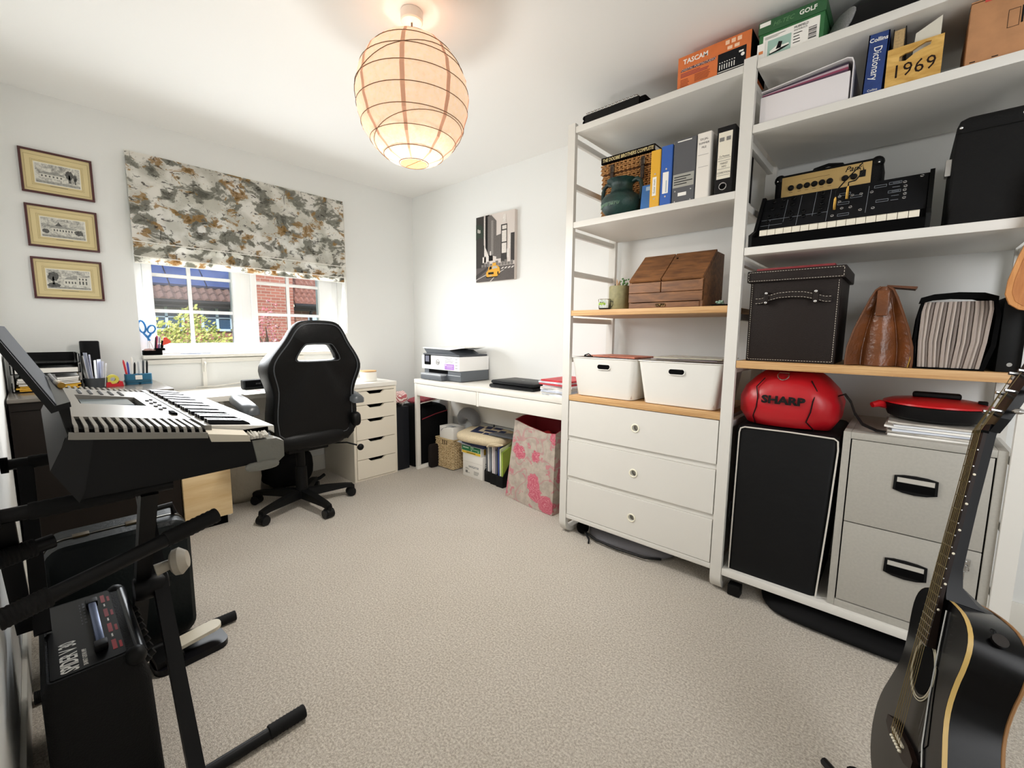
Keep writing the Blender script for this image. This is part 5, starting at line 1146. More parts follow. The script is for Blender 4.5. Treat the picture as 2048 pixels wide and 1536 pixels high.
B().prism([(.552, 1.015), (.560, 1.065), (.572, 1.068), (.596, 1.040), (.590, 1.028), (.57, 1.022)], 0, XW-.022, XW-.004).build('head', M('orange_red', '#d8442f', .4), t)
t = thing('sill_tray', 'thin dark ruler lying on the white window sill', 'ruler', (XW, .75, .9575))
B().box((XW-.02, .64, .9575), (XW+.01, .80, .961), .001).build('blade', M('slate_blue', '#4d5a74', .5), t)
# ================================================================== gaming chair
CX, CY = -2.78, 1.09
LEATHER = M('black_leather', '#0c0d0e', .42, b=(120, .12), spec=.3); SEAM = M('grey_piping', '#3f4347', .5)
ch = thing('office_chair', 'black racing-style office chair with a slotted headrest at the window desk', 'chair', (CX, CY, 0))
OUT = [(-.118, 1.157), (-.150, 1.12), (-.182, 1.055), (-.235, .985), (-.266, .93), (-.270, .88), (-.245, .80), (-.232, .74), (-.24, .66), (-.245, .56), (-.238, .47), (-.21, .435)]
OUT = OUT+[(-y, z) for y, z in OUT[::-1]]+[(.085, 1.172), (0, 1.176), (-.085, 1.172)][0:3]
HOLE = [(-.075, 1.028), (-.118, .955), (-.10, .945), (.10, .945), (.118, .955), (.075, 1.028), (.055, 1.036), (-.055, 1.036)]
def bx_(z, dep): return -2.555+.10*(z-.43)+.045*max(0, z-.95)-.02*sin(max(0, min(1, (z-.45)/.45))*pi)-dep
def smooth_poly(p, it=2):
    for _ in range(it):
        n = len(p); q = []
        for i in range(n):
            a, c = p[i], p[(i+1) % n]; q += [(.75*a[0]+.25*c[0], .75*a[1]+.25*c[1]), (.25*a[0]+.75*c[0], .25*a[1]+.75*c[1])]
        p = q
    return p
Os, Hs = smooth_poly(OUT), smooth_poly(HOLE, 1)
hc = (0, .985)
def scl(p, k): return [(y*k if True else y, hc[1]+(z-hc[1])*k) for y, z in p]
layers = [(.0, .955, 1.10), (.004, .985, 1.06), (.016, 1.0, 1.0), (.052, 1.0, 1.0), (.066, .985, 1.04), (.072, .95, 1.1)]
def back_layer(poly, dep, wing=0):
    return [(bx_(z, dep+wing*max(0, abs(y)-.17)*1.1), CY+.018+y, z) for y, z in poly]
def star(poly, n=72):
    o = []
    for k in range(n):
        a = 2*pi*k/n; d = (cos(a), sin(a)); best = 0
        for i in range(len(poly)):
            x1, y1 = poly[i][0]-hc[0], poly[i][1]-hc[1]; x2, y2 = poly[(i+1) % len(poly)][0]-hc[0], poly[(i+1) % len(poly)][1]-hc[1]
            ex, ey = x2-x1, y2-y1; den = d[0]*ey-d[1]*ex
            if abs(den) < 1e-12: continue
            t = (x1*ey-y1*ex)/den; q_ = (x1*d[1]-y1*d[0])/den
            if t > 0 and -1e-6 <= q_ <= 1+1e-6: best = max(best, t)
        o.append((hc[0]+d[0]*best, hc[1]+d[1]*best))
    return o
So, Sh = star(Os), star(Hs)
b = B(); n = len(So)
oc = [back_layer(scl(So, k), dp, 1 if dp > .04 else 0) for dp, k, kh in layers]; ic = [back_layer(scl(Sh, kh), dp) for dp, k, kh in layers]
ov = [[b.v(p) for p in r] for r in oc]; iv = [[b.v(p) for p in r] for r in ic]
for A, C in zip(ov, ov[1:]):
    for k in range(n): b.f([A[k], A[(k+1) % n], C[(k+1) % n], C[k]])
for A, C in zip(iv, iv[1:]):
    for k in range(n): b.f([C[k], C[(k+1) % n], A[(k+1) % n], A[k]])
for A, C in ((ov[0], iv[0]), (iv[-1], ov[-1])):
    for k in range(n): b.f([A[(k+1) % n], A[k], C[k], C[(k+1) % n]])
bk_ = b.build('backrest', LEATHER, ch, smooth=50)
b = B().tube(back_layer(scl(So, .90), -.002), .0035, 5, closed=True); b.build('piping', SEAM, bk_)
b = B().tube(back_layer(scl(Sh, 1.14), -.001), .0022, 5, closed=True); b.build('slot_seam', SEAM, bk_)
B().ball((-2.80, CY, .475), (.27, .255, .065), 40, 12, 4).bend(lambda c: (c.x, c.y, c.z+.03*max(0, abs(c.y-CY)-.17)/.08)).build('seat', LEATHER, ch, smooth=60)
B().box((-2.90, CY-.12, .385), (-2.64, CY+.12, .415), .01).build('seat_plate', BLACK, ch)
for s in (-1, 1):
    y = CY+(.262 if s > 0 else -.338)
    a = B().loft([[(x, y+dy, z+dz) for dy, dz in ((-w, -.020), (-w, .006), (-w*.6, .022), (w*.6, .022), (w, .006), (w, -.020))] for x, w, z in ((-2.50, .022, .690), (-2.51, .036, .692), (-2.56, .042, .704), (-2.66, .040, .722), (-2.76, .036, .730), (-2.795, .026, .726), (-2.80, .014, .722))]).build('armrest', M('grey_leather', '#4a4e52', .3), ch, smooth=60)
    B().tube([(-2.60, y, .69), (-2.58, y-s*.005, .62), (-2.56, y-s*.025, .52), (-2.58, y-s*.06, .45)], [.026, .024, .026, .02], 10).ball((-2.545, y-s*.01, .565), (.04, .03, .045), 12, 8, 3).build('arm_support', BLACK, a)
B().tube([(CX, CY, .40), (CX, CY, .25)], .026, 16).build('gas_lift', BLACK, ch)
B().lathe([(.036, .09), (.034, .25), (.030, .262), (0, .262)], 20, (CX, CY, 0)).build('lift_sleeve', BLACK, ch)
B().tube([(-2.72, CY+.10, .40), (-2.64, CY+.24, .395), (-2.60, CY+.29, .375)], .005, 6).ball((-2.585, CY+.305, .362), (.018, .022, .022), 10, 8).build('tilt_lever', BLACK, ch)
B().lathe([(0, .06), (.045, .062), (.052, .08), (.046, .105), (.03, .112), (0, .112)], 20, (CX, CY, 0)).build('hub', BLACK, ch)
for a0 in (-65, 5, 79, 143, 219):
    a = rad(a0); d = V((cos(a), sin(a), 0)); w = V((-sin(a), cos(a), 0)); c = V((CX, CY, 0)); rr = .315
    leg = B().loft([[c+d*t+w*s*hw+V((0, 0, z)) for s, z in ((-1, zl), (-.8, zh), (.8, zh), (1, zl))] for t, hw, zl, zh in ((.03, .030, .062, .110), (.15, .028, .066, .105), (.27, .024, .068, .092), (rr, .020, .062, .084))]).build('base_leg', BLACK, ch)
    p = c+d*rr; B().tube([p+V((0, 0, .072)), p+V((0, 0, .045))], .014, 8).build('caster_stem', BLACK, leg)
    for s in (-1, 1): B().tube([p+w*s*.006-d*.012+V((0, 0, .0275)), p+w*s*.028-d*.012+V((0, 0, .0275))], .0268, 18).build('caster_wheel', M('caster_black', '#1e1f21', .4), leg)
    B().tube([p-d*.012+w*t+V((0, 0, .031)) for t in (-.018, .018)], .030, 14).build('caster_hood', BLACK, leg)

# ================================================================== under the window desk
bn = thing('bin_liner', 'off-white plastic sack of waste paper under the window desk', 'sack', (-3.16, .86, 0))
rings = []
for z, k in ((.002, .82), (.05, .95), (.15, 1), (.25, 1.02), (.31, .98), (.335, .9)):
    rings.append([(-3.20+.125*k*math.copysign(abs(cos(a))**.7, cos(a))+.006*sin(5*a+z*30), .86+.115*k*math.copysign(abs(sin(a))**.7, sin(a))+.006*sin(4*a+z*25), z+(.012*sin(3*a) if z > .3 else 0)) for a in [j*2*pi/32 for j in range(32)]])
B().loft(rings).build('body', M('offwhite_film', '#b5ae9e', .5, b=(20, .7)), bn, smooth=80)
bp = thing('backpack', 'black bag slumped on the carpet under the window desk behind the chair base', 'bag', (-3.15, 1.2, 0))
B().ball((-3.23, 1.17, .135), (.13, .17, .135), 24, 12, 2.8).bend(lambda c: (c.x+.008*sin(c.y*50), c.y, max(.001, c.z+.01*sin(c.y*40+c.x*30)))).build('body', M('black_cloth', '#0d0d0f', .8, b=(14, .4)), bp, smooth=80)
B().tube([(-3.12, 1.25, .03), (-3.09, 1.34, .045), (-3.10, 1.38, .06)], .012, 7).build('strap', BLACK, bp)
t = thing('helmet_bag', 'dark olive rounded pouch lying on the black bag under the desk', 'pouch', (-3.15, 1.33, .24))
B().ball((-3.21, 1.32, .295), (.11, .16, .055), 20, 10, 2.4).build('body', M('olive_nylon', '#23261f', .6), t, smooth=80)

bu = thing('storage_cube', 'pale birch storage cube over a black shadow-gap block beside the dark cabinet', 'cabinet', (-3.0, .59, 0))
B().box((-3.12, .484, .06), (-2.80, .708, .44), .003).build('carcass', BIRCH, bu)
B().box((-3.10, .50, 0), (-2.84, .69, .06)).build('shadow_gap_block', MATTE, bu, smooth=0)  # matt black block stands in for the shade under the raised cube

ca = thing('cabinet', 'large dark brown cabinet in the corner carrying trays and pens', 'cabinet', (-3.1, .2, 0))
DB = M('dark_brown_front', '#241c16', .6, n=(3, .15), st=(4, 1, 1))
B().box((-3.405, -.085, 0), (-2.812, .478, .792), .002).build('carcass', DB, ca)
B().box((-3.41, -.088, .793), (-2.80, .482, .811), .004, 3).build('top_board', M('gloss_taupe', '#6d675f', .22), ca)
B().box((-2.8115, -.08, .755), (-2.8095, .475, .757)).build('seam', MATTE, ca, smooth=0)
# trays
lt = thing('letter_tray', 'black stacked letter trays on the dark brown cabinet', 'tray', (-3.2, .03, .811))
for z in (.8125, .895, .945):
    b = B().box((-3.34, -.075, z), (-3.07, .16, z+.004)).box((-3.34, -.075, z), (-3.336, .16, z+.045)).box((-3.34, -.075, z), (-3.07, -.071, z+.045)).box((-3.34, .156, z), (-3.07, .16, z+.045))
    b.build('tray', M('gloss_black_tray', '#101114', .2), lt, smooth=0)
b = B()
for x in (-3.335, -3.08):
    for y in (-.07, .157): b.tube([(x, y, .8125), (x, y, .99)], .005, 6)
b.build('riser', CHROME, lt)
q = random.Random(12); cols = ['#e0a92e', '#efc24a', '#e8b53a', '#e9e6df', '#f2f0ea', '#e4e2dc', '#f0eee9']
for k in range(7):
    T = Matrix.Translation((-3.19+q.uniform(-.008, .008), .045+q.uniform(-.006, .006), .817+.0085*k)) @ Matrix.Rotation(rad(q.uniform(-2, 2)), 4, 'Z')
    B(T).loft([[(-.12, y, z), (.135, y, z), (.135, y, z+.0065), (-.12, y, z+.0065)] for y, z in ((-.10, .0), (-.03, -.001), (.05, .0), (.105, .004))]).build('document', M('doc_'+cols[k][1:], cols[k], .7), None, '%s in the bottom letter tray' % ['lowest amber folder', 'second amber folder up', 'third amber folder up', 'first white paper sheaf above the amber folders', 'second white paper sheaf above the amber folders', 'white paper sheaf just below the top one', 'topmost white paper sheaf'][k], 'paper', 'papers in the bottom letter tray', smooth=0)
B().box((-3.31, -.06, .9), (-3.075, .15, .922)).build('paper_stack', PAPER, None, 'thick stack of white paper in the middle letter tray', 'paper', smooth=0)
B().box((-3.38, .178, .812), (-3.335, .258, 1.048), .008, 3).build('router', M('gloss_black', '#0b0c10', .15), None, 'upright glossy black slab standing behind the letter trays', 'router')
hf = thing('paper_holder', 'dark tub holding upright rolled white and blue papers', 'holder', (-3.12, .215, .811))
B().lathe([(0, 0), (.045, 0), (.048, .05), (.045, .05), (.042, .004), (0, .004)], 24, (-3.11, .215, .8115)).build('tub', M('smoke_plastic', '#3d4145', .3), hf)
q = random.Random(6)
for k in range(7):
    T = Matrix.Translation((-3.13+.006*k, .186+.0095*k, .8165)) @ Matrix.Rotation(rad(8-2.2*k), 4, 'X') @ Matrix.Rotation(rad(q.uniform(-25, 25)), 4, 'Z')
    h = [.16, .175, .165, .135, .14, .13, .12][k]
    B(T).loft([[(-.020, .003*s_, z), (.0, -.004+.003*s_, z), (.020, .003*s_, z), (.020, .003*s_+.002, z), (.0, -.002+.003*s_, z), (-.020, .003*s_+.002, z)] for z, s_ in ((.0, 0), (h*.6, .5), (h, 1.5))]).build('leaflet', M('leaf_%d' % (k % 3), ['#f0efec', '#cdd3e6', '#e6e6ee'][k % 3], .6), None, ['white leaflet at the wall side of the paper tub', 'pale blue leaflet, the tallest in the paper tub', 'off-white leaflet third in the paper tub', 'white leaflet in the middle of the paper tub', 'pale blue leaflet past the middle of the paper tub', 'off-white leaflet last but one in the paper tub', 'shortest white leaflet at the tape side of the paper tub'][k], 'leaflet', 'leaflets in the paper tub')
td = thing('tape_dispenser', 'red tape dispenser with a roll of yellow tape', 'dispenser', (-3.10, .282, .811))
B().prism([(.245, .8115), (.250, .835), (.265, .838), (.272, .826), (.295, .826), (.302, .840), (.314, .836), (.318, .8115)], 0, -3.125, -3.08).build('body', M('red_plastic', '#c8202c', .4), td)
B(Matrix.Translation((-3.12, .277, .850)) @ Matrix.Rotation(pi/2, 4, 'Y')).lathe([(.011, 0), (.024, 0), (.024, .034), (.011, .034), (.011, 0)], 24).build('tape_roll', M('yellow_tape', '#d8cf5a', .4), td)
ph_ = thing('pen_pot', 'blue double pen pot with a cream label on the cabinet', 'pot', (-3.16, .39, .811))
TEAL = M('teal_blue', '#22688a', .4)
for y in (.362, .418): B().loft([[(x, yy, z) for x, yy in rrect(-3.195, y-.030, -3.13, y+.028, .014, 4)] for z in (.8115, .868)]).build('pot', TEAL, ph_)
B().loft([[(x, yy, z) for x, yy in rrect(-3.192, .33, -3.126, .445, .014, 4)] for z in (.822, .836)]).build('band', M('dark_teal', '#1d566f', .4), ph_)
B().box((-3.128, .372, .838), (-3.1245, .402, .862), .002).build('label_tab', PAPER, ph_)
for k, (y, h, ty, c, l) in enumerate(((.345, .085, -.012, '#c8202c', 'red pen leaning in the blue pen pot'), (.352, .075, -.004, '#3a4aa0', 'blue pen in the blue pen pot'), (.362, .10, .004, '#e9e6e0', 'white pen, tallest in the blue pen pot'), (.372, .07, .006, '#2b2b2e', 'short black pen in the blue pen pot'), (.395, .075, -.002, '#b9bcc0', 'grey pen in the blue pen pot'), (.41, .082, .004, '#3b3f45', 'dark grey pen in the blue pen pot'), (.425, .078, .006, '#17181a', 'black marker at the sill side of the blue pen pot'))):
    B().tube([(-3.16, y, .83), (-3.16+.004*(k % 3), y+ty, .862+h-.012), (-3.16+.004*(k % 3), y+ty*1.1, .862+h)], [.0048, .0048, .0016], 7).build('pen', M('pen_'+c[1:], c, .4), None, l, 'pen', 'pens in the blue pen pot')

# ================================================================== keyboard, stand and what stands under it
K0, K1 = -1.20, -2.135
SIL = M('silver_plastic', '#85827c', .35, .1); KD = M('keyboard_dark', '#111214', .5); GRS = M('grey_shell', '#232426', .5)
kb = thing('electronic_keyboard', 'grey electronic keyboard with taped broken end on a folding stand', 'keyboard', (-1.55, .2, .768))
def yz(l): return l
body = [(.034, .905), (.006, .842), (.040, .770), (.184, .770), (.412, .776), (.424, .828), (.300, .858), (.262, .872)]
b = B().prism(body, 0, K0-.012, K1+.012)
b.prism([(.030, .902), (.010, .842), (.050, .776), (.40, .782), (.418, .826), (.262, .868)], 0, K0, K0-.012).prism([(.030, .902), (.010, .842), (.050, .776), (.40, .782), (.418, .826), (.262, .868)], 0, K1+.012, K1)
b.build('body', KD, kb, smooth=0)
B().prism([(.0055, .842), (.034, .9065), (.070, .895), (.050, .79), (.040, .768)], 0, K0+.003, K1-.003).build('back_shell', GRS, kb)
# top deck with a display well
zt = lambda y: .925-.169*(y-.038)
def deck(x0, x1, y0, y1, t0=0, t1=.020): 
    b = B().prism([(y0, zt(y0)-t1), (y0, zt(y0)-t0), (y1, zt(y1)-t0), (y1, zt(y1)-t1)], 0, x0, x1); return b
b = B()
for x0, x1, y0, y1 in ((-1.34, -1.60, .038, .262), (-1.60, -1.83, .038, .075), (-1.60, -1.83, .210, .262), (-1.83, -2.03, .038, .262)):
    b.prism([(y0, zt(y0)-.022), (y0, zt(y0)), (y1, zt(y1)), (y1, zt(y1)-.022)], 0, x0, x1)
b.build('top_deck', SIL, kb, smooth=0)
deck(-1.60, -1.83, .075, .210, .018, .024).build('display_well', MATTE, kb, smooth=0)
B().prism([(.082, zt(.082)-.016), (.082, zt(.082)-.012), (.19, zt(.19)-.004), (.19, zt(.19)-.012)], 0, -1.81, -1.66).build('display', M('lcd_pale', '#5d6c74', .15), kb, smooth=0)
for x0, x1, end in ((K0, -1.34, K0), (K1, -2.03, K1)):
    g = deck(x0-(.004 if end == K0 else -.004), x1, .040, .260, .0062, .030).build('speaker_well', MATTE, kb, smooth=0)
    nR = 15; me = None
    for k in range(nR):
        y = .047+k*(.250-.047)/(nR-1); w = .0030
        s_ = 1 if end == K0 else -1
        if me is None:
            me = B().loft([[(x, y-w*1.05, zt(y)+dz-.0065), (x, y-w, zt(y)+dz), (x, y+w, zt(y)+dz), (x, y+w*1.05, zt(y)+dz-.0065)] for x, dz in ((x1, 0), (end-s_*.010, 0), (end-s_*.002, -.003), (end+s_*.003, -.011))]).build('grille_rib', SIL, kb, smooth=0); y00 = y; continue
        o = me.copy(); COL.objects.link(o); o.location = me.location+V((0, y-y00, zt(y)-zt(y00)))
    B().prism([(.036, .913), (.044, .911), (.262, .875), (.262, .862), (.044, .897), (.034, .899)], 0, end+s_*.006, end-s_*.002).build('end_lip', SIL, kb, smooth=0)
b = B()
for x, y in [(-1.52-.035*k, .228+.014*(k % 2)) for k in range(8)]+[(-1.87-.03*k, .09+.024*j) for k in range(4) for j in range(5)]:
    T = FT((x, y, zt(y)), (-1, 0, 0), V((0, -1, .169)).normalized()) if False else Matrix.Translation((x, y, zt(y)))
    b.box((-.009, -.004, -.002), (.009, .004, .004), .0015, 1, L=T)
b.build('buttons', M('button_grey', '#4d5054', .4), kb)
B().prism([(.235, zt(.235)), (.235, zt(.235)+.006), (.246, zt(.246)+.006), (.246, zt(.246))], 0, -1.41, -1.46).build('slider_block', MATTE, kb, smooth=0)
deck(-1.22, -2.10, .262, .276, -.002, .03).build('key_rail', SIL, kb, smooth=0)
# keys: 36 white, 25 black
k0, k1 = -1.235, -2.081; kw = (k0-k1)/36; KW = M('white_key', '#eceae4', .3)
zk = lambda y: .8835-.148*(y-.276)
me = None
for k in range(36):
    x1 = k0-k*kw; x0 = x1-kw+.0010
    if me is None:
        me = B().loft([[(x0, y, zk(y)-d), (x1, y, zk(y)-d), (x1, y, zk(y)), (x0, y, zk(y))] for y, d in ((.276, .012), (.41, .012), (.419, .020), (.4195, .020))]).build('white_key', KW, kb, smooth=0); continue
    o = me.copy(); COL.objects.link(o); o.location = me.location+V((-k*kw, 0, 0))
me = None; KBL = M('black_key', '#121318', .25)
for k in range(35):
    if k % 7 in (2, 6): continue
    x = k0-(k+1)*kw+.0005; w = kw*.31
    if me is None:
        me = B().loft([[(x-w, y, zk(y)-.002), (x+w, y, zk(y)-.002), (x+w*.75, y, zk(y)+h), (x-w*.75, y, zk(y)+h)] for y, h in ((.2765, .0125), (.352, .0115), (.366, .0055), (.370, .000))]).build('black_key', KBL, kb, smooth=0); kx = x; continue
    o = me.copy(); COL.objects.link(o); o.location = me.location+V((x-kx, 0, 0))
B().box((k1, .27, .845), (k0, .405, .862)).build('key_bed', MATTE, kb, smooth=0)
B().prism([(.40, .845), (.424, .838), (.424, .828), (.30, .835)], 0, k1+.01, K1+.002).build('front_lip', SIL, kb, smooth=0)
TAPE = M('silver_tape', '#777771', .45, b=(50, .5))
B().loft([[(K0+.004, y, z) for y, z in ((.365, .775), (.412, .772), (.428, .785), (.428, .826), (.41, .836), (.355, .838))], [(K0-.028, y, z) for y, z in ((.36, .776), (.412, .773), (.429, .785), (.429, .828), (.41, .838), (.35, .842))]]).build('end_tape', TAPE, kb)
B().ball((K0+.001, .375, .770), (.010, .040, .012), 14, 8, 3).build('tape_flap', TAPE, kb)
B().loft([[(K0+.006, y, z) for y, z in ((.262, .872), (.345, .855), (.35, .838), (.268, .852))], [(K0-.03, y, z) for y, z in ((.262, .880), (.345, .862), (.35, .842), (.268, .856))]]).build('patch_panel', M('cream_patch', '#cfc8b8', .6), kb, smooth=0)
b = B(); q = random.Random(4)
for k in range(7): 
    p = V((K0-.012, .345+.007*k, .846)); b.loft([[p+V((-.012, 0, 0)), p+V((.014, 0, -.004)), p+V((.014, .006, -.004)), p+V((-.012, .006, 0))], [p+V((-.012, 0, .010+.006*sin(k))), p+V((.014, 0, .004+.005*sin(2*k))), p+V((.014, .006, .004)), p+V((-.012, .006, .010))]])
b.build('crumpled_tape', M('clear_tape', '#c9c6be', .2), kb, smooth=0)
# music rest
mr = lambda k: (-.062+.010*k, 1.105+.0*k)
b = B().prism([(-.060, 1.118), (.016, .952), (.044, .962), (.043, .972), (.022, .966), (-.050, 1.120)], 0, -1.205, -1.98)
b.build('music_rest', M('rest_black', '#141518', .35), kb, smooth=0)
B().prism([(-.0495, 1.118), (.0225, .9665), (.0245, .9672), (-.0475, 1.119)], 0, -1.215, -1.97).build('rest_face', M('rest_grey', '#53565b', .9, spec=.1), kb, smooth=0)
B().prism([(.026, .955), (.042, .962), (.043, .918), (.034, .92)], 0, -1.215, -1.235).build('rest_foot', BLACK, kb, smooth=0)
t = thing('jack_lead', 'grey jack lead with a brass tip lying on the music rest ledge', 'cable', (-1.30, .04, .97))
B().tube([(-1.88, .030, .977), (-1.75, .032, .977), (-1.60, .036, .978)], .005, 8).build('sleeve', M('grey_rubber', '#6e6e70', .5), t)
B().tube([(-1.60, .036, .978), (-1.54, .040, .978)], .0065, 10).build('collar', M('pale_ring', '#b7b2a6', .4), t)
B().tube([(-1.54, .040, .978), (-1.50, .042, .978)], .0072, 12).build('brass_tip', BRASS, t)
# stand
STB = M('stand_black', '#101012', .45)
st = thing('keyboard_stand', 'black folding cross-braced keyboard stand with ribbed rubber feet', 'stand', (-1.52, .15, 0))
def ribbed(p, q, r, name, parent): 
    p, q = V(p), V(q); n = 20; pts = []; rs = []
    for k in range(n+1): pts.append(p+(q-p)*k/n); rs.append(r*(1.0 if k % 2 else .93))
    return B().tube(pts, rs, 12).build(name, M('ribbed_rubber', '#161617', .7), parent)
for x in (-1.20, -1.83):
    f = B().tube([(x, -.066, .0175), (x, .36, .0175)], .0150, 12).build('foot_tube', STB, st)
    ribbed((x, .352, .0195), (x, .447, .0195), .0190, 'rubber_foot', f)
    ribbed((x, -.078, .0195), (x, -.040, .0195), .0190, 'rubber_foot', f)
for x in (-1.27, -1.75):
    a = B().tube([(x, -.080, .7505), (x, .20, .7505)], .0145, 12).build('top_arm', STB, st)
    ribbed((x, -.030, .7505), (x, .13, .7505), .0180, 'arm_pad', a)
    ribbed((x, -.080, .7505), (x, -.066, .7505), .022, 'arm_end', a)
cxm = -1.515
for s, (xa, xb) in enumerate(((-1.20, -1.75), (-1.83, -1.27))):
    for y in ((.190, -.062)[0:1] if False else (.190,)):
        yy = y+(.0 if s == 0 else -.034); B().bar((xa, yy, .02), (xb, yy, .745), .032, .032, (0, 1, 0)).build('leg', STB, st)
    xm_, zm = cxm, .382
    yy = -.036 if s == 0 else -.064
    B().bar(((xa+xb)/2+.01*(1 if s else -1), yy, zm), (xb, yy, .745), .022, .030, (0, 1, 0)).build('rear_leg', STB, st)
B(Matrix.Translation((-1.505, .17, .405)) @ Matrix.Rotation(-pi/2, 4, 'X')).lathe([(0, -.035), (.03, -.035), (.035, -.02), (.035, .02), (.02, .04)], 16).build('pivot_disc', STB, st)
KN = M('pale_knob', '#a69f92', .5)
kn = B(Matrix.Translation((-1.40, .205, .495)) @ Matrix.Rotation(rad(-80), 4, 'X') @ Matrix.Rotation(rad(20), 4, 'Y')).lathe([(0, .0), (.026, .0), (.034, .006), (.036, .020), (.022, .036), (0, .038)], 24).build('clutch_knob', KN, st)
B(Matrix.Translation((-1.40, .205, .495)) @ Matrix.Rotation(rad(100), 4, 'X')).lathe([(0, .0), (.013, .0), (.016, .035), (0, .036)], 10).build('clutch_bolt', KN, st)
B().tube([(-1.47, -.060, .655), (-1.47, .30, .655)], .0145, 12).build('cross_tube', STB, st) if False else None
for p0, p1, e in (((-1.13, -.066, .610), (-1.20, .262, .668), True), ((-1.30, -.080, .655), (-1.32, .0, .662), False)):
    p0, p1 = V(p0), V(p1); c = B().tube([p0, p1], .0150, 12).build('support_arm', STB, st); d = (p1-p0)
    ribbed(p0-d.normalized()*.012, p0+d.normalized()*.055, .0195, 'rubber_end', c)
    if e: ribbed(p1-d.normalized()*.10, p1+d.normalized()*.008, .0185, 'rubber_end', c)
# guitar amp under the keyboard
ga = thing('guitar_amplifier', 'black modelling guitar amplifier on the carpet under the keyboard, white lettering on top', 'amplifier', (-1.44, .04, 0))
TOLX = M('black_tolex', '#111112', .7, b=(300, .3))
gx0, gx1, gy0, gy1, gh = -1.645, -1.255, -.045, .118, .372
b = B().loft([[(x, y, z) for (x, y) in rrect(gx0, gy0, gx1, gy1+e, .018, 4)] for z, e in ((.001, .022), (.30, .012), (gh-.02, 0))]+[[(x, y, gh) for x, y in rrect(gx0+.012, gy0+.010, gx1-.012, gy1-.012, .012, 4)]])
b.build('cabinet', TOLX, ga)
T = FT((gx1-.018, gy0+.014, gh+.0008), (-1, 0, 0), (0, -1, 0))   # read from the window side
T = FT((gx1-.02, gy0+.012, gh+.0006), (-1, 0, 0), (0, -1, 0)) @ Matrix.Translation((0, -.125, 0))
flat([rrect(0, 0, .35, .122, .006)], T, M('amp_panel', '#0a0a0c', .35), ga, 'top_panel', z=.0008)
GW = WHITEINK
text('SPIDER V 30', .040, T @ Matrix.Translation((.008, .090, .0012)), GW, ga, ax='LEFT', xs=.63, bold=.0008)
text('30-WATT GUITAR AMP', .011, T @ Matrix.Translation((.012, .066, .0012)), GW, ga, ax='LEFT', xs=.62)
text('PLAY IT', .032, T @ Matrix.Translation((.215, .092, .0012)), M('dim_ink', '#4a4c50', .6), ga, ax='LEFT', xs=.62) if False else None
lines(T, .015, .10, [.056, .051, .046], .002, GREYINK, ga, seed=3); lines(T, .215, .33, [.10, .09, .078, .07], .004, M('dim_ink', '#4a4c50', .6), ga, seed=5)
RDI = M('red_legend', '#9c2a30', .6)
flat([(.03+.085*k, .012, .075+.085*k, .020) for k in range(4)]+[(.03+.085*k, .003, .06+.085*k, .008) for k in range(4)], T, RDI, ga, 'red_legend', z=.0012)
flat([(.09+.085*k, .014, .105+.085*k, .017) for k in range(3)], T, GW, ga, 'white_legend', z=.0012)
hd = B(T).box((.062, .030, .006), (.285, .046, .016), .004).build('carry_handle', M('steel_blue_strap', '#4d5a78', .3, .5), ga)
for x in (.042, .275): B(T).box((x, .026, .0008), (x+.028, .050, .018), .004).build('handle_end', BLACK, hd)
B().tube([(gx0+.01, gy1-.004, gh-.012), (gx1-.01, gy1-.004, gh-.012)], .014, 12).build('front_roll', M('satin_black', '#1d2126', .3), ga)
for x in (gx0+.015, gx1-.015): B().ball((x, gy1-.012, gh-.014), (.024, .022, .022), 12, 8).build('corner_cap', BLACK, ga)
flat([(.012+.028*k, .100-.0*k, .03+.028*k, .103) for k in range(0)]+[(.20+.018*k, .052, .212+.018*k, .056) for k in range(7)]+[(.20+.018*k, .060, .208+.018*k, .062) for k in range(7)], T, M('dim_ink', '#4a4c50', .6), ga, 'small_print', z=.0012)
me = None
for k in range(8):
    x = gx1-.05-.035*k; Tk = Matrix.Translation((x, gy1+.006, gh-.052)) @ Matrix.Rotation(rad(-60), 4, 'X')
    if me is None: me = B(Tk).lathe([(.013, 0), (.012, .010), (.009, .012), (.008, .022), (0, .023)], 12).build('knob', BLACK, ga); continue
    o = me.copy(); COL.objects.link(o); o.location = me.location+V((-.035*k, 0, 0))
# suitcase
cs_ = thing('suitcase', 'old dark green hard suitcase standing on edge behind the amplifier', 'suitcase', (-1.95, .15, 0))
GRC = M('dark_green_vinyl', '#10191a', .5, b=(90, .15))
sx0, sx1, sy0, sy1, shh = -2.05, -1.87, -.03, .335, .44
def mk_case(x0, x1): 
    return B().loft([[(x, y, z) for y, z in rrect(sy0+i, .0+i+.0005, sy1-i, shh-i, .05, 5)] for x, i in ((x0, .012), (x0+.012, 0), (x1-.012, 0), (x1, .012))])
mk_case(sx0, -1.955).build('rear_shell', GRC, cs_); mk_case(-1.951, sx1).build('front_shell', GRC, cs_)
B().loft([[(x, y, z) for y, z in rrect(sy0-.002, .001, sy1+.002, shh+.002, .052, 5)] for x in (-1.958, -1.948)]).build('metal_band', M('dull_band', '#5a574f', .35, .8), cs_)
B().tube([(-1.953, .215, shh), (-1.953, .22, shh+.03), (-1.953, .30, shh+.034), (-1.953, .306, shh)], .010, 8).build('handle', BLACK, cs_)
for y in (.04, .17): B().box((-1.968, y, shh-.006), (-1.938, y+.04, shh+.006), .002).build('latch', M('tarnished_latch', '#4a3d26', .5, .7), cs_)
B().box((-1.8705, .22, .24), (-1.8660, .275, .35), .003).build('end_plate', GRC, cs_)
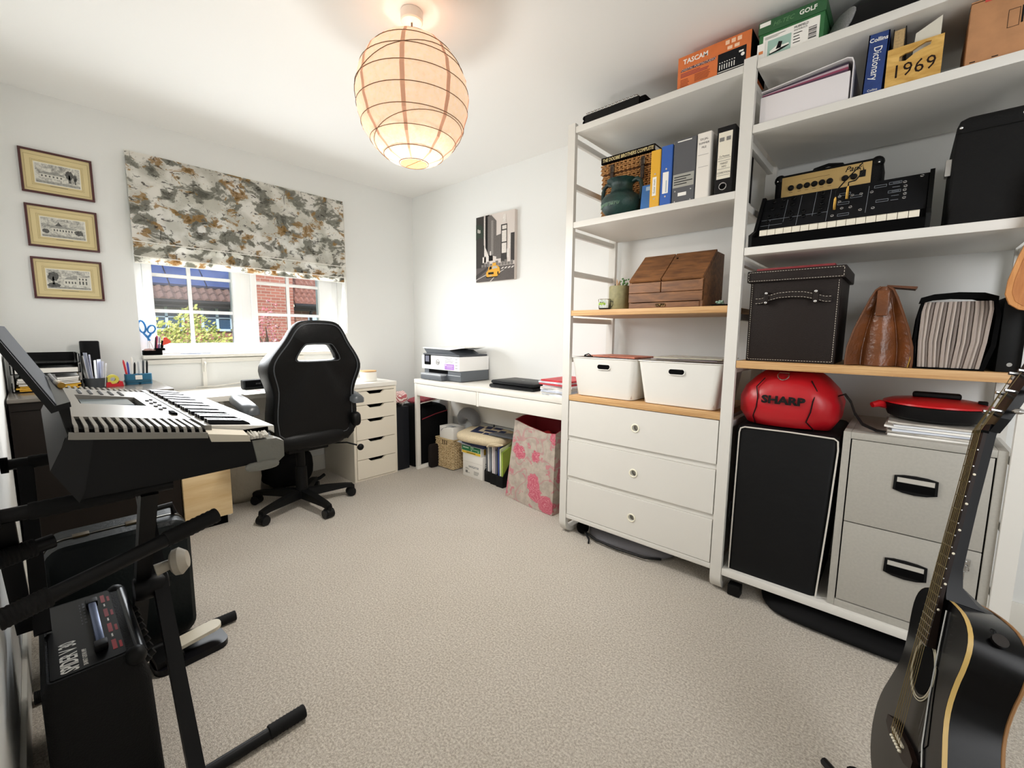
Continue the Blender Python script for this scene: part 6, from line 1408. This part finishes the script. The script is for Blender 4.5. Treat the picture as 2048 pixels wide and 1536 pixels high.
# pedal
pe = thing('foot_pedal', 'black footswitch pedal with a cream treadle on the carpet by the stand', 'pedal', (-1.738, .27, 0))
TP = Matrix.Translation((-1.738, .215, 0)) @ Matrix.Rotation(rad(4), 4, 'Z')
B(TP).loft([[(x, y, z) for x, y in rrect(-.06, -.035, .06, .175, .035, 5)] for z in (.001, .022)]).build('base_plate', M('pedal_black', '#15151a', .3), pe)
B(TP).loft([[(x, y, z+(y+.02)*.10) for x, y in rrect(-.034, .01, .028, .165, .028, 6)] for z in (.040, .052)]).build('treadle', M('cream_treadle', '#cfc8b6', .45), pe)
B(TP).box((-.045, -.03, .022), (.045, .045, .045), .004).build('housing', BLACK, pe)
# ================================================================== acoustic guitar on its stand, paddle
gt = thing('acoustic_guitar', 'black acoustic guitar with a cream-edged body leaning upright near the filing cabinet', 'guitar', (.06, 1.1, .15))
NUT, SAD = V((.138, 1.290, .919)), V((.065, 1.125, .300))
ax_ = (NUT-SAD).normalized(); w0 = V((cos(rad(-80)), sin(rad(-80)), 0)); wv = (w0-ax_*w0.dot(ax_)).normalized(); nv = ax_.cross(wv)   # nv points into the body
if nv.x < 0: nv = -nv
def G(a, w, n): return SAD+ax_*a+wv*w+nv*n          # a: along the neck from the saddle, w: towards the camera, n: into the body
GB = M('gloss_black_lacquer', '#0b0b0d', .22); BIND = M('cream_binding', '#c9a862', .4); RW = M('rosewood', '#2a1b15', .45, n=(40, .3)); PEG = M('pearl', '#e6e0cc', .3)
half = [(-.160, 0), (-.158, .05), (-.148, .105), (-.125, .155), (-.085, .188), (-.035, .198), (.01, .188), (.06, .158), (.105, .132), (.14, .124), (.18, .128), (.22, .140), (.255, .142), (.280, .128), (.297, .095), (.303, .05), (.304, 0)]
outl = half+[(a, -w) for a, w in half[-2:0:-1]]
outl = smooth_poly(outl, 1)
DEP = .078
b = B().loft([[G(a, w, n) for a, w in outl] for n in (.006, DEP+.004)])
b.build('body', GB, gt, smooth=30)
ex_ = lambda k: [(a+(a-.07)/abs(a-.07)*k if abs(a-.07) > .1 else a, w+(k if w > 0 else -k if w < 0 else 0)) for a, w in outl]
B().loft([[G(a, w, n) for a, w in ex_(.0007)] for n in (.0063, .0135)], cap=False).build('binding', BIND, gt, smooth=30)
B().tube([G(a, w, DEP+.004) for a, w in outl], .0028, 6, closed=True).build('back_binding', M('tan_binding', '#9a7046', .5), gt)
TW = FT(G(0, 0, .006), -wv, ax_) if ax_.cross(wv).dot(nv) > 0 else FT(G(0, 0, .006), wv, ax_)
if (TW.to_3x3() @ V((0, 0, 1))).dot(nv) > 0: TW = FT(G(0, 0, .006), wv, ax_)
sgn = 1 if (TW.to_3x3() @ V((1, 0, 0))).dot(wv) > 0 else -1
flat([circ(0, .150, .048, 32)], TW, MATTE, gt, 'sound_hole', z=.0008)
B(TW).tube([(.055*cos(a), .150+.055*sin(a), .001) for a in [k*pi/20 for k in range(40)]], .0014, 5, closed=True).tube([(.060*cos(a), .150+.060*sin(a), .001) for a in [k*pi/20 for k in range(40)]], .0010, 5, closed=True).build('rosette', M('rosette_pale', '#b9b29c', .4), gt)
flat([[(sgn*x, y) for x, y in ((.03, .19), (.06, .175), (.075, .12), (.10, .05), (.075, .02), (.045, .06), (.052, .10), (.058, .15))]], TW, M('scratchplate', '#141416', .1), gt, 'scratchplate', z=.0012)
B(TW).tube([(sgn*x, y, .002) for x, y in ((.036, .285), (.045, .22), (.062, .12), (.085, .04), (.105, .01))], .0018, 5).build('purfling_strip', M('silver_strip', '#a8a8a4', .3, .8), gt)
B(TW).loft([[(x, y, z) for x, y in ((-.085, -.012), (-.05, -.022), (.05, -.022), (.085, -.012), (.085, .004), (.05, .012), (-.05, .012), (-.085, .004))] for z in (.0, .009)]).build('bridge', RW, gt, smooth=0)
B(TW).box((-.036, -.002, .009), (.036, .002, .013)).build('saddle', PEG, gt, smooth=0)
for k in range(6): B(TW @ Matrix.Translation((-.0275+.011*k, -.013, .009))).ball((0, 0, .002), (.0032, .0032, .004), 8, 6).build('bridge_pin', PEG, gt)
# neck
FE = .203
b = B().loft([[G(a, -w, n0), G(a, -w*.8, n1*.7+.004), G(a, 0, n1), G(a, w*.8, n1*.7+.004), G(a, w, n0)][::1] for a, w, n0, n1 in ((.304, .028, .002, .080), (.312, .028, .0, .060), (.335, .027, -.002, .026), (.37, .0265, -.002, .017), (.50, .024, -.002, .013), (.645, .0215, -.002, .012), (.665, .021, .0, .015))])
b.build('neck', M('neck_black', '#101216', .35), gt, smooth=50)
B().loft([[G(a, -w, -.008), G(a, w, -.008), G(a, w, -.002 if a > .3 else .0055), G(a, -w, -.002 if a > .3 else .0055)] for a, w in ((FE, .029), (.304, .028), (.305, .028), (.645, .0215))]).build('fretboard', RW, gt, smooth=0)
b = None
for k in range(1, 21):
    a = .645*2**(-k/12); w = .0215+(.029-.0215)*(.645-a)/(.645-FE)
    B().tube([G(a, -w, -.0088), G(a, w, -.0088)], .0015, 5).build('fret', CHROME, gt)
for k in (3, 5, 7, 9, 12, 15):
    a = .645*.5*(2**(-k/12)+2**(-(k-1)/12)); w = .0215+(.029-.0215)*(.645-a)/(.645-FE); B().ball(G(a, w, -.005), .0026, 8, 6).build('side_dot', PEG, gt)
B().loft([[G(.645, -.022, -.011), G(.645, .022, -.011), G(.645, .022, 0), G(.645, -.022, 0)], [G(.650, -.022, -.011), G(.650, .022, -.011), G(.650, .022, 0), G(.650, -.022, 0)]]).build('nut', MATTE, gt, smooth=0)
hb = .30
HP = lambda a, w, n: G(.650+a*cos(.25), w, n+a*sin(.25)+.0)
hs = B().loft([[HP(a, -w, .0), HP(a, w, .0), HP(a, w, .015), HP(a, -w, .015)] for a, w in ((0, .022), (.03, .030), (.17, .037), (.185, .030))]).build('headstock', GB, gt, smooth=0)
for k in range(3):
    for s in (-1, 1):
        a = .045+.045*k; m = B().tube([HP(a, s*.018, .001), HP(a, s*.018, -.016)], .0035, 8).build('tuner_post', CHROME, hs)
        B().tube([HP(a, s*.028, .009), HP(a, s*.048, .009)], .0028, 6).ball(HP(a, s*.056, .009), (.009, .009, .006), 8, 6).build('tuner_button', CHROME, hs)
for k in range(6):
    w1, w2 = -.0275+.011*k, -.0175+.007*k
    s = -1 if k < 3 else 1; q_ = [2, 1, 0, 0, 1, 2][k]
    B().tube([G(-.013, w1, -.003), G(.002, w1, -.0085), G(.648, w2, -.0115), HP(.045+.045*(2-q_), s*.018, -.010)], .0007 if k > 2 else .0010, 4).build('string', M('bronze_string', '#8a7a55', .35, .9), gt)
B(Matrix.Translation(G(.285, .105, .045))).ball((0, 0, 0), (.006, .008, .010), 10, 8).build('strap_button_stem', BLACK, gt)
nn = V(wv*.75+ax_*.6).normalized(); p = G(.275, .122, .045)
B().tube([p, p+nn*.006, p+nn*.010, p+nn*.016], [.006, .006, .011, .011], 14).build('strap_button', M('gunmetal', '#4a4746', .3, 1), gt)
# stand for the guitar
gs = thing('guitar_stand', 'black tubular guitar stand with a foam arm showing at the guitar foot', 'stand', (.05, 1.1, 0))
bp_ = G(-.168, 0, .04)
B().tube([(.13, 1.08, .02), (.12, 1.09, .10), G(-.10, 0, DEP+.024), G(.12, 0, DEP+.024)], .010, 8).build('upright', STB, gs)
for p in ((-.10, .93, .012), (-.06, 1.30, .012), (.30, 1.10, .012)): B().tube([(.13, 1.09, .055), p], .010, 8).build('leg', STB, gs)
fo = M('black_foam', '#0c0c0c', .95)
for s in (-1, 1): B().tube([(.125, 1.09, .085), G(-.19, s*.10, DEP+.02), G(-.178, s*.105, .03), G(-.172, s*.105, -.02), G(-.155, s*.105, -.028)], .013, 10).build('foam_arm', fo, gs)

pdl = thing('paddle', 'pale wooden paddle-shaped board hanging from a cord at the shelf end', 'paddle', (.27, 1.86, 1.2))
PADW = mk_wood('paddle_wood', '#b9793c', '#cf9253', 5, st=(20, 4, 3))
oul = [(.06, 0), (.03, .006), (.010, .022), (.0, .05), (.002, .09), (.014, .15), (.030, .21), (.040, .27), (.046, .33), (.046, .40)]
po = [(.203+u, 1.188+v) for u, v in oul]+[(.203+.12-u, 1.188+v) for u, v in oul[:0:-1]]
B().prism(po, 1, 1.862, 1.880).build('blade', PADW, pdl, smooth=0)
inn_ = [(.263+(u-.263)*.80, 1.26+(v-1.26)*.86) for u, v in po[:10]]+[(.263+(u-.263)*.80, 1.26+(v-1.26)*.86) for u, v in po[10:]]
B().prism(inn_, 1, 1.8605, 1.862).build('raised_face', mk_wood('paddle_wood_dark', '#a8672f', '#bd7c40', 5, st=(20, 4, 3)), pdl, smooth=0)
B().tube([(.262, 1.871, 1.585), (.250, 1.90, 1.66), (.285, 1.914, 2.05), (.288, 1.914, 2.165), (.288, 1.93, 2.168)], .0022, 5).build('cord', M('jute', '#a58a5c', .9), pdl)

# ================================================================== pendant lamp
LX, LY = -1.494, 1.07
lp = thing('pendant_lamp', 'round paper lantern lamp hanging lit from the ceiling', 'lamp', (LX, LY, H))
B().lathe([(0, 0), (.040, 0), (.042, -.004), (.042, -.034), (.038, -.038), (0, -.038)], 32, (LX, LY, H-.0002)).build('ceiling_rose', WHITE, lp)
B().tube([(LX, LY, H-.038), (LX, LY, 2.10)], .0035, 8).build('cord', M('brown_flex', '#6b5a4d', .6), lp)
def mk_paper():
    g = NT('lantern_paper'); v = g.co(); f = g.noise(v, 70, 5, .7); c = g.mix(g.step(f, .35, .65), '#ecc8a6', '#f6d9ba')
    g.color(c, .9); g.t.links.new(c, g.p.inputs['Emission Color']); g.p.inputs['Emission Strength'].default_value = .62; return g.m
hoops = [(.052, 1.772), (.100, 1.790), (.150, 1.832), (.190, 1.893), (.208, 1.955), (.214, 2.02), (.203, 2.082), (.172, 2.142), (.125, 2.190), (.088, 2.212)]
pf = []
for (r1, z1), (r2, z2) in zip(hoops, hoops[1:]):
    pf += [(r1, z1), (r1*.5+r2*.5-.0015, z1*.5+z2*.5)]
pf.append(hoops[-1])
pap = mk_paper(); NS = 8
b = B(); n = 64
rf = lambda a: 1-.016*(1-abs(cos(a*NS/2)))**1.0+.004
rings = [[(LX+r*rf(2*pi*k/n)*cos(2*pi*k/n), LY+r*rf(2*pi*k/n)*sin(2*pi*k/n), z) for k in range(n)] for r, z in pf]
shd = b.loft(rings, cap=False).build('shade', pap, lp, smooth=25, fix=False)
seam = M('lantern_seam', '#d8a283', .9, emit=.30)
for j in range(NS):
    a = 2*pi*(j)/NS; b = B(); L = []
    for r, z in pf: L.append([(LX+(r*1.006+.0012)*cos(a+da*.20*.19), LY+(r*1.006+.0012)*sin(a+da*.20*.19), z) for da in (-1, 1)])
    for p, q_ in zip(L, L[1:]): b.quad(p[0], p[1], q_[1], q_[0])
    b.build('seam', seam, shd, smooth=0, fix=False)
wire = M('bamboo_hoop', '#7a5a3e', .8)
def radius_at(z):
    for (r1, z1), (r2, z2) in zip(hoops, hoops[1:]):
        if z1 <= z <= z2: return r1+(r2-r1)*(z-z1)/(z2-z1)
    return hoops[0][0] if z < hoops[0][1] else hoops[-1][0]
for z0, tx, ty in ((1.773, 0, 0), (1.80, .0, .0), (1.852, .035, .03), (1.85, 0, 0), (1.905, .0, 0), (1.968, 0, .0), (2.035, 0, 0), (2.05, .06, .05), (2.10, .0, 0), (2.160, 0, .0), (2.211, 0, 0)):
    pts = []
    for k in range(48):
        a = 2*pi*k/48; z = z0+tx*cos(a+.6)+ty*sin(a+.6); r = radius_at(z)+.0016; pts.append((LX+r*cos(a), LY+r*sin(a), z))
    B().tube(pts, .0013, 4, closed=True).build('hoop', wire, shd)
B().ball((LX, LY, 1.98), (.030, .030, .042), 16, 10).tube([(LX, LY, 2.02), (LX, LY, 2.10)], .016, 10).build('bulb', M('lit_bulb', '#ffe2b0', .5, emit=4), lp)
B().bar((LX-.052, LY, 1.7745), (LX+.052, LY, 1.7745), .0015, .0015).build('cross_wire', wire, shd)

# ================================================================== framed prints and canvas
MAH = M('mahogany', '#4a1c1c', .35); MATB = M('buff_mount', '#dccb9b', .8); MLINE = M('mount_line', '#8f7c48', .7)
def mk_sketch(seed):
    g = NT('sketch_%d' % seed); v = g.co((1, 1, 1), loc=(seed*3.1, seed, seed*1.7)); a = g.noise(v, 34, 6, .75, .6); c = g.noise(v, 150, 3, .8); s = g.n('SeparateXYZ', {0: g.tc.outputs['Object']})
    d = g.math('ADD', g.math('MULTIPLY', a, .75), g.math('MULTIPLY', c, .35)); return g.color(g.mix(g.step(d, .47, .66), '#dedcd2', '#8a8984'), .8)
SK1 = M('sketch_dark', '#5f5f5c', .8, n=(120, .4)); SK2 = M('sketch_mid', '#a2a19b', .8, n=(120, .3)); SK3 = M('sketch_light', '#d6d4ca', .8)
def blob(cx, cy, rx, ry, seed):
    q = random.Random(seed); return [(cx+rx*cos(a)*q.uniform(.75, 1.1), cy+ry*sin(a)*q.uniform(.75, 1.1)) for a in [k*2*pi/18 for k in range(18)]]
scenes = [
    ([blob(.125, .060, .016, .026, 1), [(.120, .02), (.122, .06), (.128, .06), (.131, .02)], blob(.146, .050, .009, .02, 2), [(.144, .018), (.145, .05), (.148, .05), (.149, .018)]], [[(.012, .045), (.03, .060), (.10, .056), (.108, .046)], (.0, .0, .164, .012)], [(.014, .028, .10, .046)], [(.02+.014*k, .033, .026+.014*k, .041) for k in range(6)]),
    ([[(.05, .060), (.062, .074), (.064, .082), (.067, .074), (.078, .060)], blob(.015, .028, .014, .012, 3), blob(.14, .034, .018, .016, 4)], [[(.035, .055), (.05, .062), (.095, .060), (.13, .050), (.13, .046), (.035, .046)], (.0, .0, .164, .010)], [(.038, .028, .128, .047)], [(.044+.011*k, .032, .049+.011*k, .042) for k in range(7)]),
    ([blob(.022, .062, .022, .026, 5), [(.018, .02), (.02, .06), (.025, .06), (.027, .02)], blob(.024, .016, .026, .013, 6)], [[(.060, .048), (.075, .062), (.112, .074), (.118, .066), (.164, .078), (.164, .07), (.06, .04)], (.0, .0, .164, .009)], [(.062, .020, .112, .05), (.114, .018, .164, .066)], [(.067+.012*k, .028+.0*k, .072+.012*k, .040) for k in range(4)]+[(.12+.013*k, .026, .126+.013*k, .044) for k in range(3)]+[(.12+.013*k, .050, .126+.013*k, .060) for k in range(3)])]
for k, (z0, z1, lab_) in enumerate(((1.814, 2.032, 'topmost of three framed sketches, a long house with bare trees'), (1.541, 1.757, 'middle framed sketch showing a domed hall behind trees'), (1.272, 1.488, 'lowest of three framed sketches, a street of tall houses'))):
    y0, y1 = .034, .306; x = XW+.001
    t = thing('framed_print', lab_, 'picture', (XW, .17, z0), 'framed sketches beside the window')
    b = B(); f = .010
    for p, q_ in (((y0, z0), (y1, z0+f)), ((y0, z1-f), (y1, z1)), ((y0, z0+f), (y0+f, z1-f)), ((y1-f, z0+f), (y1, z1-f))): b.box((x, p[0], p[1]), (x+.016, q_[0], q_[1]), .002)
    b.build('frame', MAH, t)
    B().box((x, y0+f, z0+f), (x+.008, y1-f, z1-f)).build('mount', MATB, t, smooth=0)
    T = FT((x+.008, y0+.054, z0+.058), *FX)
    ls = []
    for d_, w_ in ((.010, .0009), (.015, .0007), (.036, .0012)):
        a0, a1, c0, c1 = -d_, .164+d_, -d_, .098+d_
        ls += [(a0, c0, a1, c0+w_), (a0, c1-w_, a1, c1), (a0, c0, a0+w_, c1), (a1-w_, c0, a1, c1)]
    flat(ls, T, MLINE, t, 'mount_line')
    flat([(-.004, -.004, .168, .102)], T, M('print_paper', '#e6e3d8', .8), t, 'print_margin', z=.0008)
    flat([(0, 0, .164, .098)], T, mk_sketch(k+1), t, 'sketch', z=.0012)
    dk_, md_, lt_, win_ = scenes[k]
    flat(md_, T, SK2, t, 'sketch_roofs', z=.0015); flat(lt_, T, SK3, t, 'sketch_walls', z=.0016); flat(dk_, T, SK1, t, 'sketch_trees', z=.0018); flat(win_, T, SK1, t, 'sketch_windows', z=.0019)
    flat([(.05, -.012, .115, -.0105)], T, GREYINK, t, 'caption', z=.0012)
cv = thing('canvas_print', 'canvas of a grey city street with a yellow taxi on the far wall', 'picture', (-2.35, YN, 1.505))
PX, PZ, PWd, PHt = -2.548, 1.505, .402, .492
B().box((PX, YN-.030, PZ), (PX+PWd, YN-.001, PZ+PHt), .002).build('canvas', M('canvas_sky', '#d9cfc8', .8), cv)
T = FT((PX, YN-.030, PZ), *FY) @ Matrix.Diagonal((PWd/.66, PHt/1.1, 1, 1))
# drawn in a 0.66 x 1.10 frame
def cm(h): return M('canvas_'+h, '#'+h, .8, n=(160, .25))
flat([(0, 0, .66, .24)], T, cm('5d5653'), cv, 'road', z=.001)
flat([[(0, .24), (0, 1.1), (.14, 1.1), (.14, .62), (.22, .50), (.22, .24)]], T, cm('37332f'), cv, 'dark_tower', z=.0012)
flat([(.17, .40, .24, 1.1), (.19, .34, .30, .5)], T, cm('2c2927'), cv, 'narrow_tower', z=.0014)
flat([[(.21, .45), (.21, 1.08), (.27, 1.09), (.36, .98), (.36, .40)], [(.36, .36), (.36, .74), (.46, .76), (.46, .36)]], T, cm('6a6460'), cv, 'mid_tower', z=.0016)
flat([(.27, .44, .31, 1.0)], T, cm('8b8580'), cv, 'tower_face', z=.0018)
flat([(.44, .30, .54, .90), (.60, .30, .66, .74)], T, cm('3b3735'), cv, 'sign_tower', z=.0018)
flat([[(.15, .30), (.15, .62), (.18, .55), (.23, .42), (.23, .30)], (.145, .70, .165, 1.08), (.455, .62, .53, .80), (.455, .44, .53, .60), (.46, .82, .53, .88), (.47, .93, .52, 1.05), (.57, .50, .60, .72), (.54, .36, .58, .50), (.12, .32, .18, .42), (.25, .43, .27, .5)], T, cm('e2dbd4'), cv, 'lit_sign', z=.0021)
flat([[(0, .72), (0, .98), (.09, .97), (.13, .90), (.13, .72), (.07, .76)]], T, cm('2f3a2f'), cv, 'round_sign', z=.0023)
flat([(.03, .84, .045, .90), (.05, .83, .06, .89), (.065, .83, .08, .88)], T, cm('cfcac2'), cv, 'sign_mark', z=.0026)
flat([(.10+.05*k, .245, .14+.05*k, .29+.02*(k % 3)) for k in range(11)], T, cm('7d7773'), cv, 'traffic', z=.0024)
flat([[(0, .12), (.20, .24), (.24, .24), (0, .05)]], T, cm('403b39'), cv, 'kerb_shadow', z=.0024)
flat([[(0, .035), (.22, .125), (.22, .135), (0, .045)], [(.25, .0), (.33, .07), (.34, .07), (.27, 0)], [(.42, .13), (.50, .17), (.49, .175), (.41, .14)]]+[[(.44+.055*k, .185), (.47+.055*k, .215), (.50+.055*k, .215), (.47+.055*k, .185)] for k in range(4)], T, cm('d5cec8'), cv, 'road_marking', z=.0026)
flat([(.19, .06, .38, .10), (.36, .10, .42, .14)], T, cm('2a2624'), cv, 'taxi_shadow', z=.0027)
TAX = M('taxi_yellow', '#e0a52e', .7); 
flat([[(.19, .09), (.185, .15), (.22, .19), (.23, .235), (.27, .255), (.38, .255), (.42, .215), (.43, .13), (.40, .10), (.38, .075), (.21, .075)], (.30, .255, .36, .30)], T, TAX, cv, 'taxi', z=.0030)
flat([[(.235, .195), (.25, .245), (.285, .245), (.285, .20)], (.225, .115, .32, .150), (.385, .1, .405, .15)], T, cm('2f302c'), cv, 'taxi_dark', z=.0033)
flat([[(.295, .20), (.30, .245), (.36, .25), (.39, .21)], (.25, .085, .29, .10)], T, cm('b8b6b0'), cv, 'taxi_glass', z=.0033)
